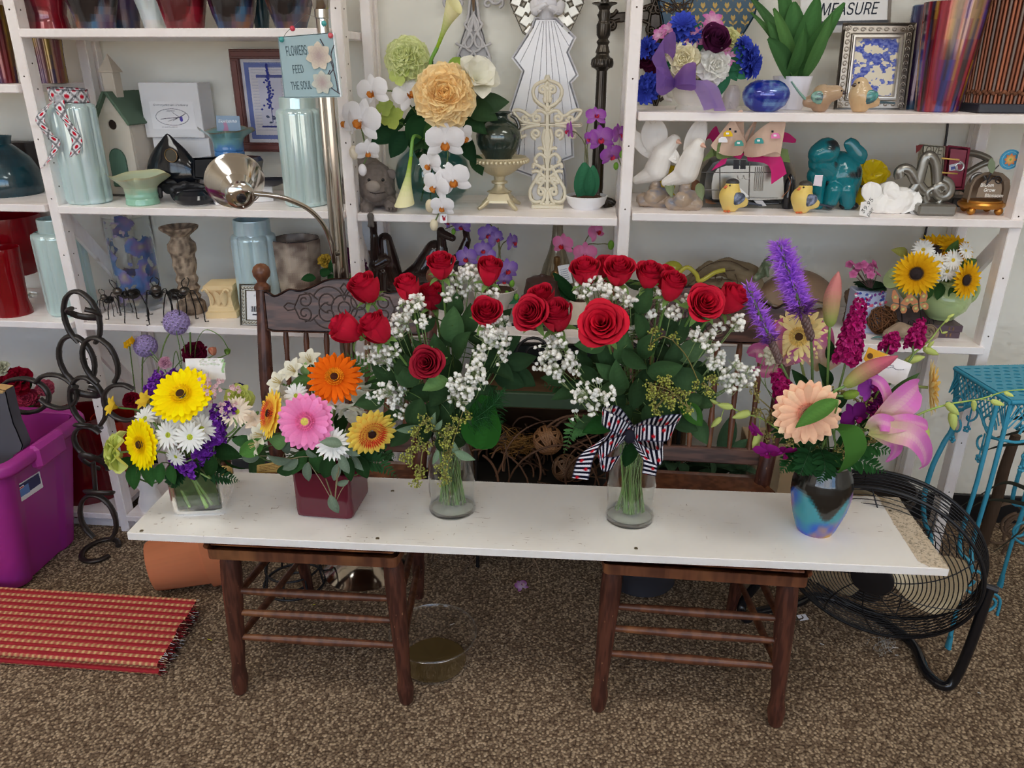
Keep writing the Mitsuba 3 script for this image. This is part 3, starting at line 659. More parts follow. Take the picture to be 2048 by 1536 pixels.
def sleg(a,b,oa,ob):
 c=pw(a,b,0);o=np.array([*(e*oa+g_*ob),0])
 m=[tube([c+q+[0,0,zt-.01],c+q+o*.1+[0,0,.5],c+q+o*.0+[0,0,.31],c+o*.5+[0,0,.27],c+o*.2+[0,0,.16],c+o*.35+[0,0,.006]],.0055,6,BLU,smooth=5) for q in(np.zeros(3),np.array([*(g_*.035 if b==0 else -g_*.035),0]))]
 m.append(tube([c+o*.35+[0,0,.04],c+o*.4+[0,0,0]],[.009,.012],8,BLU,flat=.6))
 for s in(1,):
  m.append(tube([c+g_.tolist().__len__()*0+np.array([*(g_*(.02+.034*math.cos(i*.4)*(1-.04*i))),.2+.034*math.sin(i*.4)*(1-.04*i)]) for i in range(16)],.0042,6,BLU))
  m.append(tube([c+np.array([*(g_*(.09+.03*math.cos(i*.4+PI)*(1-.04*i))),.12+.03*math.sin(i*.4+PI)*(1-.04*i)]) for i in range(16)],.0042,6,BLU))
  m.append(tube([c+np.array([*(g_*x),z]) for x,z in((.0,.18),(.04,.155),(.09,.155),(.12,.13),(.125,.08))],.0042,6,BLU,smooth=4))
 return cat(m)
part(ps,'leg',sleg(dpt-.005,.005,.07,-.03),'satin');part(ps,'leg',sleg(dpt-.005,wid-.005,.04,.04),'satin')
lg=[((1908,845),1.99),((1888,885),1.985),((1866,930),1.98),((1852,975),1.975),((1847,1010),1.97),((1850,1045),1.97),((1862,1085),1.975)]
q=np.array([at(u,v,y=y) for(u,v),y in lg]);q=np.vstack([pw(.004,.004,zt-.01),q,q[-1]*[1,1,0]+[.02,.01,.004]])
part(ps,'leg',tube(q,.007,7,BLU,smooth=4),'satin');part(ps,'leg',sleg(.005,wid-.005,-.02,.03),'satin')
# ---------------- flowers: local builders (axis +z, origin at the base of the bloom) ----------------
RNG=np.random.default_rng(11)
def petal(L,W,a0=20,a1=-20,cup=.15,n=(7,5),shape='oval',c0=(1,1,1),c1=(1,1,1),ruf=0.0,k=3.0,ph=0.0,mid=None,cpow=1.0):
 """one petal from the origin along +y; a0, a1: rise in degrees at base and tip"""
 s=np.linspace(0,1,n[0]);t=np.linspace(-1,1,n[1])
 w={'oval':np.sin(PI*np.clip(s*.93+.05,0,1))**.7,'strap':np.minimum(.42+1.1*s,1)*np.sqrt(np.clip(1-np.clip((s-.80)/.20,0,1)**2,0,1)*.94+.06),'round':np.sqrt(np.clip(1-(1.75*s-.85)**2,.03,1)) if False else np.clip(.28+1.5*s,0,1)*np.sqrt(np.clip(1-np.clip((s-.5)/.5,0,1)**2.4,.02,1)),'point':np.sin(PI*np.clip(s**.8*.97+.02,0,1)),'lily':np.clip(.35+1.9*s,0,1)*np.clip(1-np.clip((s-.42)/.58,0,1)**1.7,.02,1)}[shape]
 a=np.radians(a0+(a1-a0)*s);ds=L/(n[0]-1)
 y=np.r_[0,np.cumsum(np.cos(a[:-1])*ds)];z=np.r_[0,np.cumsum(np.sin(a[:-1])*ds)]
 nx_,nz_=-np.sin(a),np.cos(a)
 T=t[None,:];h=cup*W*w[:,None]*T**2+ruf*L*np.sin(T*k*PI+ph+s[:,None]*2)*s[:,None]**1.5
 P=np.stack([T*W/2*w[:,None]+0*s[:,None],y[:,None]+h*nx_[:,None],z[:,None]+h*nz_[:,None]],-1)
 c=lerp(c0,c1,(s**cpow)[:,None]*np.ones_like(T))
 if mid is not None:c=c*(1-(.8*np.exp(-(T/.3)**2)*(1-s[:,None]*.6)))[...,None]+np.asarray(mid)*(.8*np.exp(-(T/.3)**2)*(1-s[:,None]*.6))[...,None]
 return grid(P,c)
def ringof(*a,**k):return cat(ringl(*a,**k))
def ringl(n,fn,r=0.0,z=0.0,off=0.0,jit=.06,rng=None):
 rng=rng or RNG;o=[]
 for i in range(n):
  a=360*i/n+off+rng.normal()*jit*360/n
  o.append(fn(i).t(None,(0,r,z)).t(rz(a)))
 return o
def vary(c,a=.08,rng=None):
 rng=rng or RNG;return np.clip(np.asarray(c)*(1+rng.normal()*a),0,1)
def gerbera(R,cb,ct,cring,ceye,n=24,droop=-4,wid=.25,layers=2,rng=None,rs=1.0):
 rng=rng or RNG;o=[]
 for l in range(layers):
  k=1-.13*l
  o.append(ringl(n-3*l,lambda i:petal(R*(k-.12)*(1+rng.normal()*.03),R*wid*(1-.08*l),9+7*l,droop+5*l+rng.normal()*4,-.12,(7,4),'strap',cb,vary(ct,.09,rng)*1.0,mid=np.asarray(ct)*.88),R*.12,.002+.0025*l,off=7*l,rng=rng))
 d=[]
 for j,(r0,nn,L) in enumerate(((.33,34,.14*rs),(.27,30,.12*rs),(.2,22,.10*rs))):
  d.append(ringof(nn,lambda i:petal(R*L,R*.05,55,20,0,(3,2),'strap',vary(cring,.15,rng),vary(cring,.15,rng)),R*(r0*rs-.08),.009+.002*j,off=5*j,rng=rng))
 return [cat([m for l_ in o[:-1] for m in l_])]+o[-1],cat(d),dome(R*.16,.012,ceye)
def dome(r,z,c,n=10):
 m=ball((r,r,r*.45),c,n,(0,0,z));m.c=m.c*(.8+.4*np.random.default_rng(3).random((len(m.c),1)));return m.jit(r*.06,3/r,2)
def daisy(R,c=(.86,.86,.82),ce=S(178,188,60),n=19,rng=None,wid=.185,layers=2,droop=-12):
 rng=rng or RNG
 o=[ringof(n-2*l,lambda i:petal(R*(.95-.1*l),R*wid,14+6*l,droop+rng.normal()*8,.12,(5,3),'strap',np.asarray(c)*.93,c),R*.05,.002*l,off=8*l,jit=.15,rng=rng) for l in range(layers)]
 d=[ball(R*.035,vary(ce,.18,rng),4,(R*.25*math.sqrt(i/60)*math.cos(i*2.4),R*.25*math.sqrt(i/60)*math.sin(i*2.4),R*.13-R*.08*(i/60))) for i in range(60)]
 return cat(o),cat(d+[ball((R*.25,R*.25,R*.11),np.asarray(ce)*.8,8,(0,0,R*.03))])
def rose(R,H,open_=.5,c=S(188,14,40),N=22,seed=0,whole=True):
 rng=np.random.default_rng(seed);o=[];s=np.linspace(0,1,9);t=np.linspace(-1,1,9);Sg,Tg=np.meshgrid(s,t,indexing='ij')
 for i in range(N):
  f=i/(N-1);Rf=R*(.09+.86*f**.85);hw=math.radians(96-40*f);ph=i*2.39996+rng.normal()*.12
  se=Sg*(1-(.10+.16*f)*Tg**2)
  prof=np.sin(PI*(.10+.56*se))**.8*(1-.10*np.clip(se-.6,0,1)*(1-open_))
  cur=np.clip((se-.66)/.34,0,1)**2
  rr=Rf*prof*(1+.11*Tg)+R*cur*(.25+.75*f)*(.12+.34*open_)+R*.035*np.sin(3*Tg+i*2)*Sg**2
  zz=H*(se*(1.02-.10*f-.20*open_*f))-H*cur*(.05+.12*f)*(.3+open_)+H*.03*np.sin(2.5*Tg+i*3)*Sg**2
  aa=ph+Tg*hw*(.75+.25*Sg)
  cc=vary(c,.10,rng)
  o.append(grid(np.stack([rr*np.cos(aa),rr*np.sin(aa),zz],-1),cc))
 return cat(o) if whole else [cat(o[:-8])]+o[-8:]
GREEN=S(60,88,50)
def calyx(R,c=S(116,150,82)):
 return ringof(5,lambda i:petal(R*1.15,R*.42,25,-50,.1,(6,3),'point',c,np.asarray(c)*.85),R*.12,-R*.06)+ball((R*.26,R*.26,R*.24),c,8,(0,0,-R*.1))
def leaf(L,W,c=GREEN,bend=-35,fold=.18,n=(9,5),shape='point',vein=1.25,wav=.012):
 m=petal(L,W,12,bend,fold,n,shape,np.asarray(c)*.95,c,wav,1.5)
 T=np.tile(np.linspace(-1,1,n[1]),n[0]);m.c=m.c*np.where(np.abs(T)<.1,vein,1.0)[:,None];return m
def dirR(d,roll=0,up=(0,0,1)):
 """rotation that takes local +y to d, local z as near up as it can be"""
 y=nrm(d);z=np.asarray(up,float)-y*(np.asarray(up)@y);z=nrm(z) if np.linalg.norm(z)>1e-6 else nrm(np.cross(y,(1,0,0)));x=np.cross(y,z)
 return np.stack([x,y,z],1)@rot((0,1,0),roll)
def ruffle(R,c,n=7,rng=None,c2=None,lay=2,el=(70,10)):
 """small double ruffled floret"""
 rng=rng or RNG;o=[]
 for l in range(lay):
  for i in range(n-2*l):
   e=el[1]+(el[0]-el[1])*l/max(1,lay-1)+rng.normal()*10
   cc=vary(c if c2 is None or rng.random()<.7 else c2,.13,rng)
   o.append(petal(R*(1-.2*l),R*1.0,e,e-45,.25,(4,4),'round',cc*.95,cc,.1,2,rng.random()*6).t(rz(360*i/(n-2*l)+rng.random()*40)))
 return cat(o)
def peony(R,c_out,c_in,N=46,seed=0,el_in=82,flat=0,k=4):
 rng=np.random.default_rng(seed);o=[]
 for i in range(N):
  f=i/(N-1);L=R*(.30+.72*f);W=R*(.30+.66*f)
  e=el_in*(1-f**1.1)+flat
  o.append(petal(L,W,e,e-52*f-6,.30,(7,7),'round',vary(c_in,.05,rng),vary(lerp(c_in,c_out,np.array(f)),.05,rng),.07+.05*(1-f),k,rng.random()*6).t(rz(i*137.5+rng.normal()*9),(0,0,R*.22*(1-f))))
 return cat(o)
def orchid(R,c,lip,c_in=None,seed=0):
 rng=np.random.default_rng(seed);ci=c if c_in is None else c_in
 o=[petal(R,R*.56,6,-14,-.10,(8,6),'oval',ci,c).t(rz(a)) for a in(0,122,-122)]
 o+=[petal(R*1.02,R*1.02,12,-14,-.08,(8,8),'round',ci*.94,c).t(rz(a),(0,0,.002)) for a in(62,-62)]
 l=[petal(R*.42,R*.34,65,-10,.5,(5,5),'round',lip,lip*np.array([1,.8,.6])).t(rz(a),(0,0,.003)) for a in(180,150,210)]+[ball((R*.09,R*.09,R*.12),np.asarray(c)*.9,6,(0,R*.05,.008))]
 return cat(o),cat(l)
def stems(paths,r,c,n=6):return cat([tube(p,r,n,c,smooth=4) for p in paths])
def spread(c,r,n,rng,flat=1.0):
 """n points in a ball round c"""
 d=rng.normal(size=(n,3));d/=np.linalg.norm(d,axis=1,keepdims=True);return np.asarray(c)+d*(rng.random((n,1))**(1/3))*np.asarray(r)
_ico=trimesh.creation.icosphere(1,1.0)
def floret_ball(r,c,rng):
 v=_ico.vertices*(1+.22*rng.normal(size=(len(_ico.vertices),1)));return M(v*r,_ico.faces,c*(.9+.1*rng.random((len(v),1))))
 # ---------------- flowers: things ----------------
class Vase:
 """mouth (centre, radius) and floor (centre, radius, height) that the stems run through"""
 def __init__(s,x,y,zm,rm,zb,rb):s.m,s.rm,s.b,s.rb,s.n=np.array([x,y,zm]),rm,np.array([x,y,zb]),rb,0
 def path(s,p,n,back=.06):
  s.n+=1;a=s.n*2.39996;p=np.asarray(p);d=p-s.m;d[2]=0;l=np.linalg.norm(d)
  mo=s.m+(d/l if l>1e-6 else 0)*min(s.rm*.7,l)*.6+np.array([math.cos(a),math.sin(a),0])*s.rm*.45
  bo=s.b-(d/max(l,1e-6))*s.rb*.25+np.array([math.cos(a*1.7),math.sin(a*1.7),0])*s.rb*.6+[0,0,.004]
  q=p-np.asarray(n)*min(back,.35*np.linalg.norm(p-mo));m2=mo*.55+q*.45+[0,0,.01]
  return np.array([p,q,m2,mo,bo])
def put(t,parts,pos,R):
 for nm_,m,b,*lb in parts:
  for q in(m if isinstance(m,list) else [m]):part(t,nm_,q.t(R,pos),b,lb[0] if lb else None)
def fl(base,label,catg,group,parts,u,v,y,az,el,vase=None,stem=(.0022,S(96,138,70)),roll=0,shift=0.0,leaves=(),n=None):
 """a cut flower: its bloom shows at pixel (u, v) at depth y and faces (az, el)"""
 t=thing(base,label,catg,group);R=facing(az,el,roll);p=at(u,v,y=y)-R@np.array([0,0,shift])
 put(t,parts,p,R)
 if vase is not None:
  q=vase.path(p,R[:,2]);part(t,'stem',tube(q,stem[0],7,np.asarray(stem[1]),smooth=5),'satin')
  for(f,L,W,c) in leaves:
   sp=spline(q,8);k=int(f*len(sp)*.45);d=RNG.normal(size=3)+[0,-.6,.5]
   part(t,'leaf',leaf(L,W,c).t(dirR(d),sp[k]),'leaf')
 return t
def greens(base,label,catg,group,vase,items,c=GREEN,stemc=S(70,96,48),seed=0,stem_r=.0018,wr=.52,bend=-30,shape='point'):
 """a foliage stem: items (u, v, y, length px, angle in the picture, lean towards the viewer) are its leaves, the first the tip of the stem"""
 rng=np.random.default_rng(seed);t=thing(base,label,catg,group)
 u0,v0,y0=items[0][:3];tip=at(u0,v0,y=y0);q=spline(vase.path(tip,nrm(tip-vase.m+[0,0,.1])),10)
 part(t,'stem',tube(q,stem_r,6,stemc),'satin')
 for it in items:
  u,v,y,L,ang,lean=it[:6];cc=it[6] if len(it)>6 else c;w=it[7] if len(it)>7 else wr
  P=at(u,v,y=y);L=L*pxm(u,v,y);a=math.radians(ang)
  d=np.array([math.cos(a),-lean,math.sin(a)]);R=dirR(d,rng.normal()*22,up=(0,-1,.35));b=P-nrm(d)*L*.5
  part(t,'leaf',leaf(L,L*w,vary(cc,.12,rng),bend+rng.normal()*12,shape=shape).t(R,b),'leaf')
  # short stalk back to the stem
  j=np.argmin(np.linalg.norm(q-b,axis=1));part(t,'stalk',tube([b,(b+q[j])/2+[0,0,.006],q[j]],.0011,5,stemc,smooth=3),'satin') if np.linalg.norm(q[j]-b)<.14 else None
 return t
def gyp(label,vase,pts,seed,per=34,rr=22,r=(.0032,.0052),group=None,y=1.5):
 """spray of baby's breath; pts (u, v, radius px, count)"""
 rng=np.random.default_rng(seed);t=thing('babys_breath_spray',label,"baby's breath",group);bl,st=[],[]
 for u,v,rad,cnt in pts:
  c=at(u,v,y=y+rng.normal()*.012);k=pxm(u,v,y);hub=c+nrm(vase.m-c)*rad*k*1.5
  st.append(tube(vase.path(hub,nrm(hub-vase.m+[0,0,.05])),.0011,5,S(120,144,92),smooth=5))
  for p in spread(c,(rad*k*1.35,.03,rad*k*1.35),max(3,int(cnt*.72)),rng):
   bl.append(floret_ball(rng.uniform(*r),S(248,247,240),rng).t(None,p))
   m=(p+hub)/2+rng.normal(size=3)*.006;st.append(tube([hub,m,p],[.0008,.0006,.0005],4,S(150,166,120),caps=False))
 part(t,'blossoms',cat(bl),'petal',kind='stuff');part(t,'stems',cat(st),'satin',kind='stuff');return t
def seeded(label,vase,pts,seed,c=S(150,154,66),y=1.48,group=None,leaves=(),droop=.0):
 """seeded eucalyptus: bud clusters (u, v, radius px, count) on twigs"""
 rng=np.random.default_rng(seed);t=thing('seeded_eucalyptus',label,'eucalyptus',group);bd,st=[],[]
 drop=lathe([(0,0),(.5,.25),(.62,.55),(.4,.85),(0,1.15)],6,c)
 last=None
 for u,v,rad,cnt in pts:
  c0=at(u,v,y=y+rng.normal()*.01);k=pxm(u,v,y)
  if last is None:st.append(tube(vase.path(c0,nrm(c0-vase.m+[0,0,.05])),.0016,5,S(120,110,62),smooth=5))
  else:st.append(tube([last,(last+c0)/2+[0,0,.012],c0],.0013,5,S(120,110,62),smooth=4))
  last=c0
  for _ in range(max(1,cnt//6)):
   h=spread(c0,(rad*k,.02,rad*k),1,rng)[0];st.append(tube([c0,(c0+h)/2+[0,0,.004],h],[.0011,.0009,.0007],4,S(128,124,66),caps=False))
   for _ in range(6):
    d=nrm(rng.normal(size=3)+[0,-.5,-.3]);p=h+d*.006;s=rng.uniform(.0028,.0042)
    bd.append(drop.col(vary(c,.2,rng)).t(aim(d),p,s));st.append(tube([h,p],.0005,3,S(128,124,66),caps=False))
 part(t,'buds',cat(bd),'satin',kind='stuff');part(t,'twigs',cat(st),'satin',kind='stuff')
 for u,v,yy,L,ang in leaves:
  k=pxm(u,v,yy);a=math.radians(ang);d=np.array([math.cos(a),-.25,math.sin(a)])
  part(t,'leaf',leaf(L*k,L*k*.4,vary(S(120,144,116),.1,rng),-25,.1).t(dirR(d,rng.normal()*25,(0,-1,.4)),at(u,v,y=yy)-nrm(d)*L*k*.5),'leaf')
 return t
def fern(label,vase,pts,seed=0,c=S(40,84,42),fine=False,group=None,w=.035):
 """fern frond along photo points (u, v, y)"""
 rng=np.random.default_rng(seed);t=thing('fern_frond',label,'fern',group);q=spline(np.array([at(a,b,y=yy) for a,b,yy in pts]),14);n=len(q)
 st=[tube(q,np.linspace(.0013,.0004,n),5,c)]
 if vase is not None:st.append(tube(vase.path(q[0],nrm(q[1]-q[0]),.01),.0013,5,c,smooth=4))
 lf=[];tn=np.gradient(q,axis=0)
 for i in range(2,n,1 if fine else 2):
  f=i/n;L=w*(math.sin(PI*min(1,.15+.85*f))**.6)*(1.05-.75*f);side=nrm(np.cross(tn[i],(0,-1,.4)))
  for s in(-1,1):
   d=nrm(side*s+nrm(tn[i])*.7+rng.normal(size=3)*.12)
   if fine:
    for _ in range(3):e=q[i]+(d+rng.normal(size=3)*.35)*L*rng.uniform(.5,1);lf.append(tube([q[i],(q[i]+e)/2+[0,0,.002],e],[.0006,.0005,.0003],3,vary(c,.15,rng),caps=False))
   else:lf.append(leaf(L,L*.34,vary(c,.12,rng),-20,.1,(4,3),'oval').t(dirR(d,rng.normal()*15,(0,-1,.5)),q[i]))
 part(t,'rachis',cat(st),'satin');part(t,'leaflets',cat(lf),'leaf',kind='stuff');return t
def spike(base,label,catg,group,vase,u0,v0,u1,v1,y0,y1,Rpx,n,c,c2=None,fl_r=.011,seed=0,tipk=.45,stemc=S(104,130,72),bsdf='petal'):
 """stock-like spike of ruffled florets from its base (u0, v0) to its tip"""
 rng=np.random.default_rng(seed);t=thing(base,label,catg,group);a,b=at(u0,v0,y=y0),at(u1,v1,y=y1);ax=nrm(b-a);o=[]
 R_=Rpx*pxm((u0+u1)/2,(v0+v1)/2,(y0+y1)/2)
 for i in range(n):
  f=(i+.5)/n;ang=i*137.5;p=a+(b-a)*f;side=aim(ax)@np.array([math.cos(math.radians(ang)),math.sin(math.radians(ang)),.35]);k=1-(1-tipk)*f**1.5
  o.append(ruffle(fl_r*k*(1+rng.normal()*.1),c,6,rng,c2).t(aim(nrm(side),rng.random()*360),p+side*R_*k*.62))
 part(t,'florets',cat(o),bsdf)
 if vase is not None:part(t,'stem',tube(np.vstack([b-ax*.004,(a+b)/2,vase.path(a,ax,.03)]),.0022,6,stemc,smooth=4),'satin')
 else:part(t,'stem',tube([a,b],.002,6,stemc),'satin')
 return t
def fill(label,vase,pts,seed,c,L=60,n=3):
 """a bushy foliage stem: leaves scattered round photo points (u, v, y, radius px)"""
 rng=np.random.default_rng(seed);it=[]
 for u,v,y,r in pts:
  for _ in range(n):it.append((u+rng.normal()*r,v+rng.normal()*r,y+rng.normal()*.015,L*rng.uniform(.7,1.15),rng.uniform(0,360),rng.uniform(-.1,.4)))
 return greens('lemon_leaf_stem',label,'foliage',None,vase,it,c,seed=seed,wr=.56)
 # ---------------- the five bouquets on the bench board ----------------
RED=S(186,18,48);LILAC=S(190,122,236)
scene['velvet']=pr(roughness=.7,specular=.2,sheen=.4)
def cube_vase(t,u,vb,rotz_,w,h,bsdf,c,thick=.0035):
 P=at(u,vb,z=BZ);ctr=np.array([P[0],P[1]+w*.5,BZ+.0006])
 def ring(g,z):return np.c_[ring_pts(g,64),np.full(64,z)]
 g0=lambda s,r:rrect(-s,s,-s,s,r)
 rg=[ring(g0(w/2-.006,.01),0),ring(g0(w/2-.001,.012),.004),ring(g0(w/2,.012),.012),ring(g0(w/2,.012),h),ring(g0(w/2-thick,.009),h),ring(g0(w/2-thick,.009),.012),ring(g0(w/2-.008,.008),.009)]
 m=grid(np.array(rg),c,True);q=rg[0][:,:2]
 for z,k in((0,0),(.009,-1)):
  v,f=trimesh.creation.triangulate_polygon(Polygon(rg[k][:,:2]),engine='earcut');m=m+M(np.c_[v,np.full(len(v),z)],f[:,::-1] if k==0 else f,c)
 R=rz(rotz_);part(t,'body',m.t(R,ctr),bsdf)
 return Vase(ctr[0],ctr[1],BZ+h,w*.42,BZ+.014,w*.33)
 # --- 1: green glass cube with yellow gerberas
v1=thing('cube_vase','clear green-lined glass cube vase of yellow gerberas at the left end of the board','vase')
V1=cube_vase(v1,388,1031,10,.12,.118,'glass',(1,1,1))
ctr1=V1.b
lin=[]
for i in range(4):
 a=math.radians(10+90*i);d=np.array([math.cos(a),math.sin(a),0]);e_=np.array([-d[1],d[0],0])
 lin.append(grid(np.array([[ctr1+d*.0495+e_*.047*s+[0,0,.004+.098*q] for s in np.linspace(-1,1,6)] for q in np.linspace(0,1,6)]),S(84,112,66)).jit(.002,40,i).dirt(.6,45,i))
part(v1,'leaf_lining',cat(lin),'leaf','broad green leaves lining the glass')
cut=[tube([ctr1+R_,ctr1+R_+np.array([dx,dy,.085])],.0045,8,S(150,180,96)) for R_,dx,dy in((np.array([.03,-.052,.004]),-.03,.006),(np.array([.04,-.045,.008]),-.04,0.0),(np.array([-.01,-.056,.004]),-.03,.01))]
part(v1,'cut_stem',cut[0],'satin');part(v1,'cut_stem',cut[1],'satin');part(v1,'cut_stem',cut[2],'satin')
YB,YT=S(246,204,8),S(255,232,16)
for(u,v,y,az,el,R,lb) in((365,792,1.44,4,50,.066,'yellow gerbera daisy, upper of the two in the green cube vase'),(287,888,1.42,-28,14,.058,'yellow gerbera daisy, lower left of the two in the green cube vase')):
 p_,c_,e_=gerbera(R,YB,YT,S(244,200,20),S(60,36,16),26)
 fl('gerbera',lb,'gerbera',None,[('petal',p_,'petal'),('ring',c_,'petal'),('eye',e_,'matte')],u,v,y,az,el,V1,(.003,S(130,160,84)))
for i,(u,v,y,az,el,R,lb) in enumerate(((338,870,1.415,-8,25,.034,'white daisy between the lower yellow gerbera and the frontmost daisy'),(381,874,1.40,6,22,.036,'frontmost white daisy, low in the green cube bouquet'),(368,842,1.43,0,45,.034,'white daisy just under the upper yellow gerbera'),(403,858,1.43,30,30,.033,'white daisy touching the purple stock'),(292,838,1.46,-20,45,.032,'white daisy above the lower yellow gerbera'),(323,826,1.49,-5,50,.03,'white daisy behind the left petals of the upper yellow gerbera'),(473,824,1.46,25,35,.036,'cream daisy at the right edge of the green cube bouquet'),(353,912,1.415,-10,-5,.026,'small white daisy half hidden above the purple stock'))):
 p_,e_=daisy(R,(.86,.86,.82) if i!=6 else S(240,226,204));fl('daisy',lb,'daisy',None,[('petals',p_,'petal'),('eye',e_,'matte')],u,v,y,az,el,V1,(.0016,S(120,156,80)))
PUR,PUR2=S(112,46,156),S(142,78,186)
for u0,v0,u1,v1_,y,rp,n,lb in((428,890,434,815,1.45,26,30,'purple stock spike right of the white daisies'),(398,945,345,918,1.42,20,22,'purple stock low over the front rim of the green cube'),(392,915,425,900,1.43,18,16,'purple stock between the front daisy and the cube rim'),(300,800,318,745,1.52,20,20,'dark purple stock left behind the upper yellow gerbera'),(462,830,452,805,1.45,9,8,'purple buds beside the cream daisy'),(335,770,352,742,1.54,14,12,'small purple stock behind the upper yellow gerbera')):
 spike('stock',lb,'stock',None,V1,u0,v0,u1,v1_,y,y+.01,rp,n,PUR,PUR2,.0125,int(u0))
for u,v,y,az,el,R,lb in((236,905,1.44,-55,10,.05,'pale lime ruffled carnation at the far left of the board'),(478,795,1.53,30,45,.036,'pale lime ruffled carnation behind the cream daisy')):
 fl('carnation',lb,'carnation',None,[('bloom',peony(R,S(212,218,128),S(200,208,108),30,int(u),75,0,3),'petal')],u,v,y,az,el,V1,(.0025,S(140,166,90)))
for u,v,y,az,el,lb in((300,805,1.50,-30,40,'yellow alstroemeria behind the left daisies'),(236,815,1.52,-40,30,'yellow alstroemeria left of the green cube bouquet'),(510,838,1.47,20,10,'cream alstroemeria beside the bicolour gerbera')):
 cc=S(226,190,60) if v!=838 else S(240,222,200);fl('alstroemeria',lb,'alstroemeria',None,[('petals',ringof(6,lambda i:petal(.032,.016,60,5,.2,(6,4),'oval',cc*.8,cc)),'petal')],u,v,y,az,el,V1)
wf=thing('filler_blossoms','tiny dusty pink wax flowers among the green cube bouquet','filler flowers');o=[]
for u,v in((410,765),(420,790),(352,890),(455,812),(435,770),(330,800),(468,780),(405,800)):
 for p in spread(at(u,v,y=1.45),.018,12,RNG):o.append(ringof(5,lambda i:petal(.006,.005,40,0,.2,(3,3),'round',S(196,160,166),S(224,190,190))).t(facing(RNG.normal()*40,30),p))
part(wf,'blossoms',cat(o),'petal',kind='stuff');part(wf,'stems',stems([V1.path(at(u,v,y=1.46),(0,-.3,1)) for u,v in((410,765),(352,890),(455,812),(330,800))],.001,S(120,140,90),5),'satin',kind='stuff')
greens('ruscus_stem','dark green leaves hanging at the left of the green cube','foliage',None,V1,[(270,955,1.45,62,250,.2),(295,950,1.44,50,290,.2),(250,925,1.46,40,200,.2),(320,948,1.43,44,260,.3),(345,950,1.42,40,280,.3)],S(54,96,48),seed=2)
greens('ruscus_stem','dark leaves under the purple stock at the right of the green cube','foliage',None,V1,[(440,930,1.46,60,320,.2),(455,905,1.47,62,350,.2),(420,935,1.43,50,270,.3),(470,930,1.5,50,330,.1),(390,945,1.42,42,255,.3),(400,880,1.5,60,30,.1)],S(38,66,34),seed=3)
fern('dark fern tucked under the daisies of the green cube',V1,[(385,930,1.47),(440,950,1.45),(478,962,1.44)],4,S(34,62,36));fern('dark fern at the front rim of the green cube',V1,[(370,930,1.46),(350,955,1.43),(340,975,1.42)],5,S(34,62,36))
# card on its clear fork
cd_=thing('gift_card','small white gift card with writing on a clear fork above the yellow gerberas','card')
part(cd_,'card',plate([(370,717),(447,716),(452,759),(374,758)],1.50,.0006,S(236,234,230)),'matte')
k_=pxm(410,740,1.5)
part(cd_,'handwriting',cat([tube([at(384+4*i,741+2*math.sin(i*2.1),y=1.4988) for i in range(6)],.0005,4,S(60,60,80),smooth=5),tube([at(412,744,y=1.4988),at(411,757,y=1.4988)],.0004,4,S(150,150,150)),tube([at(416,744,y=1.4988),at(416,757,y=1.4988)],.0004,4,S(150,150,150))]),'matte')
part(cd_,'floral_print',cat([M(np.array([at(u+dx,v+dy,y=1.4991) for dx,dy in((-3,0),(0,-2),(4,0),(0,2))]),[[0,1,2],[0,2,3]],c) for u,v,c in [(400+RNG.random()*45,718+RNG.random()*12,[S(206,214,196),S(214,210,206),S(190,204,176)][i%3]) for i in range(26)]+[(444+RNG.random()*5,720+i*3,S(150,186,130)) for i in range(9)]]),'matte')
part(cd_,'fork',tube([at(412,757,y=1.502),at(414,790,y=1.505),V1.m],.0015,6),'pane')
# --- 2: burgundy cube
v2=thing('cube_vase','glossy burgundy cube vase of mixed gerberas','vase')
V2=cube_vase(v2,650,1038,-2,.136,.115,'gloss',S(92,22,40),.005)
def ger(lb,u,v,y,az,el,R,*c,n=24,**kw):
 p_,c_,e_=gerbera(R,*[S(*q) for q in c],n=n,**kw);return fl('gerbera',lb,'gerbera',None,[('petal',p_,'petal'),('ring',c_,'petal'),('eye',e_,'matte')],u,v,y,az,el,kw.get('vv',V2),(.003,S(150,170,96)))
ger('spiky orange gerbera at the top of the burgundy cube bouquet',670,757,1.47,12,42,.06,(228,96,20),(240,110,24),(246,160,40),(66,26,10),wid=.20,n=22,droop=-18)
ger('pink gerbera in front of the burgundy cube bouquet',613,843,1.40,3,24,.06,(226,96,158),(246,150,200),(236,120,172),(206,190,90),wid=.28)
ger('red-centred yellow gerbera left of the pink gerbera',546,828,1.44,-52,22,.054,(240,150,60),(252,222,86),(220,80,60),(48,22,14),n=24,rs=1.55)
ger('red-centred yellow gerbera at the right of the burgundy cube bouquet',741,864,1.42,34,-8,.055,(238,150,56),(250,224,100),(206,58,44),(44,18,12),n=22,rs=1.55)
for(u,v,y,az,el,R,lb) in((593,792,1.46,-10,35,.030,'white daisy above the pink gerbera'),(653,803,1.45,5,55,.032,'white daisy between the orange and the pink gerbera'),(665,888,1.39,12,38,.038,'white daisy with a grey leaf across it below the pink gerbera'),(683,895,1.43,30,20,.03,'white daisy behind the leaf-crossed daisy'),(560,790,1.5,-35,30,.034,'white daisy behind the left bicolour gerbera')):
 p_,e_=daisy(R,(.88,.88,.85));fl('daisy',lb,'daisy',None,[('petals',p_,'petal'),('eye',e_,'matte')],u,v,y,az,el,V2,(.0016,S(120,156,80)))
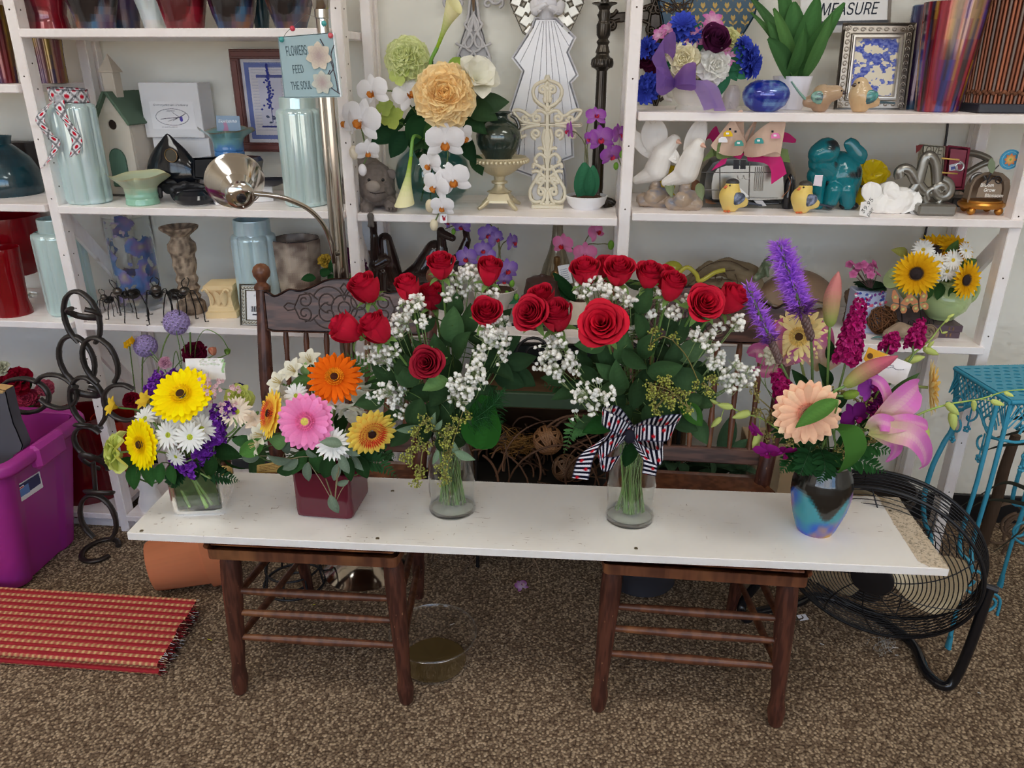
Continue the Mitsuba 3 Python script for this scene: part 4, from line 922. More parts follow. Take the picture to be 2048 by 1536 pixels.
for u,v,y,az,el,lb in((565,768,1.50,-35,40,'white alstroemeria left of the orange gerbera'),(592,745,1.51,-20,45,'white alstroemeria just left of the orange gerbera top'),(622,727,1.53,-5,60,'white alstroemeria peeking over the orange gerbera'),(522,885,1.44,-45,0,'white alstroemeria low left beside the pink gerbera'),(530,870,1.45,-30,20,'white alstroemeria under the left bicolour gerbera')):
 cc=S(236,232,212);m=ringof(6,lambda i:petal(.036,.02,62,-5,.2,(7,5),'oval',cc*.9,cc,.02));s_=cat([tube([(0,0,0),(.006*math.cos(i),.006*math.sin(i),.026)],.0007,4,S(200,180,120)) for i in range(6)])
 fl('alstroemeria',lb,'alstroemeria',None,[('petals',m,'petal'),('stamens',s_,'satin')],u,v,y,az,el,V2)
for u,v,y,lb in((710,785,1.48,'white hydrangea floret right of the orange gerbera, upper'),(705,812,1.47,'white hydrangea floret right of the orange gerbera, lower')):
 fl('hydrangea',lb,'hydrangea',None,[('florets',cat([ringof(4,lambda i:petal(.022,.022,10,-10,.1,(4,4),'round',S(214,216,196),S(232,232,220))).t(facing(RNG.normal()*25,20+RNG.normal()*20),RNG.normal(size=3)*.012) for _ in range(6)]),'petal')],u,v,y,5,20,V2)
EUC=S(116,132,112)
greens('eucalyptus_stem','grey-green eucalyptus stem hanging down the front of the burgundy cube','eucalyptus',None,V2,[(669,1010,1.385,46,285,.05),(683,966,1.39,30,200,.2),(690,930,1.39,46,285,.1),(672,945,1.40,40,255,.2),(616,945,1.40,44,265,.1)],EUC,seed=7,wr=.46,stemc=S(130,120,90))
greens('eucalyptus_stem','grey-green eucalyptus leaves spreading along the rim of the burgundy cube','eucalyptus',None,V2,[(555,918,1.41,50,175,.2),(500,915,1.44,40,190,.1),(622,905,1.41,34,120,.5),(662,886,1.372,44,160,.4),(704,902,1.41,38,330,.4),(715,925,1.43,40,310,.2),(580,930,1.42,40,215,.2),(575,895,1.44,36,60,.3)],EUC,seed=8,wr=.5,stemc=S(130,120,90))
greens('salal_stem','bright green leaves at the left of the burgundy cube bouquet','foliage',None,V2,[(500,898,1.43,66,215,.3,S(86,134,64)),(560,880,1.43,60,40,.4,S(104,140,84)),(485,882,1.46,46,170,.2,S(60,96,56)),(600,762,1.5,44,200,.4,S(110,150,84)),(612,738,1.51,36,80,.3,S(130,160,100)),(640,925,1.42,60,300,.1),(715,890,1.45,60,10,.2),(600,925,1.43,56,240,.2)],S(56,92,50),seed=9)
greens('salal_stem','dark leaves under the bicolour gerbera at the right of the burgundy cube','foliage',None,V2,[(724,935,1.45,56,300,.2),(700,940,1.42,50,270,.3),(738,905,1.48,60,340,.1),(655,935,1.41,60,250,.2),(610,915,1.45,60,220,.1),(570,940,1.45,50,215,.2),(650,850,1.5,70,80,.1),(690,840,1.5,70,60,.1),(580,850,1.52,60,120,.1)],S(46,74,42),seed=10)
fern('leather fern at the right of the burgundy cube',V2,[(715,925,1.47),(755,925,1.46),(795,955,1.46)],12,S(46,78,46));fern('leather fern reaching right behind the burgundy cube',V2,[(720,915,1.5),(760,905,1.5),(790,915,1.5)],13,S(60,92,54))
# --- 3 and 4: roses
def glass_vase(lb,u,vb,prof):
 t=thing('glass_vase',lb,'vase');P=at(u,vb,z=BZ);k=pxm(u,vb,P[1]);y=P[1]+prof[0][1]*k*.95;x=at(u,vb,y=y)[0]
 out=[(0,BZ+.0006)];
 for i,(v,hw) in enumerate(prof):out.append((hw*pxm(u,v,y),BZ+.0006 if i==0 else zat(x,y,v)))
 inn=[(r-.0032,max(z,BZ+.011)) for r,z in out[2:]][::-1]+[(0,BZ+.009)]
 part(t,'body',lathe(out+inn,48,sharp=75).t(None,(x,y,0)),'glass','clear glass');ztop=out[-1][1]
 return t,Vase(x,y,ztop,out[-1][0]*.85,BZ+.012,out[2][0]*.75)
v3,V3=glass_vase('clear glass vase with a flared foot, holding the left red roses',906,1035,[(1026,38),(1018,45),(1008,46.5),(995,44),(980,45),(950,47),(918,45),(895,38),(880,36),(868,40)])
v4,V4=glass_vase('clear glass vase with a striped bow, holding the right red roses',1257,1053,[(1044,40),(1034,48),(1022,49),(1008,46),(992,47),(960,50),(925,47),(900,40),(884,38),(872,42)])
def rs(vase,lb,u,v,y,az,el,w,h,op,seed,c=RED):
 k=pxm(u,v,y);R,H=w*k*.56,h*k*1.14
 t=fl('rose',lb,'rose',None,[('petal',rose(R,H,op,vary(c,.05),22,seed,False),'velvet'),('sepals',calyx(R),'leaf')],u,v,y,az,el,vase,(.0027,S(104,140,72)),shift=H*.5)
def side(dx,dy=1.0,toward=.35):
 d=nrm((dx,-toward,dy));return math.degrees(math.atan2(d[0],-d[1])),math.degrees(math.asin(d[2]))
for i,(u,v,y,d,w,h,op,lb) in enumerate(((729,575,1.44,(-.35,1),54,56,.35,'red rose bud leaning left before the carved chair rail'),(690,656,1.42,(-1.1,.8),56,58,.4,'leftmost red rose, lying almost sideways'),(750,655,1.41,(-.6,1),56,60,.4,'red rose close right of the leftmost rose'),(815,576,1.46,(-.1,1),44,56,.25,'narrow red rose bud right of the carved rail'),(881,529,1.47,(0,1),50,52,.55,'topmost red rose of the left vase'),(979,541,1.47,(.15,1),46,56,.3,'red rose bud below the purple orchids'),(972,625,1.42,(.12,.9,.7),54,58,.6,'half open red rose at the right of the left vase'),(862,592,1.53,(-.1,1),50,50,.35,'red rose half hidden behind baby\'s breath')),1):
 rs(V3,lb,u,v,y,*side(*d),w,h,op,i)
rs(V3,'wide open dark red rose low in the front of the left vase',854,726,1.38,-4,25,56,46,.9,31,S(140,12,36))
for i,(u,v,y,d,w,h,op,lb) in enumerate(((1112,631,1.42,(-.2,1,.5),60,64,.45,'red rose right behind the open rose at the left of the right vase'),(1082,592,1.50,(-.3,1),50,44,.5,'red rose top peeking above the paired open roses'),(1170,541,1.46,(-.15,1),54,54,.5,'red rose before the pink orchid'),(1212,536,1.52,(0,1),46,50,.4,'red rose partly hidden between two upper roses of the right vase'),(1238,541,1.46,(0,1,.5),56,60,.6,'topmost full red rose of the right vase'),(1299,548,1.47,(.1,1),52,54,.55,'red rose right of the topmost rose'),(1344,570,1.44,(.15,1),50,60,.45,'red rose bud before the carved chair rail of the right chair'),(1328,552,1.52,(.1,1),40,46,.4,'red rose half hidden behind the right rose bud'),(1462,597,1.46,(.65,1),56,62,.4,'rightmost red rose, leaning right')),41):
 rs(V4,lb,u,v,y,*side(*d),w,h,op,i)
rs(V4,'large wide open red rose in the front of the right vase',1204,648,1.375,-8,32,78,60,1.0,61,S(192,14,42))
rs(V4,'open red rose, left one of the pair at the left of the right vase',1062,627,1.41,-25,35,62,54,.8,62,S(178,16,44));rs(V4,'open red rose at the right of the right vase',1409,607,1.40,12,36,66,58,.85,63,S(182,16,44))
gyp("baby's breath spray up the left side of the left rose vase",V3,[(785,655,14,30),(805,630,14,30),(830,605,16,34),(845,640,12,18),(800,600,8,6),(800,660,12,20)],1,y=1.43)
gyp("baby's breath spray between the two upper roses of the left vase",V3,[(915,550,15,30),(940,545,14,30),(920,578,18,30),(895,590,12,14),(955,565,14,22),(985,585,10,10)],2,y=1.5)
gyp("baby's breath spray at the far left of the left rose vase",V3,[(735,708,16,22),(762,712,16,28),(785,700,14,24),(772,730,10,10),(748,800,14,18),(768,778,14,22),(790,795,14,24),(800,775,12,16),(795,825,12,10),(815,815,8,8)],3,y=1.44)
gyp("baby's breath spray down the middle of the left rose vase",V3,[(915,765,16,40),(935,780,16,34),(950,745,16,34),(955,720,14,22),(925,800,12,14),(905,790,10,14),(965,765,10,10)],4,y=1.39)
gyp("baby's breath spray under the half open rose of the left vase",V3,[(985,655,14,26),(1000,645,14,28),(985,685,15,26),(1005,700,14,22),(960,700,12,16),(970,670,12,16),(1010,675,10,12),(1005,725,8,6)],5,y=1.42)
gyp("baby's breath spray above the open rose of the right vase",V4,[(1165,580,14,26),(1190,565,14,30),(1205,575,12,24),(1220,585,14,16),(1245,590,14,18),(1180,555,8,10)],6,y=1.44)
gyp("baby's breath spray at the left of the right rose vase",V4,[(1090,700,16,30),(1110,690,16,32),(1135,715,16,30),(1110,735,16,34),(1085,730,14,22),(1150,740,10,12),(1125,680,12,16),(1120,760,10,8)],7,y=1.40)
gyp("baby's breath spray above the striped bow",V4,[(1165,785,16,22),(1190,775,14,20),(1205,800,14,20),(1180,815,12,14),(1225,785,10,10),(1155,800,10,8),(1150,835,8,5),(1215,825,8,6)],8,y=1.385)
gyp("baby's breath spray among the upper right roses of the right vase",V4,[(1260,600,14,16),(1285,590,12,14),(1320,590,12,16),(1345,620,14,18),(1325,610,12,14),(1375,600,10,10),(1265,660,12,12),(1300,630,10,10)],9,y=1.47)
gyp("baby's breath spray at the far right of the right rose vase",V4,[(1400,670,14,20),(1420,685,14,22),(1435,660,12,14),(1440,715,14,24),(1455,745,16,30),(1480,725,12,18),(1490,755,14,20),(1465,770,14,20),(1505,740,10,10),(1470,650,14,18),(1480,640,10,10),(1425,730,10,12)],10,y=1.44)
LG=S(60,88,54);LG2=S(78,104,72)
greens('lemon_leaf_stem','broad dark leaves standing in the middle of the left rose vase','foliage',None,V3,[(905,650,1.46,78,85,.1),(935,640,1.48,70,70,.1),(880,700,1.45,74,110,.2),(910,610,1.5,56,80,.1),(928,690,1.45,74,60,.2),(870,770,1.40,56,200,.4,S(92,124,74)),(845,700,1.47,60,130,.1)],LG,seed=21,wr=.62)
greens('lemon_leaf_stem','broad dark leaves at the left of the left rose vase','foliage',None,V3,[(770,745,1.46,70,160,.2),(810,750,1.44,66,140,.2),(790,700,1.48,70,120,.1),(740,800,1.45,64,195,.2),(780,845,1.45,70,215,.2),(830,830,1.42,70,250,.3),(760,770,1.49,66,180,.1),(815,690,1.48,60,100,.1),(800,870,1.46,60,230,.2)],S(54,78,48),seed=22,wr=.6)
greens('lemon_leaf_stem','broad dark leaves at the right of the left rose vase','foliage',None,V3,[(1010,690,1.47,76,30,.1),(1000,740,1.45,78,350,.2),(980,790,1.44,74,320,.2),(1040,720,1.48,70,10,.1),(950,830,1.42,72,290,.3),(1020,760,1.48,70,340,.1),(985,720,1.46,70,50,.2),(1045,755,1.5,66,330,.1),(1010,640,1.5,60,60,.1)],S(50,74,48),seed=23,wr=.58)
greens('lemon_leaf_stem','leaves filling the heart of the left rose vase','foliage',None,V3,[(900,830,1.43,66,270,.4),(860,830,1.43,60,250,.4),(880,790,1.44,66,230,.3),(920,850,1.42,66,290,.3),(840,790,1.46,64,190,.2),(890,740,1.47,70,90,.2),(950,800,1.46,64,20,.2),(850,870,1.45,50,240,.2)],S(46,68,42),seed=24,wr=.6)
bl_=thing('galax_leaf','large glossy dark leaf cut square, hanging over the right of the left glass vase','leaf')
P=at(965,840,y=1.43);k=pxm(965,840,1.43);part(bl_,'blade',leaf(110*k,84*k,S(40,88,34),-18,.1,(12,7),'round').t(dirR((-.12,-.25,-1),10,(0,-1,.2)),P+[0.01,0,.055]),'leaf');part(bl_,'stalk',tube([P+[0.01,0,.055],V3.m+[.01,0,.02],V3.m-[0,0,.03]],.0015,5,S(60,90,44)),'satin')
fern('feathery plumosus fern over the right of the left glass vase',V3,[(930,850,1.42),(980,815,1.41),(1010,780,1.42)],31,S(44,88,48),True,w=.05);fern('feathery plumosus fern drooping right of the left glass vase',V3,[(925,855,1.42),(970,835,1.41),(1005,845,1.42)],32,S(44,88,48),True,w=.045)
fern('leather fern at the upper left of the left rose vase',V3,[(800,780,1.47),(740,740,1.5),(690,705,1.52)],33,S(62,92,46))
seeded('seeded eucalyptus trailing over the left glass vase, left strand',V3,[(850,845,16,48),(835,870,18,60),(822,895,16,54),(812,920,14,48),(850,890,14,36),(840,945,14,48),(835,965,10,30)],41,y=1.40,leaves=((815,857,1.41,50,190),(868,838,1.40,34,80),(878,850,1.4,30,60)))
seeded('seeded eucalyptus trailing over the left glass vase, right strand',V3,[(905,855,16,48),(890,880,16,54),(897,905,14,48),(885,935,13,42),(890,960,10,36),(920,840,12,30),(935,825,10,20)],42,y=1.40,leaves=((930,912,1.39,46,345),(870,915,1.39,34,255),(910,895,1.4,36,100)))
greens('lemon_leaf_stem','broad dark leaves in the middle of the right rose vase','foliage',None,V4,[(1290,600,1.46,66,70,.1),(1280,650,1.46,62,100,.1),(1250,700,1.45,74,90,.2),(1300,690,1.45,72,60,.2),(1180,690,1.42,66,175,.3),(1240,750,1.44,74,110,.2),(1330,740,1.43,76,20,.3),(1270,720,1.43,66,320,.3),(1215,740,1.45,60,150,.2)],LG,seed=51,wr=.58)
greens('lemon_leaf_stem','broad leaves at the right of the right rose vase','foliage',None,V4,[(1390,700,1.46,80,40,.2,LG2),(1360,660,1.48,70,60,.1),(1380,760,1.44,84,350,.3),(1345,710,1.47,70,80,.1),(1420,740,1.48,70,15,.1),(1385,830,1.42,66,320,.3,S(60,104,44)),(1400,860,1.44,64,300,.2),(1340,640,1.48,60,100,.1),(1370,850,1.42,60,345,.3)],S(56,80,52),seed=52,wr=.58)
greens('lemon_leaf_stem','broad dark leaves at the left of the right rose vase','foliage',None,V4,[(1170,745,1.45,66,140,.2),(1150,770,1.46,64,180,.2),(1130,790,1.47,60,200,.2),(1200,850,1.42,80,200,.3,S(36,74,34)),(1180,845,1.43,70,190,.3),(1210,710,1.47,66,120,.1),(1165,720,1.48,60,130,.1),(1110,760,1.49,60,170,.1)],S(50,74,46),seed=53,wr=.5)
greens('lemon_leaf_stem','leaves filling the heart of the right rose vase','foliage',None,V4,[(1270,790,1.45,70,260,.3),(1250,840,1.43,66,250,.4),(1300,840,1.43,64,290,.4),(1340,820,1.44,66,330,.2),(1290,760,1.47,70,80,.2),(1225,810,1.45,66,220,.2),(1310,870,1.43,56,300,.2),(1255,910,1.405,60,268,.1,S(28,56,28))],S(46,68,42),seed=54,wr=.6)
seeded('seeded eucalyptus cluster at the right front of the right rose vase',V4,[(1330,760,18,60),(1315,790,20,72),(1340,800,20,72),(1310,820,14,42),(1360,785,16,48),(1375,815,14,36),(1300,770,12,30)],43,y=1.40,leaves=((1388,828,1.41,34,290),))
seeded('seeded eucalyptus between rose stems of the right vase',V4,[(1310,665,12,30),(1300,690,10,18),(1345,680,10,18),(1400,770,16,48),(1415,785,12,30),(1420,760,12,30)],44,y=1.44)
fern('leather fern at the left under the right rose vase',V4,[(1190,860,1.45),(1150,855,1.45),(1128,905,1.46)],34,S(70,108,62));fern('small fern left of the right rose vase',V4,[(1170,790,1.5),(1130,775,1.5),(1085,770,1.52)],35,S(44,70,40))
fill('scattered leaves low in the left rose vase, behind the eucalyptus',V3,[(860,800,1.47,26),(920,800,1.47,26),(960,770,1.48,24),(820,760,1.48,26),(890,700,1.5,26),(900,860,1.45,16)],81,S(58,80,50))
fill('scattered leaves high in the left rose vase, behind the upper roses',V3,[(870,640,1.52,22),(930,650,1.52,22),(960,690,1.5,22),(850,680,1.52,22),(900,610,1.53,16),(1000,720,1.5,24),(800,720,1.52,20)],82,S(52,76,48),54)
fill('scattered leaves low in the right rose vase, behind the bow',V4,[(1220,790,1.47,26),(1290,800,1.47,24),(1340,780,1.48,26),(1180,770,1.49,24),(1270,850,1.45,20),(1390,800,1.47,24)],83,S(58,80,50))
fill('scattered leaves high in the right rose vase, behind the roses',V4,[(1230,700,1.52,24),(1300,650,1.52,24),(1350,690,1.52,24),(1280,610,1.53,18),(1180,700,1.52,24),(1400,720,1.5,24),(1320,730,1.49,24)],84,S(56,78,52),54)
# striped bow on the right vase
bow=thing('ribbon_bow','black and white striped ribbon bow with small red hearts on the right rose vase','bow')
def band(cps,w,seed=0,n=40,nw=13,tw=None,stripes=5.0,hearts=True):
 """ribbon through (u, v, y, edge angle) with stripes across its length and red spots"""
 P=spline(np.array([np.r_[at(a,b,y=yy),math.radians(e)] for a,b,yy,e in cps]),n//max(1,len(cps)-1));c,e=P[:,:3],P[:,3]
 d=np.stack([np.cos(e),-.15*np.ones(len(e)),np.sin(e)],1);d/=np.linalg.norm(d,axis=1,keepdims=True)
 t=np.linspace(-1,1,nw);G=c[:,None]+d[:,None]*(t*w/2)[None,:,None]
 L=np.r_[0,np.cumsum(np.linalg.norm(np.diff(c,axis=0),axis=1))]
 return G,L,t
def striped(G,L,t,per=.0105,sub=6,along=True):
 a,b=G.shape[:2];ss=np.linspace(0,a-1,(a-1)*sub+1);i=np.minimum(ss.astype(int),a-2);f=(ss-i)[:,None,None]
 H=G[i]*(1-f)+G[i+1]*f;LL=np.interp(ss,np.arange(a),L)
 st=(np.floor(LL/(per/2))%2)[:,None]*np.ones(b)
 col_=np.where(st[...,None]>.5,S(24,24,38),S(232,230,236))
 col_[:,[0,-1]]=S(30,28,50)
 k=np.floor(LL/.021)[:,None];cu=(LL[:,None]/.021-k-.5)*.021;tt=(t[None,:]-np.where(k%2==0,.38,-.38))*.019
 hh=(cu**2+tt**2<.0042**2);col_[hh]=S(196,28,40);return grid(H,col_)
W_=.038
loops=[[(1258,868,1.405,60),(1235,850,1.375,75),(1212,838,1.365,85),(1205,830,1.385,90),(1230,828,1.41,70),(1256,862,1.415,60)],[(1258,872,1.405,90),(1290,865,1.365,92),(1320,868,1.36,95),(1345,862,1.375,80),(1350,842,1.395,60),(1300,850,1.415,80),(1262,868,1.415,90)],[(1256,878,1.405,45),(1225,890,1.37,80),(1205,905,1.365,95),(1200,925,1.375,100),(1230,925,1.395,70),(1258,884,1.41,60)],[(1262,880,1.405,120),(1290,905,1.37,110),(1318,915,1.362,100),(1325,895,1.38,95),(1290,885,1.41,110),(1262,876,1.412,100)]]
for lp_ in loops:part(bow,'loop',striped(*band(lp_,W_)),'petal')
part(bow,'tail',striped(*band([(1252,872,1.40,60),(1225,868,1.385,70),(1195,885,1.37,40),(1172,915,1.365,15),(1160,958,1.368,0)],.034)),'petal');part(bow,'tail',striped(*band([(1264,880,1.40,120),(1285,905,1.375,150),(1300,925,1.365,160),(1298,950,1.37,165)],.030)),'petal')
part(bow,'knot',ball((.013,.010,.015),S(30,28,40),8,at(1259,873,y=1.392)).jit(.002,80),'matte')
# --- 5: iridescent vase
v5=thing('iridescent_vase','squat dark glass vase with blue and purple lustre at the right end of the board','vase')
m5,c5,k5=turn(1627,1069,BZ,[(1069,26),(1064,32),(1050,40),(1030,48),(1010,55),(985,60),(965,60),(950,57),(935,50),(925,46),(918,50),(916,48),(925,43),(950,50),(985,54),(1040,40),(1055,20)],64)
def iri(v,zr=(BZ,BZ+.17),dark=S(26,22,22),seed=3,hue=(S(18,86,186),S(110,44,150),S(184,136,48),S(44,146,160))):
 """swirled lustre colours fired onto the glass"""
 n1=meshkit.fbm(v*np.array([20,20,26])+seed,3,seed);n2=meshkit.fbm(v*np.array([22,22,15])+seed+9,3,seed+1);n3=meshkit.fbm(v*14+seed+5,2,seed+2)
 c=lerp(hue[0],hue[1],np.clip((n1-.42)*5,0,1));c=c*(1-np.clip((n2-.52)*6,0,1))[:,None]+hue[2]*np.clip((n2-.52)*6,0,1)[:,None]
 c=c*(1-np.clip((n3-.55)*6,0,1))[:,None]+hue[3]*np.clip((n3-.55)*6,0,1)[:,None];return c
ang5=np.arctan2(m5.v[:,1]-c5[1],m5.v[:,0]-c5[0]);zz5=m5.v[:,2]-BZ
refl_edge=.105-.055*np.cos(ang5*3+2.2)*(np.cos(ang5*1.0+PI/2)>-.5)+.02*np.cos(ang5*5)
up5=np.clip((zz5-refl_edge)/.006+.5,0,1)
def densify(m,k=1):
 tm=trimesh.Trimesh(m.v,m.f,process=False)
 for _ in range(k):tm=tm.subdivide()
 return M(tm.vertices,tm.faces)
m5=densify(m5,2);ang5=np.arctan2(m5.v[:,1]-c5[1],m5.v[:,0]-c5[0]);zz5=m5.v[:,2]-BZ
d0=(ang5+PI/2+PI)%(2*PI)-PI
refl_edge=.115-.06*np.exp(-(d0/.45)**2)-.05*np.exp(-((d0-2.1)/.45)**2)-.05*np.exp(-((d0+2.1)/.45)**2)  # lower edge of the dark room reflection painted into the glass colour
up5=np.clip((zz5-refl_edge)/.004+.5,0,1);m5.c=lerp(iri(m5.v),S(22,20,18),up5)
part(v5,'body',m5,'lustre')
V5=Vase(c5[0],c5[1],zat(c5[0],c5[1],918),.04,BZ+.03,.03)
def liatris(lb,u0,v0,u1,v1_,y,wpx,seed,n=1500):
 rng=np.random.default_rng(seed);t=thing('liatris',lb,'liatris');a,b=at(u0,v0,y=y),at(u1,v1_,y=y+.01);ax=nrm(b-a);F=aim(ax);R0=wpx*.5*pxm(u0,v0,y);o=[];dk=[]
 for i in range(n):
  f=rng.random();th_=rng.random()*2*PI;p=a+(b-a)*f+F@np.array([math.cos(th_),math.sin(th_),0])*R0*.35;k=1-.45*max(0,(f-.75)/.25)
  d=nrm(F@np.array([math.cos(th_),math.sin(th_),.35+rng.normal()*.35]));w=nrm(np.cross(d,rng.normal(size=3)))*.0011;L=R0*1.05*k*rng.uniform(.6,1.15);q=rng.normal(size=3)*.002
  cc=vary(LILAC,.14,rng) if f>.12 else vary(S(120,70,150),.2,rng)
  o.append(M(np.array([p-w,p+w,p+d*L*.55+q+w,p+d*L*.55+q-w,p+d*L+q*1.5]),[[0,1,2],[0,2,3],[3,2,4]],cc))
 for i in range(60):
  f=-.35+.5*i/60;th_=i*2.4;p=a+(b-a)*f+F@np.array([math.cos(th_),math.sin(th_),0])*R0*.22;dk.append(ball((.0042,.0042,.006),vary(S(96,74,70),.2,rng),4,p))
 part(t,'florets',cat(o),'petal');part(t,'buds',cat(dk),'satin','brown-green closed buds low on the spike','stuff');part(t,'stem',tube(np.vstack([b,(a+b)/2,V5.path(a,ax,.05)]),.0028,6,S(96,120,70),smooth=4),'satin')
liatris('tall purple liatris spike',1606,628,1557,484,1.50,48,1);liatris('short purple liatris spike left of the tall one',1543,684,1494,570,1.47,36,2,700)
MG,MG2=S(164,28,98),S(190,52,124)
for u0,v0,u1,v1_,y,rp,n,lb in((1592,835,1552,745,1.46,32,46,'magenta stock spike above the peach gerbera'),(1690,730,1722,600,1.49,32,60,'magenta stock spike right of the lily bud'),(1776,700,1790,668,1.52,18,16,'small magenta stock above the white card'),(1826,695,1842,640,1.52,16,18,'thin magenta stock at the far right of the lily bouquet'),(1735,830,1770,780,1.52,24,22,'dark magenta stock behind the open lily')):
 spike('stock',lb,'stock',None,V5,u0,v0,u1,v1_,y,y+.02,rp,n,MG if v0!=830 else S(110,30,96),MG2,.0135,int(u0))
def lily2(lb,petals,base,mouth,c=S(214,120,190),thr=S(222,220,150),stam=()):
 """a lily whose petals follow photo points (u, v, y), each with half widths in px"""
 t=thing('lily',lb,'lily')
 for pts,wd,nrm_ in petals:
  q=spline(np.array([np.r_[at(u,v,y=y),w*pxm(u,v,y)] for(u,v,y),w in zip(pts,wd)]),5);p,w=q[:,:3],q[:,3];T_=np.gradient(p,axis=0);N_=np.array(nrm_,float);sd=np.cross(T_,N_);sd/=np.linalg.norm(sd,axis=1,keepdims=True)+1e-9;up_=np.cross(sd,T_);up_/=np.linalg.norm(up_,axis=1,keepdims=True)+1e-9
  tt=np.linspace(-1,1,9);P=p[:,None]+sd[:,None]*(tt[None,:,None]*w[:,None,None])+up_[:,None]*((.28*tt**2)[None,:,None]*w[:,None,None])
  f=np.linspace(0,1,len(p));cc=lerp(thr,c,np.clip(f*2.2-.1,0,1)[:,None]*np.ones(9));k=np.exp(-(tt/.22)**2)[None,:,None]*(.75-.5*f)[:,None,None];cc=cc*(1-k)+S(236,214,196)*k;part(t,'petal',grid(P,cc),'petal')
 for q in stam:part(t,'stamen',tube([at(*q[0][:2],y=q[0][2]),at(*q[1][:2],y=q[1][2])],.0011,5,S(206,214,150)),'satin');part(t,'anther',ball((.006,.0025,.0025),S(150,90,50),6,at(*q[1][:2],y=q[1][2])),'matte')
 B=at(*base[:2],y=base[2]);part(t,'stem',tube(V5.path(B,nrm(at(*mouth[:2],y=mouth[2])-B),.05),.003,7,S(110,146,76),smooth=5),'satin')
F_=(0,-1,.1)
lily2('wide open pink lily at the right of the iridescent vase',[([(1736,856,1.45),(1760,832,1.43),(1772,800,1.43),(1762,770,1.44),(1744,758,1.45),(1730,762,1.46)],(8,17,16,14,9,1),(.7,-1,0)),([(1738,858,1.44),(1775,828,1.42),(1812,796,1.42),(1832,776,1.44),(1836,768,1.46)],(8,26,34,22,3),F_),([(1740,860,1.43),(1775,852,1.40),(1815,845,1.39),(1848,850,1.41),(1856,856,1.43)],(7,17,18,12,1),(0,-1,.7)),([(1740,862,1.43),(1785,864,1.39),(1825,874,1.37),(1846,900,1.38),(1850,925,1.40),(1838,938,1.42)],(8,22,25,20,12,2),(.2,-1,.4)),([(1738,862,1.44),(1768,872,1.42),(1790,886,1.41),(1788,906,1.42),(1772,924,1.43)],(8,15,15,13,3),(.3,-1,0)),([(1736,858,1.43),(1755,846,1.405),(1776,848,1.395),(1790,862,1.40)],(9,18,17,5),(0,-1,.5))],(1733,860,1.46),(1790,850,1.40))
lily2('pink lily turned away behind the two liatris spikes',[([(1556,730,1.56),(1538,715,1.54),(1515,702,1.53),(1495,708,1.54)],(8,18,20,4),F_),([(1560,725,1.55),(1552,690,1.53),(1556,660,1.54),(1575,645,1.56),(1592,648,1.58)],(8,14,14,12,4),(-.6,-1,0)),([(1566,728,1.55),(1590,712,1.53),(1612,700,1.55)],(8,16,6),F_),([(1556,735,1.55),(1530,742,1.53),(1505,738,1.54)],(8,14,3),F_)],(1560,735,1.56),(1560,700,1.54),S(190,96,146),S(200,150,150))
lily2('pink lily behind the lily bud',[([(1642,740,1.55),(1640,700,1.53),(1634,665,1.54),(1622,648,1.57)],(9,15,14,5),F_),([(1646,740,1.56),(1656,700,1.55),(1654,660,1.56),(1640,642,1.58)],(8,13,11,3),(.5,-1,0)),([(1638,738,1.55),(1620,712,1.53),(1598,700,1.54),(1580,706,1.56)],(8,14,12,3),F_),([(1650,738,1.56),(1676,712,1.56),(1690,690,1.58)],(8,14,5),F_)],(1645,745,1.56),(1640,690,1.54),S(190,96,146),S(214,196,150))
def lilybud(lb,pts,y,r,cb,ct,n=12,green=True):
 t=thing('lily_bud',lb,'lily bud');q=spline(np.array([at(a,b,y=y) for a,b in pts]),8);f=np.linspace(0,1,len(q));k=pxm(*pts[0],y)
 rad=r*k*np.interp(f,[0,.08,.3,.6,.85,1],[.35,.7,.95,1,.6,.08]);cc=lerp(cb,ct,np.clip(f*1.5-.1,0,1));m=tube(q,rad,18,cc)
 th_=np.tile(np.arange(18),len(q));m.v[:len(q)*18]+=0
 sd=np.where((np.arange(len(m.v))%6==0),.82,1.0)[:,None];m.c=m.c*sd
 part(t,'bud',m,'petal');part(t,'stem',tube(V5.path(q[0],nrm(q[1]-q[0]),.03),.0026,6,S(110,146,76),smooth=4),'satin')
lilybud('upright closed pink and green lily bud',[(1660,652),(1664,600),(1677,543)],1.49,17,S(150,172,90),S(206,132,128));lilybud('large closed pink lily bud lying across the white card',[(1690,772),(1735,740),(1796,712)],1.425,17,S(164,176,96),S(196,100,120));lilybud('small green lily bud right of the peach gerbera',[(1686,792),(1702,789),(1721,783)],1.44,10,S(120,150,60),S(140,166,70))
ger('peach gerbera in front of the iridescent vase bouquet',1614,824,1.42,-2,12,.064,(236,160,130),(250,196,160),(232,150,128),(60,40,24),n=24,layers=2,wid=.27,vv=V5) if False else None
p_,c_,e_=gerbera(.066,S(240,172,140),S(252,206,170),S(232,156,134),S(60,40,24),22,-8,.28,2);fl('gerbera','peach gerbera with a green leaf across it in the iridescent vase','gerbera',None,[('petal',p_,'petal'),('ring',c_,'petal'),('eye',e_,'matte')],1614,824,1.42,-2,10,V5,(.003,S(150,170,96)))
for u,v,y,az,el,lb in((1596,672,1.55,-8,12,'pale yellow gerbera turned aside behind the liatris'),(1856,775,1.54,72,10,'pale yellow gerbera at the right of the white card')):
 p_,c_,e_=gerbera(.06,S(238,210,140),S(246,226,160),S(232,200,110),S(70,46,24),24,0,.18,3);fl('gerbera',lb,'gerbera',None,[('petal',p_,'petal'),('ring',c_,'petal'),('eye',e_,'matte')],u,v,y,az,el,V5,(.003,S(150,170,96)))
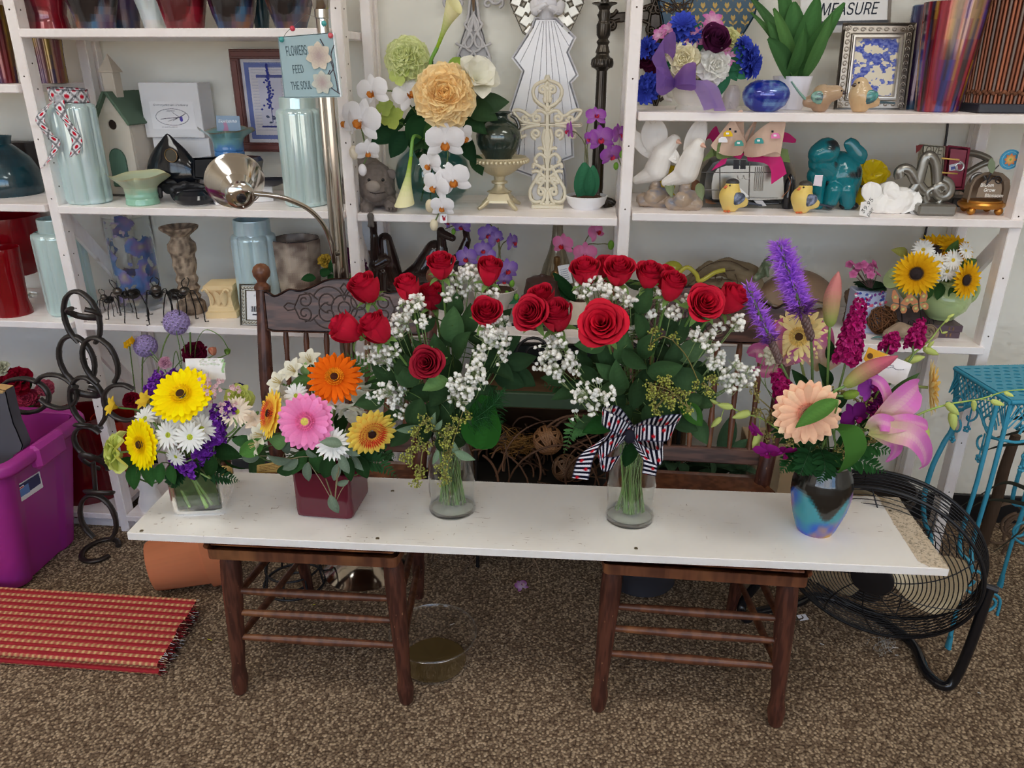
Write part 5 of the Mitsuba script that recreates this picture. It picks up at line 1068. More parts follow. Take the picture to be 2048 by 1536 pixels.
lt=thing('lily_leaf','long green lily leaf lying across the peach gerbera','leaf');P=at(1676,800,y=1.40);Q=at(1592,852,y=1.39);part(lt,'blade',leaf(np.linalg.norm(P-Q)*1.05,.034,S(84,128,60),-30,.2,(12,5)).t(dirR(Q-P,15,(0,-1,.6)),P),'leaf');part(lt,'stalk',tube(V5.path(P,(0,0,1),.02),.0018,5,S(110,146,76),smooth=4),'satin')
lt=thing('lily_leaf','long green lily leaf curling down over the iridescent vase','leaf');q=spline(np.array([at(1672,850,y=1.43),at(1700,862,y=1.40),at(1712,900,y=1.385),at(1697,930,y=1.39),at(1676,945,y=1.40)]),6);n_=len(q);w=.019*np.sin(PI*np.clip(np.linspace(.08,1,n_),0,1))**.7
part(lt,'blade',grid(np.stack([q-np.c_[w,w*0,w*.5],q+np.array([0,-.004,0]),q+np.c_[w,w*0,w*.5]],1),S(66,108,48)),'leaf');part(lt,'stalk',tube(V5.path(q[0],(0,0,1),.02),.0018,5,S(110,146,76),smooth=4),'satin')
lt=thing('lily_leaf','dark lily leaf crossing the card behind the open lily','leaf');P=at(1770,800,y=1.46);Q=at(1838,745,y=1.47);part(lt,'blade',leaf(np.linalg.norm(P-Q),.022,S(70,98,56),-8,.2).t(dirR(Q-P,0,(0,-1,.5)),P),'leaf');part(lt,'stalk',tube(V5.path(P,(0,0,1),.02),.0018,5,S(110,146,76),smooth=4),'satin')
# dendrobium sprays
DB=S(196,208,120)
def dendro(lb,pts,buds,y,flowers=()):
 t=thing('dendrobium_spray',lb,'orchid');q=np.array([at(a,b,y=y+.03*i/len(pts)) for i,(a,b) in enumerate(pts)]);part(t,'stem',tube(q,np.linspace(.0024,.001,len(q)),6,S(150,176,84),smooth=6),'satin');part(t,'stalk',tube(V5.path(q[0],nrm(q[1]-q[0]),.03),.0022,6,S(120,150,70),smooth=4),'satin')
 for u,v,L,ang in buds:
  P=at(u,v,y=y);k=pxm(u,v,y);a=math.radians(ang);d=np.array([math.cos(a),-.1,math.sin(a)]);
  part(t,'bud',lathe([(0,0),(.16,.1),(.22,.35),(.17,.7),(.05,.95),(0,1)],10,vary(DB,.07)).t(aim(d),P-d*L*k*.5,L*k),'petal')
  j=np.argmin(np.linalg.norm(q-P,axis=1));part(t,'bud_stalk',tube([P-d*L*k*.5,q[j]],.0009,5,S(160,180,96)),'satin')
 for u,v,R,az,el,c in flowers:
  o,l=orchid(R,c,S(140,30,110));part(t,'flower',(o+l).t(facing(az,el,30),at(u,v,y=y-.02)),'petal')
dendro('pale green dendrobium buds arching out to the blue plant stand',[(1800,850),(1848,824),(1900,808),(1960,798),(2010,783),(2050,779)],[(1905,818,40,320),(1906,842,44,285),(1948,812,26,280),(1995,806,30,345),(2018,789,22,340),(1850,870,46,285)],1.48)
dendro('pale green dendrobium buds rising before the lowest right shelf',[(1800,730),(1830,705),(1860,680),(1880,655),(1902,630)],[(1862,703,36,340),(1830,718,40,20),(1862,688,18,60),(1890,665,12,20),(1895,640,14,60),(1902,632,16,40)],1.52)
dendro('pale green dendrobium buds reaching left to the rose vase',[(1560,860),(1520,835),(1490,828),(1450,810),(1420,800)],[(1483,830,40,200),(1450,812,34,170),(1432,845,30,230),(1427,803,20,150),(1512,882,36,255)],1.47,[(1536,902,.03,-20,-30,S(150,40,130)),(1568,904,.03,10,-40,S(130,26,100)),(1512,862,.02,-60,-20,S(150,40,130)),(1708,835,.034,20,10,S(104,30,104)),(1740,775,.03,20,20,S(140,60,150))])
# card
c2_=thing('gift_card','white gift card printed with a sunflower in the lily bouquet','card')
part(c2_,'card',plate([(1737,694),(1824,728),(1806,776),(1706,738)],1.50,.0006,S(240,238,236)),'matte')
part(c2_,'sunflower_print',plate([(1737,694),(1778,710),(1768,712),(1748,716),(1732,724),(1727,718)],1.4992,.0004,S(236,176,60))+plate([(1740+6*math.cos(a),712+6*math.sin(a)) for a in np.linspace(0,6,12)],1.4988,.0004,S(110,76,40)),'matte','orange sunflower printed on the corner')
part(c2_,'handwriting',cat([tube([at(1768+8*i,733+2*math.sin(i*2.3)+1.5*i,y=1.4988) for i in range(6)],.0005,4,S(110,110,120),smooth=5),tube([at(1779,731,y=1.4988),at(1786,730,y=1.4988),at(1788,734,y=1.4988)],.0005,4,S(110,110,120))]),'matte');part(c2_,'fork',tube([at(1760,755,y=1.503),V5.m+[.02,.01,.02]],.0015,6),'pane')
# its greens
for pts,sd,cc,lb in(([(1625,900,1.48),(1590,915,1.46),(1562,945,1.45)],61,S(34,72,36),'fern hanging left over the iridescent vase'),([(1640,895,1.48),(1650,930,1.42),(1640,965,1.41)],62,S(30,62,34),'fern hanging down the front of the iridescent vase'),([(1660,895,1.5),(1730,890,1.48),(1785,905,1.48)],63,S(46,88,44),'fern reaching right from the iridescent vase'),([(1660,905,1.5),(1720,920,1.48),(1770,945,1.48)],64,S(40,80,40),'fern drooping right from the iridescent vase'),([(1600,880,1.48),(1570,860,1.48),(1540,840,1.48)],65,S(44,70,38),'fern at the left under the peach gerbera'),([(1620,900,1.45),(1610,925,1.42),(1600,950,1.41)],66,S(30,62,34),'fern under the peach gerbera')):
 fern(lb,V5,pts,sd,cc,w=.045)
seeded('seeded eucalyptus at the left of the iridescent vase bouquet',V5,[(1545,840,16,30),(1520,820,14,24),(1535,870,14,24),(1580,880,12,18),(1510,790,12,18),(1500,770,14,24)],45,S(136,124,66),1.47);seeded('seeded eucalyptus beside the open lily',V5,[(1668,782,14,24),(1720,810,16,30),(1735,790,14,24),(1680,900,16,30),(1715,880,14,24),(1750,885,14,24),(1690,915,10,18)],46,S(140,130,72),1.47)
greens('ruscus_stem','dark leaves in the heart of the iridescent vase bouquet','foliage',None,V5,[(1650,750,1.52,60,120,.1),(1680,800,1.48,60,60,.2),(1640,870,1.48,60,250,.3),(1600,760,1.53,60,130,.1),(1660,700,1.53,50,100,.1),(1690,850,1.47,60,300,.2),(1570,820,1.5,60,190,.2),(1740,850,1.5,60,330,.1),(1620,890,1.47,50,240,.3)],S(40,66,38),seed=71,wr=.42)
wfx=thing('filler_blossoms',"few wilting baby's breath florets at the left of the lily bouquet",'filler flowers');part(wfx,'blossoms',cat([floret_ball(.005,S(226,220,196),RNG).t(None,p) for u,v in((1530,705),(1540,720),(1555,715)) for p in spread(at(u,v,y=1.49),.012,7,RNG)]),'petal',kind='stuff');part(wfx,'stems',stems([V5.path(at(u,v,y=1.49),(0,0,1)) for u,v in((1530,705),(1540,720),(1555,715))],.001,S(120,140,90),5),'satin',kind='stuff')
# ---------------- left bays: vases, ikebana pots, birdhouse, prints ----------------
def turny(u,y,zs,prof,n=36,c=(.5,.5,.5),squash=None,sharp=38):
 """like turn(), its axis at depth y"""
 zs+=.0006;x=at(u,prof[0][0],y=y)[0];pr_=[(hw*pxm(u,v,y),zs if i==0 else zat(x,y,v)) for i,(v,hw) in enumerate(prof)]
 return lathe(pr_,n,c,sharp,squash).t(None,(x,y,0)),np.array([x,y,zs]),pxm(u,prof[0][0],y)
def wall_in(prof,t=2.0,k=.94):
 """profile with an inner wall added, for open vessels"""
 return prof+[(v+1,max(.1,hw-t)) for v,hw in prof[:0:-1]]
HU=dict(dark=(S(66,34,84),S(34,92,130),S(146,96,44),S(44,44,60)),red=(S(120,8,24),S(150,14,40),S(120,50,60),S(70,6,30)),rain=(S(84,14,40),S(150,124,24),S(60,44,96),S(110,10,36)),teal=(S(4,50,62),S(6,66,80),S(4,40,50),S(8,60,66)),pearl=(S(196,214,214),S(206,200,218),S(222,214,196),S(190,216,212)))
def lustre(base,lb,u,y,zs,prof,hue,n=48,refl_edge=None,streak=False,seed=1,squash=None,catg='vase',group=None,bsdf='lustre'):
 t=thing(base,lb,catg,group);m,c,k=turny(u,y,zs,wall_in(prof),n,squash=squash);m=densify(m,1)
 v=m.v*np.array([2.2,2.2,.25]) if streak else m.v
 m.c=iri(v,seed=seed,hue=HU[hue])
 if refl_edge is not None:
  a=np.arctan2(m.v[:,1]-c[1],m.v[:,0]-c[0])+PI/2;z=m.v[:,2]-zs;up=np.clip((z-refl_edge+.03*np.cos(a*3))/.004+.5,0,1);m.c=lerp(m.c,S(24,16,20) if hue!='red' else S(84,8,20),up)  # darkened upper part is a room reflection painted into the colour
 part(t,'body',m,bsdf);return t
 # upper left shelf
zl=Z['LA']
lustre('flared_vase','bright red lustre vase at the left end of the top left shelf',98,2.2,zl,[(54,38),(30,34),(0,40),(-60,56),(-100,60)],'red',seed=2)
lustre('flared_vase','dark smoky lustre vase with a rainbow foot, second on the top left shelf',194,2.16,zl,[(54,33),(30,38),(0,46),(-60,56),(-110,58)],'dark',refl_edge=.035,seed=3)
lustre('flared_vase','wine and violet lustre vase half behind the smoky vase',250,2.28,zl,[(52,26),(20,30),(-40,44),(-90,46)],'dark',seed=4)
lustre('flared_vase','pearl white lustre vase on the top left shelf',312,2.22,zl,[(53,20),(20,27),(-40,42),(-90,46)],'pearl',seed=5)
lustre('flared_vase','ruby lustre vase with rainbow foot right of the pearl vase',371,2.16,zl,[(55,34),(30,40),(0,46),(-60,52),(-110,54)],'red',refl_edge=.03,seed=6)
lustre('flared_vase','dark ruby and blue lustre vase on the top left shelf',471,2.16,zl,[(56,31),(30,40),(0,46),(-60,52),(-110,54)],'dark',refl_edge=.04,seed=7)
lustre('flared_vase','teal lustre vase behind the dark vases of the top left shelf',524,2.28,zl,[(53,12),(20,18),(-40,26),(-90,30)],'teal',seed=8)
lustre('flared_vase','dark blue lustre vase left of the lamp pole on the top left shelf',583,2.16,zl,[(56,28),(30,38),(0,46),(-60,52),(-110,54)],'dark',refl_edge=.045,seed=9)
lustre('flared_vase','pale lustre vase right of the lamp pole at the end of the top left shelf',652,2.24,zl,[(62,12),(20,16),(-40,24),(-90,28)],'pearl',seed=10)
# far left unit
lustre('ribbed_vase','rainbow ribbed vase cut off by the left edge on the second shelf',0,2.2,Z['FA'],[(133,24),(100,27),(40,30),(-40,34),(-80,35)],'rain',72,seed=11,squash=lambda th_,z:1+.03*np.cos(18*th_),streak=True)
lustre('ribbed_vase','ruby and rainbow ribbed vase seen through the left side frame',92,2.24,Z['FA'],[(133,32),(110,33),(80,35),(40,38)],'rain',72,seed=12,squash=lambda th_,z:1+.03*np.cos(18*th_),streak=True)
lustre('bubble_vase','big dark teal glass vase at the left edge',20,2.24,Z['FB'],[(402,40),(395,56),(375,64),(345,62),(315,50),(298,34),(288,24),(278,26),(272,28)],'teal',seed=13)
k=thing('black_box','dark box standing behind the teal vase at the left edge','box');a_=at(55,400,y=2.36);part(k,'body',box((a_[0]-.09,2.34,Z['FB']+.001),(a_[0]+.05,2.405,zat(a_[0],2.36,284)),S(40,32,34),.003),'satin')
scene['ruby']={'type':'thindielectric','int_ior':1.5,'specular_transmittance':{'type':'rgb','value':[.62,.02,.05]}}
RUBY=S(120,4,16)
k=thing('spiral_vase','ruby glass vase with a spiral rib at the left edge of the third shelf','vase');zf=Z['FC']
m,c_,q_=turny(32,2.13,zf,wall_in([(634,29),(630,30),(600,27),(570,29),(540,31),(510,33),(495,34)]),48,RUBY,squash=lambda th_,z:1+.07*np.maximum(0,np.cos(th_+z*110))**2);part(k,'body',m,'gloss');part(k,'foot',lathe([(0,0),(.046,0),(.047,.008),(.043,.012),(0,.012)],32).t(None,(c_[0],c_[1],zf+.0005)),'glass','clear glass foot')
k=thing('goblet_vase','big ruby glass goblet on a clear stem behind the spiral vase','vase');m,c_,q_=turny(30,2.31,zf+.085,wall_in([(548,12),(545,40),(520,60),(480,66),(430,64)]),48,S(130,8,20));part(k,'bowl',m,'gloss')
part(k,'stem',lathe([(0,0),(.05,0),(.052,.004),(.02,.014),(.011,.03),(.014,.05),(.010,.062),(.016,.085),(0,.086)],32).t(None,(c_[0],c_[1],zf+.0005)),'glass','clear glass stem and foot')
PLE=lambda th_,z:1-.11*(1-np.abs(np.cos(4*th_))**.45)
def pleat(lb,u,y,zs,vb,vt,hw,neck,vs,c=S(188,216,216),seed=1):
 t=thing('ribbed_vase',lb,'vase',None);x=at(u,vb,y=y)[0];k=pxm(u,vb,y);zt_,zn=zat(x,y,vt),zat(x,y,vs);R=hw*k;r=neck*k
 b=lathe([(0,0),(R*.86,0),(R*.96,.004),(R,.014),(R,zn-zs-.016),(R*.97,zn-zs-.006),(R*.8,zn-zs)],80,c,60,PLE)
 n_=lathe([(R*.82,zn-zs-.004),(r,zn-zs),(r,zt_-zs-.003),(r*.98,zt_-zs),(r*.93,zt_-zs),(r*.92,zn-zs-.1),(0,zn-zs-.1)],48,c)
 m=b+n_;v=m.v*np.array([8,8,2]);m.c=iri(v+u,seed=seed,hue=HU['pearl'])*.25+np.asarray(c)*.75
 part(t,'body',m.t(rz(10+u),(x,y,zs)),'lustre');return x,y,zt_,r
S1=pleat('pale ribbed lustre vase tied with a heart ribbon',181,2.135,Z['LB'],403,193,41,30,206,seed=2)
pleat('tall pale ribbed lustre vase left of the lamp pole under the blue sign',615,2.16,Z['LB'],414,194,42,33,216,seed=3)
pleat('pale ribbed lustre vase before the speckled pot on the third shelf',524,2.2,Z['LC'],615,438,41,33,466,S(176,206,214),4)
pleat('pale ribbed lustre vase standing behind the left shelf post',150,2.17,Z['FC'],632,436,43,28,462,S(184,212,208),5)
# heart ribbon
rb_=thing('heart_ribbon','white ribbon with red hearts and black checks tied round the pale ribbed vase','ribbon')
def hearts(G,L,t,w):
 a,b=G.shape[:2];sub=8;ss=np.linspace(0,a-1,(a-1)*sub+1);i=np.minimum(ss.astype(int),a-2);f=(ss-i)[:,None,None];H=G[i]*(1-f)+G[i+1]*f;LL=np.interp(ss,np.arange(a),L)[:,None];X=t[None,:]*w/2
 p=.036;u_=(LL+X*1.0)%p/p;v_=(LL-X*1.0)%p/p;bar=((u_<.22)|(v_<.22));chk=(np.sin(LL*2*PI/.0032)*np.sin(X*2*PI/.0032)>-.1)
 c=np.where((bar&chk)[...,None],S(54,54,62),S(236,234,238));hh=((u_-.61)**2+(v_-.61)**2<.05);c[hh]=S(200,34,54);c[:,[0,-1]]=S(40,40,50);return grid(H,c)
def hb(cps,w):G,L,t=band(cps,w,n=40,nw=25);return hearts(G,L,t,w)
part(rb_,'tail',hb([(112,200,2.065,10),(92,215,2.06,20),(80,240,2.055,0),(95,265,2.055,-10),(112,285,2.06,10),(104,312,2.06,20),(86,335,2.06,30)],.03),'petal');part(rb_,'tail',hb([(118,200,2.065,0),(122,225,2.055,-15),(140,252,2.05,-20),(154,282,2.05,0),(148,312,2.055,15)],.034),'petal')
x,y,z,r=S1
wr_=[]
for i in range(60):a=2*PI*i/59;wr_.append([[x+(r+.0035)*math.cos(a),y+(r+.0035)*math.sin(a),z+.004+zz-.004*math.cos(a)] for zz in np.linspace(-.017,.017,13)])
wr_=np.array(wr_);Lw=np.arange(60)*2*PI*r/59;part(rb_,'wrap',hearts(wr_,Lw,np.linspace(-1,1,13),.034),'petal');part(rb_,'knot',ball((.016,.01,.012),S(200,200,206),8,at(117,198,y=2.07)).jit(.004,90).dirt(.9,200,3,S(50,50,60)),'matte')
# birdhouse
bh=thing('birdhouse','weathered white wooden birdhouse with green roof and steeple','birdhouse')
P=at(238,392,z=Z['LB']);k=pxm(238,300,2.3);bx0=np.array([at(262,380,y=2.29)[0],2.31,Z['LB']]);R=rz(-3);bx0=bx0+[.012,0,0];W_b,D_b,He,Hp=.098,.12,.215,.292
WH=S(206,198,186)
def BH(m):return m.t(R,bx0)
front=Polygon([(-W_b/2,0),(W_b/2,0),(W_b/2,He),(0,Hp),(-W_b/2,He)]);hole=Point(-.004,.205).buffer(.014);arch=unary_union([box_poly(-.03,.022,.03,.105),affinity.scale(Point(-.004,.105).buffer(.026),1,1.3)])
XZ=np.array([[1,0,0],[0,0,-1],[0,1,0.0]])
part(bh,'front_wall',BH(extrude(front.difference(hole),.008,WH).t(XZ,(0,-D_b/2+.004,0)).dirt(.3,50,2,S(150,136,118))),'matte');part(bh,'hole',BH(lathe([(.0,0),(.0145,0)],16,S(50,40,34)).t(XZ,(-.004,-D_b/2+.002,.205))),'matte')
part(bh,'body',BH(box((-W_b/2,-D_b/2+.006,0),(W_b/2,D_b/2,He),WH,.002).dirt(.3,60,4,S(140,126,110))),'matte');part(bh,'door',BH(extrude(arch,.004,S(92,122,106),.001).t(XZ,(0,-D_b/2-.004,0)).dirt(.25,70,3)),'matte','green arched door')
for s in(-1,1):
 sl=math.degrees(math.atan2(Hp-He,W_b/2));m=box((0,-D_b/2-.022,0),(.106,D_b/2+.02,.008),S(82,104,88),.0015).t(ry(sl),(0,0,Hp+.001))
 if s<0:m.v[:,0]*=-1;m.f=m.f[:,::-1]
 part(bh,'roof',BH(m.dirt(.3,60,5,S(150,158,140))),'matte','mossy green roof')
part(bh,'steeple',BH(box((-.018,-.05,Hp-.02),(.018,-.014,Hp+.055),S(196,186,172),.001)),'matte');part(bh,'steeple_roof',BH(lathe([(.032,0),(.032,.004),(.0,.05)],4,S(196,184,168)).t(rz(45),(0,-.032,Hp+.055))),'matte',smooth=False);part(bh,'base',BH(box((-.056,-.066,0),(.056,.06,.006),S(96,90,84))),'matte')
# white boxes with label
def labelbox(lb,u0,u1,v0,v1,yf,zb,zt_,depth):
 t=thing('white_box',lb,'box');x0,x1=at(u0,v1,y=yf)[0],at(u1,v1,y=yf)[0];part(t,'carton',box((x0,yf,zb),(x1,yf+depth,zt_),S(222,222,226),.0015),'satin');w=x1-x0;h=zt_-zb
 L=lambda a,b:np.array([x0+a*w,yf-.0006,zb+b*h]);part(t,'paper_label',box(L(.14,.16),L(.88,.66)+[0,.0004,0],S(234,234,238)),'matte')
 e=np.array([L(.5+.28*math.cos(a),.38+.15*math.sin(a))+[0,-.0004,0] for a in np.linspace(0,2*PI,41)[:-1]]);part(t,'oval',tube(e,.0006,4,S(90,90,110),closed=True),'matte')
 tx=text('Georgetown Pottery',h*.032,S(110,110,124),.0003);sc_=.6*w/(tx.v[:,0].max());tx.v[:,0]*=sc_;part(t,'lettering',tx.t(XZ,L(.2,.585)+[0,-.0003,0]),'matte','small printed words');t2=text('Ikebana',h*.03,S(120,120,134),.0003);part(t,'lettering',t2.t(XZ,L(.42,.48)+[0,-.0003,0]),'matte');part(t,'lettering',text('www.georgetownpottery.com',h*.016,S(120,120,134),.0003).t(XZ,L(.3,.19)+[0,-.0003,0]),'matte')
 br=[tube([L(.3,.34)+d_,L(.45,.36)+d_,L(.62,.38)+d_,L(.74,.45)+d_],.0008,4,S(70,66,90),smooth=4) for d_ in(np.array([0,-.0006,0]),)]+[tube([L(.62,.38)+[0,-.0006,0],L(a,b)+[0,-.0006,0]],.0006,4,S(70,66,90)) for a,b in((.52,.46),(.5,.31),(.42,.30),(.64,.31))]
 part(t,'branch_drawing',cat(br+[ball((.005,.0008,.008),S(90,80,170),6,L(.65,.345)+[0,-.0006,0])]),'matte');return t
yb_=2.345;xm=at(360,275,y=yb_)[0];zmid=zat(xm,yb_,274)
labelbox('white pottery box with oval branch label, stacked on top of another',293,409,163,272,yb_-.03,zmid+.0005,zat(xm,yb_-.03,165),.085)
labelbox('white pottery box mostly hidden behind the black teardrop vase',322,432,275,380,yb_-.02,Z['LB']+.001,zmid,.075)
# black teardrop vase
k=thing('teardrop_vase','glossy black teardrop vase with a ringed round opening','vase');m,c_,q_=turny(353,2.235,Z['LB']+.03,[tuple(q) for q in spline(np.array([(383,3),(382,20),(372,42),(352,52),(325,47),(300,32),(282,16),(270,5),(267,0.)]),5)],40,S(18,20,26),sharp=60);m.v[:,1]=c_[1]+(m.v[:,1]-c_[1])*.42
part(k,'body',m,'gloss');o_=at(342,311,y=2.235-.030);part(k,'opening',lathe([(0,0),(.0185,0)],24,S(70,66,58)).t(XZ,o_+[0,.001,0]),'gloss');part(k,'ring',tube([o_+[.0185*math.cos(a),-.0005,.0185*math.sin(a)] for a in np.linspace(0,2*PI,33)[:-1]],.0014,6,S(150,120,84),closed=True),'metal','bronze ring')
k=thing('driftwood','gnarled black carved root under the teardrop vase','root');rg_=np.random.default_rng(4)
part(k,'root',bones([(at(u,v,y=y),r,at(u2,v2,y=y2),r2) for u,v,y,r,u2,v2,y2,r2 in((316,372,2.17,.008,322,392,2.16,.006),(322,372,2.18,.012,345,380,2.16,.014),(345,376,2.16,.012,370,372,2.18,.014),(370,372,2.18,.01,400,372,2.2,.008),(345,382,2.17,.01,350,398,2.15,.007),(335,366,2.2,.012,360,365,2.22,.012),(400,372,2.2,.008,425,376,2.2,.005))],.006,S(34,34,38)).jit(.005,60,3),'satin')
# ikebana pots
def ike(lb,u,y,zs,prof,wav,c1,c2,rimc,spl=.35):
 t=thing('ikebana_pot',lb,'pot');m,c_,k_=turny(u,y,zs,wall_in(prof,1.6),56);m=densify(m,1);hh=(m.v[:,2]-zs)/(max(m.v[:,2])-zs);a=np.arctan2(m.v[:,1]-c_[1],m.v[:,0]-c_[0]);w=np.clip((hh-.55)/.45,0,1)**1.5
 m.v[:,2]+=w*wav*(np.cos(3*a+1.0)+.5*np.cos(5*a));nfold=np.exp(-((a+PI/2-.35)/.16)**2)*w;rr=m.v[:,:2]-c_[:2];m.v[:,:2]=c_[:2]+rr*(1-.28*nfold[:,None])
 n=meshkit.fbm(m.v*35,3,5);m.c=lerp(c1,c2,np.clip((hh-spl)*5+(n-.5)*3,0,1));m.c=lerp(m.c,rimc,np.clip((hh-.965)*30,0,1));part(t,'body',m,'gloss')
 for f in(.12,.2,.28):
  pass
 return c_
BLP=ike('blue-green ikebana pot with a folded rim standing on a black block',460,2.235,zat(at(460,313,y=2.235)[0],2.235,313),[(313,25),(311,27.5),(305,28),(302,26.5),(299,28),(292,27.5),(284,28),(275,31),(266,41),(258,52)],.006,S(66,118,176),S(110,156,160),S(150,110,76))
zpb=BLP[2];k=thing('black_stand','black bent stand carrying the blue-green ikebana pot','stand');sh=[(413,312),(470,309),(520,312),(527,320),(522,348),(506,350),(500,330),(440,330),(432,350),(414,348)]
part(k,'stand',plate(sh,2.275,.08,S(30,33,40),.003),'gloss');m=scene[k+'__stand']
ic=thing('name_card','small blue card lettered Ikebana standing in the blue-green pot','card');part(ic,'card',plate([(432,231),(479,232),(482,262),(434,262)],2.25,.001,S(140,160,184)),'matte');tx=text('Ikebana',.0085,S(240,240,244),.0004,slant=.2);tx.v[:,0]*=38*pxm(455,240,2.25)/tx.v[:,0].max();part(ic,'lettering',tx.t(XZ,at(436,245,y=2.2485)),'matte','white handwritten word');part(ic,'blossom_print',plate([(446,246),(452,243),(455,250),(458,262),(446,262),(449,254)],2.2488,.0004,S(176,130,160)),'matte')
ike('pale green ikebana pot with folded rim at the front of the shelf',287,2.12,Z['LB'],[(409,28),(406,30),(398,29),(395,28),(391,29.5),(386,28.5),(382,29),(374,30),(366,38),(358,48),(349,57)],.006,S(142,188,164),S(176,186,158),S(196,186,140))
k=thing('black_dish','low round black ikebana dish with a pale foot ring','dish');m,c_,q_=turny(391,2.125,Z['LB'],[(411,22),(408,24),(404,32),(396,36),(388,33),(383,24),(381,22),(384,18),(386,0)],40,S(26,28,36));part(k,'body',m,'gloss');part(k,'foot',tube([(c_[0]+.036*math.cos(a),c_[1]+.036*math.sin(a),Z['LB']+.003) for a in np.linspace(0,2*PI,33)[:-1]],.003,6,S(190,186,180),closed=True),'matte')
k=thing('gift_box','flat white box lying at an angle behind the lamp head','box');c0=at(508,414,z=Z['LB']);part(k,'carton',box((0,0,0),(.16,.11,.045),S(232,230,230),.0015).t(rz(32),c0+[-.115,.01,.001]),'satin')
k=thing('black_dish','shallow black oval dish resting on the flat white box','dish');part(k,'body',lathe([(0,0),(.02,0),(.05,.012),(.058,.02),(.055,.021),(.045,.014),(0,.008)],36,S(26,30,40)).t(rz(20)@np.diag([1,.6,1]),c0+[.022,.075,.047]),'gloss')
# framed print
fp=thing('framed_print','brown wooden frame with a blue printed foxglove picture leaning at the wall','picture frame');yfr=2.375
ax0=at(449,98,y=yfr);xr=at(580,100,y=yfr)[0]+.03;zt_,zb_=ax0[2],zat(at(489,303,y=yfr)[0],yfr,303);x0=(ax0[0]+at(489,303,y=yfr)[0])/2
def fb(a,b,c0_,c1_,yy,th_,col_):return box((x0+a,yy,zb_+b),(x0+c0_,yy+th_,zb_+c1_),col_,.0008)
W_f,H_f=xr-x0,zt_-zb_;bw=.026
BRN=S(96,48,42)
for nm_,q in(('rail',(0,0,W_f,bw)),('rail',(0,H_f-bw,W_f,H_f)),('stile',(0,bw,bw,H_f-bw)),('stile',(W_f-bw,bw,W_f,H_f-bw))):part(fp,nm_,fb(*q,yfr,.022,BRN).dirt(.25,40,3),'satin');part(fp,'lip',fb(q[0]+(.017 if q[2]-q[0]<q[3]-q[1] or True else 0)*0+.006,q[1]+.006,q[2]-.006,q[3]-.006,yfr-.003,.006,BRN*1.25),'satin')
pf=lambda*q:fb(*q,yfr+.012,.002,S(214,212,222));part(fp,'mat',pf(bw,bw,W_f-bw,H_f-bw),'matte')
def quadp(a,b,c0_,c1_,d,col_):return fb(a,b,c0_,c1_,yfr+.0116-d,.0004,col_)
bl=S(112,126,186);pm=[quadp(.036,.036,W_f-.036,.048,0,bl),quadp(.036,H_f-.05,W_f-.036,H_f-.036,0,bl),quadp(.036,.048,.05,H_f-.05,0,bl),quadp(W_f-.05,.048,W_f-.036,H_f-.05,0,bl)]
for i in range(26):pm.append(quadp(.055,.062+i*.0085,W_f-.054,.0632+i*.0085,0,S(178,182,206)))
pm.append(quadp(.075,.075,.145,H_f-.075,.0003,S(206,206,224)));pm+=[quadp(.07,H_f-.078,.15,H_f-.07,.0006,S(96,102,160)),quadp(.072,.07,.15,.075,.0006,S(70,76,140))]
part(fp,'print',cat(pm).dirt(.25,120,6),'matte','blue text and border print')
rr=np.random.default_rng(3);fx=[tube([(x0+.108,yfr+.0105,zb_+.085),(x0+.106,yfr+.0105,zb_+.2)],.001,4,S(70,76,130))]
for i in range(60):f=i/60;fx.append(ball((.0035,.0006,.003),S(56,64,150),4,(x0+.106+rr.normal()*.011*(1-f),yfr+.0105,zb_+.12+.13*f)))
for i in range(8):fx.append(ball((.005,.0005,.003),S(80,90,120),4,(x0+.085+rr.random()*.045,yfr+.0105,zb_+.083+rr.random()*.02)))
part(fp,'flower_print',cat(fx),'matte')
# hanging sign
sg=thing('hanging_sign','pale blue wooden sign reading Flowers Feed the Soul, hung on the lamp pole','sign');ysg=1.925
quad=[(560,75),(668,66),(683,193),(573,195)]
part(sg,'board',plate(quad,ysg+.012,.012,S(150,178,188),.001).dirt(.4,40,2,S(186,192,184)),'matte');part(sg,'edge',plate([(668,66),(671,66),(686,193),(683,193)],ysg+.0125,.013,S(226,236,240)),'matte')
k=pxm(620,130,ysg)
for s,u,v,hpx,wpx in(('FLOWERS',573,112,15,42),('FEED',586,147,13,22),('THE SOUL',583,180,13,42)):
 tx=text(s,hpx*k*1.15,S(72,92,100),.0005);tx.v[:,0]*=wpx*k/tx.v[:,0].max();part(sg,'lettering',tx.t(XZ@rz(3.5),at(u,v,y=ysg-.0004)),'matte','tall dark letters')
mg=[]
for(u,v,R,az,c) in((638,112,26,0,S(214,206,188)),(645,165,22,20,S(196,204,192))):
 for i in range(7):mg.append(petal(R*k,R*k*.75,4,3,0,(6,4),'oval',S(170,150,150),c).t(rz(i*51)).t(facing(0,0),at(u,v,y=ysg-.0012)+[0,-.0002*i,0]))
mg+=[wire([(640,78),(652,100),(664,130),(672,160),(676,185)],ysg-.0012,.0012,4,S(84,78,84)),wire([(668,90),(662,110),(667,135),(658,150)],ysg-.0012,.001,4,S(84,78,84)),wire([(640,185),(655,172),(668,180),(680,188)],ysg-.0012,.001,4,S(84,78,84)),wire([(648,160),(655,150),(660,140)],ysg-.0012,.001,4,S(84,78,84))]
part(sg,'magnolia_print',cat(mg),'matte','magnolia branch print')
part(sg,'hanging_wire',wire([(565,78),(574,64),(590,50),(606,35),(614,30),(636,36),(650,52),(662,68)],ysg+.003,.0006,5,S(120,116,110),3),'metal')
for u,v,c in((563,79,S(70,160,160)),(585,57,S(200,60,80)),(661,71,S(210,90,100)),(648,47,S(70,160,160))):part(sg,'bead',ball(.0062,c,8,at(u,v,y=ysg-.003)),'gloss')
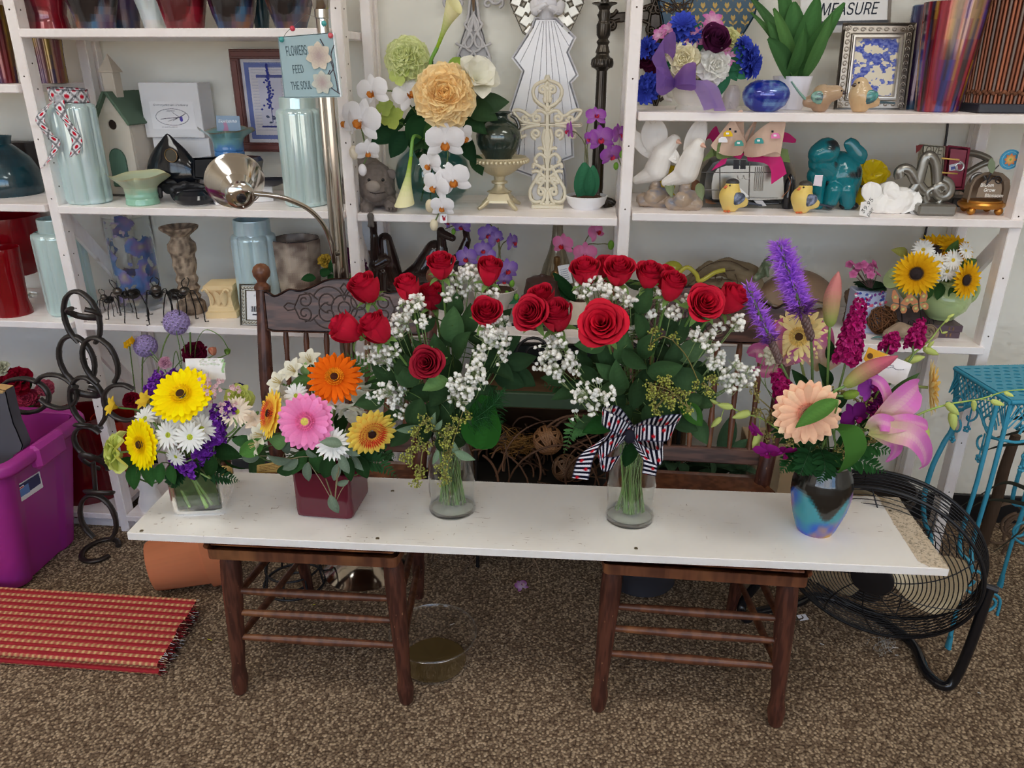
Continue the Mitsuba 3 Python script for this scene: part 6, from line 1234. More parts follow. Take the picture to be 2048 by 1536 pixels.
# third shelf
zc=Z['LC']
k=thing('glass_cylinder','tall clear glass cylinder vase with swirled blue and violet patches','vase');x=at(285,612,y=2.24)[0];R_=42*pxm(280,560,2.24);zt_=zat(x,2.24,431)
part(k,'body',lathe([(0,0),(R_,0),(R_,zt_-zc),(R_-.004,zt_-zc),(R_-.004,.012),(0,.012)],48).t(None,(x,2.24,zc+.0005)),'glass')
gx=[];rr=np.random.default_rng(8)
m=lathe([(R_-.008,.02),(R_-.008,.235)],64);m=densify(m.t(rz(0)),0);gz=np.linspace(.02,zt_-zc-.01,70);th_=np.linspace(0,2*PI,97)[:-1];TT,GZ=np.meshgrid(th_,gz);PP=np.stack([np.cos(TT)*(R_-.007),np.sin(TT)*(R_-.007),GZ],-1);n1=meshkit.fbm(PP*np.array([26,26,20])+3,3,2);keep=n1>.5;f=grid(PP,(.5,.5,.5),True);kk=keep.reshape(-1);f.f=f.f[kk[f.f].all(1)];n2=meshkit.fbm(f.v*30+7,2,4);f.c=lerp(S(72,104,156),S(120,100,150),np.clip((n2-.4)*5,0,1));f.c=lerp(f.c,S(150,140,124),np.clip((n2-.62)*8,0,1));part(k,'colour_swirl',f.t(None,(x,2.24,zc+.0005)),'gloss','blue and violet colour fused in the glass')
k=thing('candlestick','carved stone-coloured candlestick with a wide cup','candlestick');STN=S(140,124,108)
pf_=[(625,25),(618,27),(605,26),(598,18),(592,21),(585,16),(575,21),(568,17),(558,21),(548,17),(536,21),(528,22),(515,21),(507,22),(500,26),(488,26),(478,18),(472,17),(466,24),(458,34),(453,36),(452,33),(460,18),(462,0)]
m,c_,q_=turny(385,2.2,zc,pf_,48,STN);m=densify(m,1);rr_=meshkit.noise(m.v*np.array([120,120,110]),3);m.v[:,:2]=c_[:2]+(m.v[:,:2]-c_[:2])*(1+.07*(np.round(rr_*2)/2-.5))[:,None];m.c=lerp(S(92,78,66),S(170,150,130),np.clip((rr_-.3)*3,0,1));part(k,'body',m,'matte')
def ant(lb,u,v,yy,s,az,up=0):
 t=thing('ant_figurine',lb,'figurine');F=rz(az);P=at(u,v,y=yy);DK=S(62,58,56);g=lambda x,y,z:P+F@np.array([x,y,z])*s
 part(t,'abdomen',ball((.9*.022*s,1.25*.022*s,.85*.022*s),DK,10,g(0,.034,.0),F),'metal');part(t,'thorax',ball(.014*s,DK,8,g(0,0,.004)),'metal');part(t,'head',ball((.017*s,.015*s,.014*s),S(96,90,84),10,g(0,-.026,.012+up),F),'metal')
 for sd in(-1,1):
  part(t,'antenna',tube([g(sd*.006,-.032,.022+up),g(sd*.014,-.038,.045+up),g(sd*.004,-.046,.058+up)],.0014*s,5,DK,smooth=4),'metal')
  for j,yy_ in enumerate((-.012,.0,.014)):
   zf_=(zc+.0015-P[2])/s;part(t,'leg',tube([g(sd*.006,yy_,0),g(sd*.03,yy_+(j-1)*.016,.016),g(sd*.042,yy_+(j-1)*.034,zf_*.6),g(sd*.040,yy_+(j-1)*.04,zf_),g(sd*.050,yy_+(j-1)*.046,zf_)],.0018*s,5,S(48,46,46),smooth=3),'metal')
ant('small metal ant figurine at the left of the ant row, head raised',214,603,2.16,.6,10,.02);ant('metal ant figurine standing before the glass cylinder',250,592,2.13,.85,-20,.012);ant('metal ant figurine with raised forelegs between cylinder and candlestick',315,592,2.12,.85,30,.02);ant('metal ant figurine before the carved candlestick',362,592,2.1,.9,60,.01)
k=thing('plaster_capital','cream plaster column capital used as a pedestal','pedestal');x=at(445,640,y=2.16)[0];kk=pxm(445,600,2.16);CRM=S(222,196,150);m=lathe([(.0,0),(1.0,0),(1.0,.03*20),(.86,.035*20),(.8,.05*20),(.74,.06*20),(.72,.085*20),(.86,.115*20),(.95,.125*20),(.95,.14*20),(0,.14*20)],4,CRM,20)
m=lathe([(0,0),(.066,0),(.066,.018),(.058,.022),(.054,.034),(.048,.04),(.046,.062),(.05,.075),(.060,.088),(.062,.1),(0,.1)],4,CRM,20).t(rz(45));part(k,'block',m.t(rz(8),(x,2.19,zc)).jit(.003,60,2),'matte',smooth=False)
for sx in(-1,1):part(k,'volute',tube([(x+sx*(.036-.0014*i)*1,2.142,zc+.085)+np.array([sx*.006*math.cos(i*.6)*(1-i/14),0,.009*math.sin(i*.6)*(1-i/14)]) for i in range(12)],.0035,6,CRM),'matte')
part(k,'acanthus',cat([petal(.05,.02,80,50,.3,(6,5),'oval',CRM*.85,CRM).t(rz(a),(0,0,.038)).t(rz(0),(x,2.19,zc)) for a in()]+[petal(.048,.022,88,60,.2,(6,5),'oval',CRM*.9,CRM).t(rz(180+a),(x+a*.0006,2.148,zc+.04)) for a in(-34,0,34)]),'matte')
pfm=thing('photo_frame','small silver ornate photo frame with a barcode insert leaning against the capital','photo frame');zf0=Z['LC'];xa,xb=at(482,655,y=2.09)[0],at(547,650,y=2.09)[0];wf_,hf_=xb-xa-.012,.118;Rf=rx(-14)@rz(0);of=np.array([xa+.004,2.085,zf0+.001])
def FR_(m):return m.t(Rf,of)
SV=S(150,146,134);fro=box_poly(0,wf_,0,hf_).difference(box_poly(.017,wf_-.017,.017,hf_-.017));part(pfm,'moulding',FR_(extrude(fro,.01,SV,.003).t(XZ,(0,.01,0))),'metal');o=[]
for i in range(9):
 for(xx,zz) in((.006+i*(wf_-.012)/8,.008),(.006+i*(wf_-.012)/8,hf_-.008)):o.append(ball((.005,.003,.0045),SV,5,(xx,.001,zz)))
for i in range(1,11):
 for xx in(.008,wf_-.008):o.append(ball((.0045,.003,.005),SV,5,(xx,.001,hf_*i/11)))
part(pfm,'bead_ornament',FR_(cat(o)),'metal',kind='stuff');part(pfm,'insert',FR_(box((.016,.004,.016),(wf_-.016,.006,hf_-.016),S(222,222,226))),'satin');part(pfm,'barcode',FR_(cat([box((.03+.0022*i,.0034,.04),(.0308+.0022*i+(.0006 if i%3 else 0),.004,.056),S(40,40,50)) for i in range(17)]+[box((.034,.0034,.03),(.05,.004,.034),S(80,80,90))])),'matte')
tx=text('4x6',.006,S(150,150,160),.0004);part(pfm,'lettering',FR_(tx.t(XZ,(wf_/2-.006,.0038,.085))),'matte')
k=thing('textured_pot','mottled brown clay pot with embossed diamonds and dark glazed inside','pot');m,c_,q_=turny(608,2.24,zc,[(640,32),(600,38),(560,42),(520,46),(490,48),(478,49),(476,45),(490,43),(560,38),(620,20)],8,S(138,118,104),sharp=30);m=densify(m,3);n_=meshkit.fbm(m.v*30,3,6);m.c=lerp(S(104,84,74),S(176,160,144),np.clip((n_-.35)*3,0,1));part(k,'body',m.t(None),'satin');part(k,'glazed_inside',lathe([(44.4*q_,zat(c_[0],c_[1],475.5)),(43*q_,zat(c_[0],c_[1],495)),(37*q_,zat(c_[0],c_[1],559))],8,S(36,34,40)).t(None,(c_[0],c_[1],0)),'gloss')
em=[]
for v0,v1_ in((530,506),(575,545)):em+=[wire([(578,v0-12),(588,v1_-2),(602,v0-12),(588,v0+6),(578,v0-12)],2.205,.0025,5,S(176,156,130),0),wire([(570,v1_),(588,v0+8),(608,v1_)],2.203,.002,5,S(176,156,130),0)]
part(k,'embossing',cat(em),'satin')
# white footed vase with silk flowers on the bottom shelf
wv=thing('silk_arrangement','silk alliums and wild flowers in a white footed vase on the bottom shelf','flower arrangement');m,c_,q_=turny(302,2.12,Z['LD'],[(1004,20),(1000,22),(990,18),(978,15),(968,19),(955,21),(945,20),(943,18),(960,12)],32,S(232,230,228));part(wv,'vase',m,'gloss','white ceramic footed vase');mo=np.array([c_[0],c_[1],zat(c_[0],c_[1],945)])
def al(u,v,y,R,c,c2,seed):
 rng=np.random.default_rng(seed);P=at(u,v,y=y);r=R*pxm(u,v,y);o=[]
 for i in range(110):
  z=1-2*(i+.5)/110;a=i*2.4;d=np.array([math.sqrt(1-z*z)*math.cos(a),math.sqrt(1-z*z)*math.sin(a),z]);o.append(ringof(5,lambda j:petal(r*.26,r*.15,25,0,.1,(3,2),'oval',c2,vary(c,.12,rng)),rng=rng).t(aim(d),P+d*r*.8));o.append(tube([P,P+d*r*.8],.0006,3,S(150,170,120),caps=False))
 q=part(wv,'allium',cat(o),'petal');part(q,'stem',tube([P,P*.6+mo*.4+[.02,-.02,.1],mo],.0022,6,S(110,136,76),smooth=5),'satin')
al(353,645,2.06,27,S(186,168,214),S(150,130,180),1);al(291,692,2.06,24,S(180,164,212),S(150,130,180),2)
def wvp(nm_,m,u,v,y,az,el,lb=None,b='petal'):
 q=part(wv,nm_,m.t(facing(az,el),at(u,v,y=y)),b,lb);P=at(u,v,y=y);part(q,'stem',tube([P,P*.6+mo*.4+[.02,-.02,.1],mo],.0016,6,S(96,124,66),smooth=5),'satin')
wvp('dahlia',peony(.04,S(96,20,44),S(66,10,30),40,3,80,0,2),388,706,2.05,10,40,'dark burgundy dahlia');wvp('scabiosa',peony(.022,S(214,170,190),S(190,130,160),30,4,80),330,726,2.02,0,40,'pink scabiosa');wvp('freesia',cat([ringof(5,lambda i:petal(.018,.014,55,10,.2,(4,4),'oval',S(190,140,20),S(226,180,40))).t(None,(.01*i,.008*i,0)) for i in range(3)]),259,690,2.04,-20,20,'yellow freesia');wvp('rosebud',rose(.012,.026,.1,S(226,160,130),10,3),428,710,2.0,0,80,'peach rosebud');wvp('rosebud',rose(.009,.02,.1,S(140,176,90),10,4),456,708,2.0,30,60,'green bud');wvp('cornflower',peony(.022,S(60,50,110),S(50,40,100),24,7,80),476,778,2.0,20,40,'dark blue cornflower');wvp('carnation',peony(.03,S(130,20,40),S(100,10,30),34,9,80),262,800,2.03,-10,40,'red carnation')
for i,pts in enumerate(([(380,665),(382,720),(384,760)],[(352,660),(360,700),(366,760)],[(390,740),(392,690),(410,660),(440,672),(458,700)],[(300,700),(330,740),(345,780)],[(372,760),(370,700),(362,670)],[(345,760),(347,720),(352,702),(358,720),(365,750)],[(283,730),(300,712),(320,730)])):
 part(wv,'grass_blade',wire(pts,[2.03]*len(pts),.0022 if i else.0045,5,S(96,128,66),5,flat=.4),'satin')
 # red glass on the bottom shelf and red silk flowers behind the tote
k=thing('ruby_jar','huge dark ruby glass jar on the bottom shelf behind the horseshoes','jar');m,c_,q_=turny(196,2.22,Z['FD'],wall_in([(1010,50),(1005,62),(980,68),(930,66),(880,58),(850,52),(832,54),(826,56)]),48,S(92,6,16));part(k,'body',m,'gloss')
k=thing('ruby_jar','orange-red glass jar on the bottom shelf behind the white footed vase','jar');m,c_,q_=turny(262,2.3,Z['LD'],wall_in([(992,30),(960,40),(900,44),(850,38),(830,40)]),40,S(150,34,22));part(k,'body',m,'gloss')
k=thing('potted_silk_roses','red and pink silk flowers in a dark pot on the floor behind the tote','flower arrangement');m,c_,q_=turny(48,2.2,Z['FD'],[(1000,40),(920,50),(870,54),(868,50),(900,40)],28,S(44,34,34));part(k,'pot',m,'matte');mo=np.array([c_[0],c_[1],zat(c_[0],c_[1],875)])
for i,(u,v,R,c,az) in enumerate(((36,760,.05,S(140,16,40),0),(8,775,.045,S(120,14,36),-20),(55,800,.04,S(180,60,90),30),(20,830,.045,S(120,30,40),0),(90,775,.03,S(176,80,100),30),(78,830,.036,S(150,80,70),20),(45,850,.04,S(110,20,36),0),(5,735,.026,S(206,206,180),-10))):
 P=at(u,v,y=2.12);part(k,'bloom',peony(R,c,c*.8,34,i+20).t(facing(az,30),P),'petal');part(k,'stem',tube([P,P*.5+mo*.5,mo],.002,5,GREEN,smooth=4),'satin')
for u,v in((60,780),(30,800),(0,800),(75,810),(95,800),(20,760),(66,840),(40,825)):part(k,'leaf',leaf(.07,.035,vary(S(50,66,40),.15)).t(dirR(RNG.normal(size=3)+[0,-.5,.3],20),at(u,v,y=2.14)),'leaf')
# ---------------- middle bay ----------------
zm,zn_=Z['MB'],Z['MC']
YS=2.19
sa=thing('silk_arrangement','large silk arrangement of peony, orchids and callas in a teal glass bubble vase','flower arrangement')
m,c_,q_=turny(868,YS,zm,[(408,30),(404,44),(392,58),(372,70),(345,74),(318,68),(298,52),(284,36),(276,28),(272,30),(270,29)],48,S(96,150,150));scene['teal_glass']={'type':'thindielectric','int_ior':1.6,'specular_transmittance':{'type':'rgb','value':[.22,.46,.46]}}
m.c=iri(m.v,seed=4,hue=(S(60,130,130),S(96,150,146),S(120,160,160),S(70,140,150)))
part(sa,'vase',m,'teal_glass','teal bubble glass vase');SM=np.array([c_[0],c_[1],zat(c_[0],c_[1],280)]);SB=np.array([c_[0],c_[1],zm+.02])
def sil(nm_,parts_,u,v,y,az,el,roll=0,lb=None,stem=True,thing_=None,mouth=None,bot=None):
 th_=thing_ or sa;mo_=SM if mouth is None else mouth;bo_=SB if(bot is None and mouth is None) else bot;F=facing(az,el,roll);P=at(u,v,y=y);q=None
 for i,(n_,m_,b_) in enumerate(parts_):
  if i==0:q=part(th_,nm_,m_.t(F,P),b_,lb)
  else:part(q,n_,m_.t(F,P),b_)
 if stem:
  nl=F[:,2]*.04;pts=[P,P-nl,(P-nl)*.5+mo_*.5+[0,0,.005],mo_]+([bo_+[RNG.normal()*.02,RNG.normal()*.02,0]] if bo_ is not None else []);part(q,'stem',tube(pts,.0022,6,S(96,130,60),smooth=5),'satin')
 return q
pm1=lambda R,co,ci,N,sd,**kw:[('bloom',peony(R,co,ci,N,sd,**kw),'petal')]
sil('hydrangea',pm1(.064,S(228,232,180),S(214,222,158),84,1,k=4),812,118,2.13,-10,25,lb='pale lime green mum')
sil('peony',pm1(.084,S(248,232,190),S(246,212,138),96,2,k=5),890,190,2.04,8,12,lb='big butter yellow peony')
sil('magnolia',[('petals',cat([petal(.07,.055,70-20*i,20-25*i,.25,(7,6),'round',S(222,220,196),S(236,234,222)).t(rz(a)) for i in range(2) for a in(i*36,72+i*36,144+i*36,216+i*36,288+i*36)]),'petal')],948,165,2.1,30,30,lb='white magnolia')
def calla(pa,u,v,y,d,L,lb,thing_,mo_):
 s,t=np.linspace(0,1,12),np.linspace(-1,1,15);Sg,Tg=np.meshgrid(s,t,indexing='ij');r=L*(.035+.05*Sg+.20*np.clip(Sg-.35,0,1)**1.3);th_=Tg*PI*1.02;zz=L*Sg*(1-.0*np.abs(Tg))+L*.28*np.clip(Sg-.6,0,1)*(np.cos(th_)+.2);
 P_=np.stack([r*np.sin(th_),r*np.cos(th_)*(1+.3*np.clip(Sg-.6,0,1)),zz],-1);c=lerp(S(150,186,60),S(238,234,186),np.clip(Sg*1.5-.25,0,1));m=grid(P_,c);F=aim(nrm(d));B=at(u,v,y=y);q=part(thing_,'calla_lily',m.t(F,B),'petal',lb);part(q,'spadix',tube([B+F[:,2]*L*.2,B+F[:,2]*L*.75],.003,6,S(230,200,90)),'satin');part(q,'stem',tube([B+F[:,2]*L*.02,B-F[:,2]*.05,(B-F[:,2]*.05)*.5+mo_*.5,mo_],[.005,.0045,.004,.004],8,S(110,160,70),smooth=5),'satin')
calla('calla',874,96,2.1,(.42,-.25,.8),.115,'upright green and cream calla lily',sa,SM);calla('calla',822,312,2.06,(-.12,-.35,-1),.125,'cream calla lily hanging down',sa,SM)
WHO,OL=S(238,236,238),S(206,140,70)
def orc(u,v,y,az,el,R,c=WHO,lip=OL,roll=0,thing_=None,mouth=None,stem=False,ci=None,bot=None):
 o,l=orchid(R,c,lip,ci);return sil('orchid',[('p',o,'petal'),('lip',l,'petal')],u,v,y,az,el,roll,None,stem,thing_,mouth,bot)
for u,v,y,az,el,R,ro in((746,185,2.06,-10,5,.046,10),(722,243,2.04,-8,0,.058,-15),(697,245,2.06,-60,0,.045,0),(818,190,2.1,20,20,.045,30),(735,303,2.05,20,-20,.034,0),(890,285,2.03,10,-10,.054,0),(925,275,2.06,50,-10,.036,20),(906,362,2.04,10,0,.05,15),(872,374,2.03,-20,-5,.042,-20),(885,414,2.03,0,-10,.034,0),(862,330,2.05,-30,0,.04,10)):orc(u,v,y,az,el,R,roll=ro)
part(sa,'orchid_stem',wire([(868,275),(800,190),(750,190),(722,235),(727,275),(734,310),(722,338)],[2.18,2.12,2.08,2.06,2.07,2.07,2.06],.002,6,S(90,110,60),6),'satin');part(sa,'orchid_stem',wire([(868,275),(892,262),(896,300),(892,345),(888,390),(876,430),(868,446)],[2.18,2.08,2.06,2.06,2.055,2.05,2.05],.002,6,S(90,110,60),6),'satin')
for u,v,r,c in((708,305,9,S(236,226,206)),(725,340,8,S(240,238,240)),(860,412,9,S(236,222,190)),(868,450,8,S(236,226,196))):part(sa,'bud',ball((r*.0014,r*.0014,r*.0020),c,8,at(u,v,y=2.05)),'petal')
part(sa,'price_tag',plate([(880,428),(894,428),(894,446),(880,446)],2.045,.0005,S(240,240,244)),'matte','small white price tag');part(sa,'tag_mark',plate([(884,432),(886,431),(888,436),(891,431),(891,441),(886,441)],2.0444,.0003,S(150,40,50)),'matte')
for u,v,R,c in((785,235,.034,S(176,192,96)),(770,215,.026,S(170,188,100)),(800,150,.03,S(190,204,120))):sil('hydrangea_floret',[('p',ringof(4,lambda i:petal(R,R*1.0,14,-10,.1,(5,5),'round',c*.85,c)),'petal')],u,v,2.1,-10,20,20)
for u,v,y,L,a,c in((768,268,2.12,66,215,(44,76,50)),(795,290,2.11,60,240,(36,66,44)),(985,208,2.14,70,10,(62,84,60)),(965,225,2.13,70,340,(56,80,52)),(960,195,2.16,56,40,(66,74,66)),(920,260,2.12,66,300,(40,70,44)),(950,250,2.13,60,330,(48,76,48)),(830,262,2.12,70,250,(40,74,44)),(850,150,2.16,66,60,(50,84,52)),(940,300,2.12,60,290,(36,62,40)),(835,230,2.15,70,200,(40,70,44)),(880,250,2.15,70,270,(32,60,36)),(845,300,2.13,56,265,(56,84,50)),(915,130,2.14,50,20,(150,180,80)),(780,250,2.15,60,190,(60,96,52)),(975,262,2.15,56,320,(52,76,50)),(955,330,2.14,46,300,(44,70,44)),(860,265,2.09,50,250,(70,110,60))):
 k=pxm(u,v,y);aa=math.radians(a);d=np.array([math.cos(aa),-.25,math.sin(aa)]);part(sa,'leaf',leaf(L*k,L*k*.62,S(*c),-30,.12).t(dirR(d,RNG.normal()*18,(0,-1,.4)),at(u,v,y=y)-nrm(d)*L*k*.5),'leaf')
 P=at(u,v,y=y)-nrm(d)*L*k*.5;part(sa,'leaf_stalk',tube([P,P*.5+SM*.5+[0,0,.01],SM],.0014,5,S(70,100,54),smooth=3),'satin')
 # stone animal
an=thing('stone_animal_statue','grey carved stone animal with a snout crouching on the shelf, one paw hanging over','statue');GS=S(122,112,106)
def A_(u,v,y):return at(u,v,y=y)
bn=[(A_(735,350,2.26),.055,A_(760,385,2.18),.045),(A_(725,335,2.28),.05,A_(712,395,2.25),.045),(A_(754,376,2.14),.050,A_(752,362,2.16),.052),(A_(750,384,2.09),.026,A_(752,378,2.12),.038),(A_(744,395,2.14),.022,A_(732,413,2.095),.016),(A_(732,413,2.095),.016,A_(734,420,2.085),.014),(A_(775,395,2.15),.022,A_(783,413,2.10),.016),(A_(783,413,2.1),.016,A_(785,416,2.095),.014),(A_(705,398,2.24),.025,A_(695,402,2.2),.02),(A_(712,360,2.25),.04,A_(745,400,2.2),.03)]
part(an,'body',bones(bn,.006,GS).jit(.0035,120,2).dirt(.5,150,3,S(70,62,58)),'matte')
for u,v in((716,347),(782,349)):part(an,'ear',ball((.014,.007,.015),GS,10,A_(u,v,2.145)).jit(.002,90),'matte')
for u in(738,766):part(an,'eye',ball(.0042,S(20,18,18),8,A_(u,360,2.092)),'gloss','dark glass eye')
part(an,'mouth',wire([(740,384),(750,387),(762,386),(770,384)],[2.066,2.062,2.064,2.072],.0016,5,S(60,52,50),4),'matte');part(an,'snout',ball((.02,.012,.016),S(140,130,122),10,A_(746,373,2.068)).jit(.002,90),'matte')
for u0,v0 in((732,420),(783,417)):
 for j in range(3):part(an,'claw',ball((.0042,.007,.0055),S(104,96,92),6,A_(u0-7+7*j,v0+1,2.078)),'matte')
part(an,'dangling_paw',bones([(A_(741,432,2.052),.009,A_(742,446,2.052),.007),(A_(742,446,2.052),.008,A_(738,452,2.05),.004),(A_(742,446,2.052),.008,A_(746,452,2.05),.004)],.004,S(90,84,80)),'matte')
# wall cross
def scrollcross(t,px,y,r,c,b,flip=None):
 """scrollwork bars drawn over photo points, mirrored about column flip"""
 o=[]
 for p in px:
  o.append(wire(p,y,r,6,c,4,flat=.8))
  if flip is not None:o.append(wire([(2*flip-u,v) for u,v in p],y,r,6,c,4,flat=.8))
 return cat(o)
def sw(u,v,R,a0,turns,n=16,e=.25):return [(u+R*(1-(1-e)*i/(n-1))*math.cos(math.radians(a0)+turns*2*PI*i/(n-1)),v-R*(1-(1-e)*i/(n-1))*math.sin(math.radians(a0)+turns*2*PI*i/(n-1))) for i in range(n)]
wc=thing('wall_cross','silver grey scrolled cross hanging on the wall, its top cut by the frame','cross');yw=2.40;GR=S(186,184,186)
px=[[(945,-60),(940,0),(935,40),(930,50),(945,75),(938,95),(918,90),(912,86)],[(948,20),(942,60),(928,85),(920,100),(914,118),(920,132),(938,130),(948,136)],[(945,40),(936,70),(930,85),(934,98),(944,104)],sw(905,-4,20,0,1.3),[(895,16),(888,8),(890,-10)],[(922,0),(935,-12),(940,-30)],[(948,100),(942,112),(934,112)],[(946,30),(938,45),(938,56),(945,62)],sw(918,8,10,180,-1)]
part(wc,'scrollwork',scrollcross(wc,px,yw-.008,.0055,GR,'satin',947),'satin')
part(wc,'backplate',plate([(938,-80),(956,-80),(953,30),(968,72),(976,112),(966,124),(948,112),(926,120),(917,108),(924,80),(941,30)],yw+.004,.008,GR*.8,.002).dirt(.3,70,2),'satin');part(wc,'spiral',scrollcross(wc,[sw(966,126,16,60,-1.4)],yw-.01,.0055,GR,'satin'),'satin');part(wc,'centre_inlay',plate([(943,-10),(950,-10),(949,22),(946,24)],yw-.012,.003,S(110,90,70)).dirt(.8,400,1),'matte')
# angel
ag=thing('angel_plaque','tall white glittering angel figure with silver mosaic wings standing against the wall','angel figure');ya=2.35;AW=S(226,226,230)
dress=[(1072,38),(1112,38),(1118,44),(1150,76),(1136,105),(1155,150),(1141,165),(1157,217),(1150,232),(1143,238),(1146,310),(1125,318),(1131,345),(1133,395),(1064,395),(1066,350),(1034,338),(1040,285),(1044,272),(1032,232),(1022,222),(1048,142),(1028,116),(1066,56)]
part(ag,'dress',plate(dress,ya,.03,AW,.004).dirt(.25,160,3,S(246,246,250)),'sparkle','pleated white dress');scene['soft_metal']=pr(roughness=.4,metallic=.5);scene['sparkle']=pr(roughness=.3,specular=.8,clearcoat=.6)
pl_=[[(1085,42),(1070,110),(1050,230),(1048,340)],[(1088,42),(1080,150),(1070,260),(1068,390)],[(1092,42),(1093,160),(1092,390)],[(1097,42),(1105,150),(1112,390)],[(1102,42),(1118,150),(1128,240),(1132,310)],[(1107,42),(1130,130),(1145,225)],[(1080,42),(1058,90),(1040,125)],[(1110,42),(1128,75),(1140,95)]]
for q in pl_:part(ag,'pleat',wire(q,ya-.0305,.0016,5,S(176,176,182),0,flat=.6),'satin')
bd=bones([(at(1093,-25,y=ya-.02),(.024,.014,.02),at(1093,8,y=ya-.02),(.028,.016,.02)),(at(1093,8,y=ya-.02),(.026,.015,.02),at(1093,36,y=ya-.02),(.02,.013,.01)),(at(1068,8,y=ya-.02),.012,at(1070,22,y=ya-.045),.012),(at(1070,22,y=ya-.045),.012,at(1090,10,y=ya-.06),.007),(at(1122,10,y=ya-.02),.012,at(1118,22,y=ya-.045),.011),(at(1118,22,y=ya-.045),.011,at(1102,16,y=ya-.06),.008),(at(1093,-40,y=ya-.02),.012,at(1093,-60,y=ya-.02),.022)],.005,S(214,214,220));part(ag,'torso',bd,'satin','grey-white bodice with folded arms');part(ag,'cuff',cat([tube([at(u,v,y=ya-.05),at(u+3,v+5,y=ya-.05)],.011,8,S(200,200,206)) for u,v in((1078,18),(1111,20))]),'satin')
for s,base in((-1,1060),(1,1128)):
 for i,(du,dv,w_,h_,r_) in enumerate(((0,62,17,18,40),(8,42,19,20,34),(18,23,20,20,28),(-2,38,14,20,36),(3,16,16,22,28),(26,2,20,20,22),(8,-6,18,20,20),(33,-19,20,20,16),(14,-28,18,20,12),(38,-40,20,20,10),(20,-50,18,20,8))):
  cx,cy=base+s*du,dv;p=affinity.translate(affinity.rotate(box_poly(-w_/2,w_/2,-h_/2,h_/2),-s*r_),cx,cy)
  part(ag,'wing_tile',plate(None,ya+.004,.012,S(178,172,160)*(.85+.3*RNG.random()),.002,g=p).dirt(.4,150,i),'metal')
part(ag,'wing_back',plate([(1016,-60),(1062,-60),(1064,80),(1046,66),(1022,10)],ya+.012,.008,S(120,112,98),.001),'metal');part(ag,'wing_back',plate([(1126,-60),(1172,-60),(1166,10),(1140,64),(1126,60)],ya+.012,.008,S(120,112,98),.001),'metal')
# gold pedestal with dark urn
pd=thing('pedestal_dish','antique gold pedestal dish with a square footed base','pedestal');GD=S(208,196,164)
P0=at(999,421,z=zm);yp_=P0[1]+.045;PT=zat(at(999,316,y=yp_)[0],yp_,316)
m,c_,q_=turny(999,yp_,zm+.045,[(386,25),(384,22),(380,17),(374,11),(368,10),(366,16),(362,16),(360,10),(352,12),(348,22),(340,34),(330,46),(322,54),(316,56),(313,54),(318,48),(322,0)],48,GD);part(pd,'dish',m.dirt(.3,60,2,S(120,100,70)),'soft_metal')
k=pxm(999,400,yp_);part(pd,'gadroon',cat([ball((.0055,.0055,.006),GD,6,(c_[0]+.0785*math.cos(a),c_[1]+.0785*math.sin(a),PT-.006)) for a in np.linspace(0,2*PI,41)[:-1]]),'soft_metal',kind='stuff')
part(pd,'base_block',lathe([(0,.018),(.052,.018),(.05,.024),(.038,.042),(.03,.046),(0,.046)],4,GD).t(rz(45),(c_[0],c_[1],zm)).dirt(.3,60,5,S(110,92,64)),'soft_metal',smooth=False)
for sx in(-1,1):
 for sy in(-1,1):part(pd,'foot',tube([(c_[0]+sx*.03,c_[1]+sy*.03,zm+.024),(c_[0]+sx*.042,c_[1]+sy*.042,zm+.012),(c_[0]+sx*.053,c_[1]+sy*.053,zm+.0045)],[.008,.007,.0045],8,GD,smooth=3),'soft_metal')
ur=thing('green_urn','dark green two-handled iridescent urn standing on the gold pedestal dish','urn');zu=zat(c_[0],c_[1],322)+.001;DG=S(40,54,48)
m,c_,q_=turny(997,yp_,zu,[(315,25),(312,28),(302,36),(288,43),(272,45),(258,42),(248,34),(241,24),(236,19),(231,18),(227,22),(224,28),(223,26),(228,17)],48,DG);m.c=iri(m.v,seed=8,hue=(S(38,54,46),S(48,60,48),S(60,62,46),S(36,58,58)));part(ur,'body',m,'lustre')
for s in(-1,1):part(ur,'handle',wire([(997+s*25,231),(997+s*35,238),(997+s*41,252),(997+s*40,258)],yp_-.005,.005,7,S(60,58,52),5),'lustre')
# cream scroll cross
cr=thing('standing_cross','cream scrolled openwork cross standing in front of the angel','cross');yc=2.20;CR2=S(208,200,178);U=1095
px=[[(1095,150),(1092,160),(1086,163),(1078,166),(1070,172),(1066,184),(1070,198),(1080,208),(1090,214),(1094,222)],sw(1086,180,9,0,1.3),[(1093,166),(1090,180),(1091,205),(1088,195)],[(1093,228),(1084,222),(1074,222),(1068,230),(1060,232),(1048,224),(1036,220),(1026,222)],[(1026,222),(1032,232),(1040,240),(1056,246),(1080,249)],sw(1074,236,10,90,1.3),sw(1050,238,8,0,-1.2),[(1080,250),(1056,254),(1040,262),(1042,275),(1052,270)],sw(1072,268,10,270,-1.3),[(1090,258),(1086,275),(1088,290),(1090,302)],[(1090,300),(1082,296),(1076,298)],[(1092,316),(1080,308),(1070,318),(1074,326)],[(1092,340),(1078,332),(1068,328),(1066,336)],[(1088,330),(1076,352),(1066,368),(1060,382),(1062,398),(1072,404),(1082,402)],sw(1082,360,10,90,1.3),[(1090,350),(1084,366),(1078,376),(1086,380)],sw(1083,384,9,0,1.2),[(1091,380),(1088,396),(1082,408),(1090,408)],[(1092,362),(1080,360),(1072,366)],[(1064,344),(1074,342),(1088,352)]]
part(cr,'scrollwork',scrollcross(cr,px,yc,.0066,CR2,'satin',U),'satin')
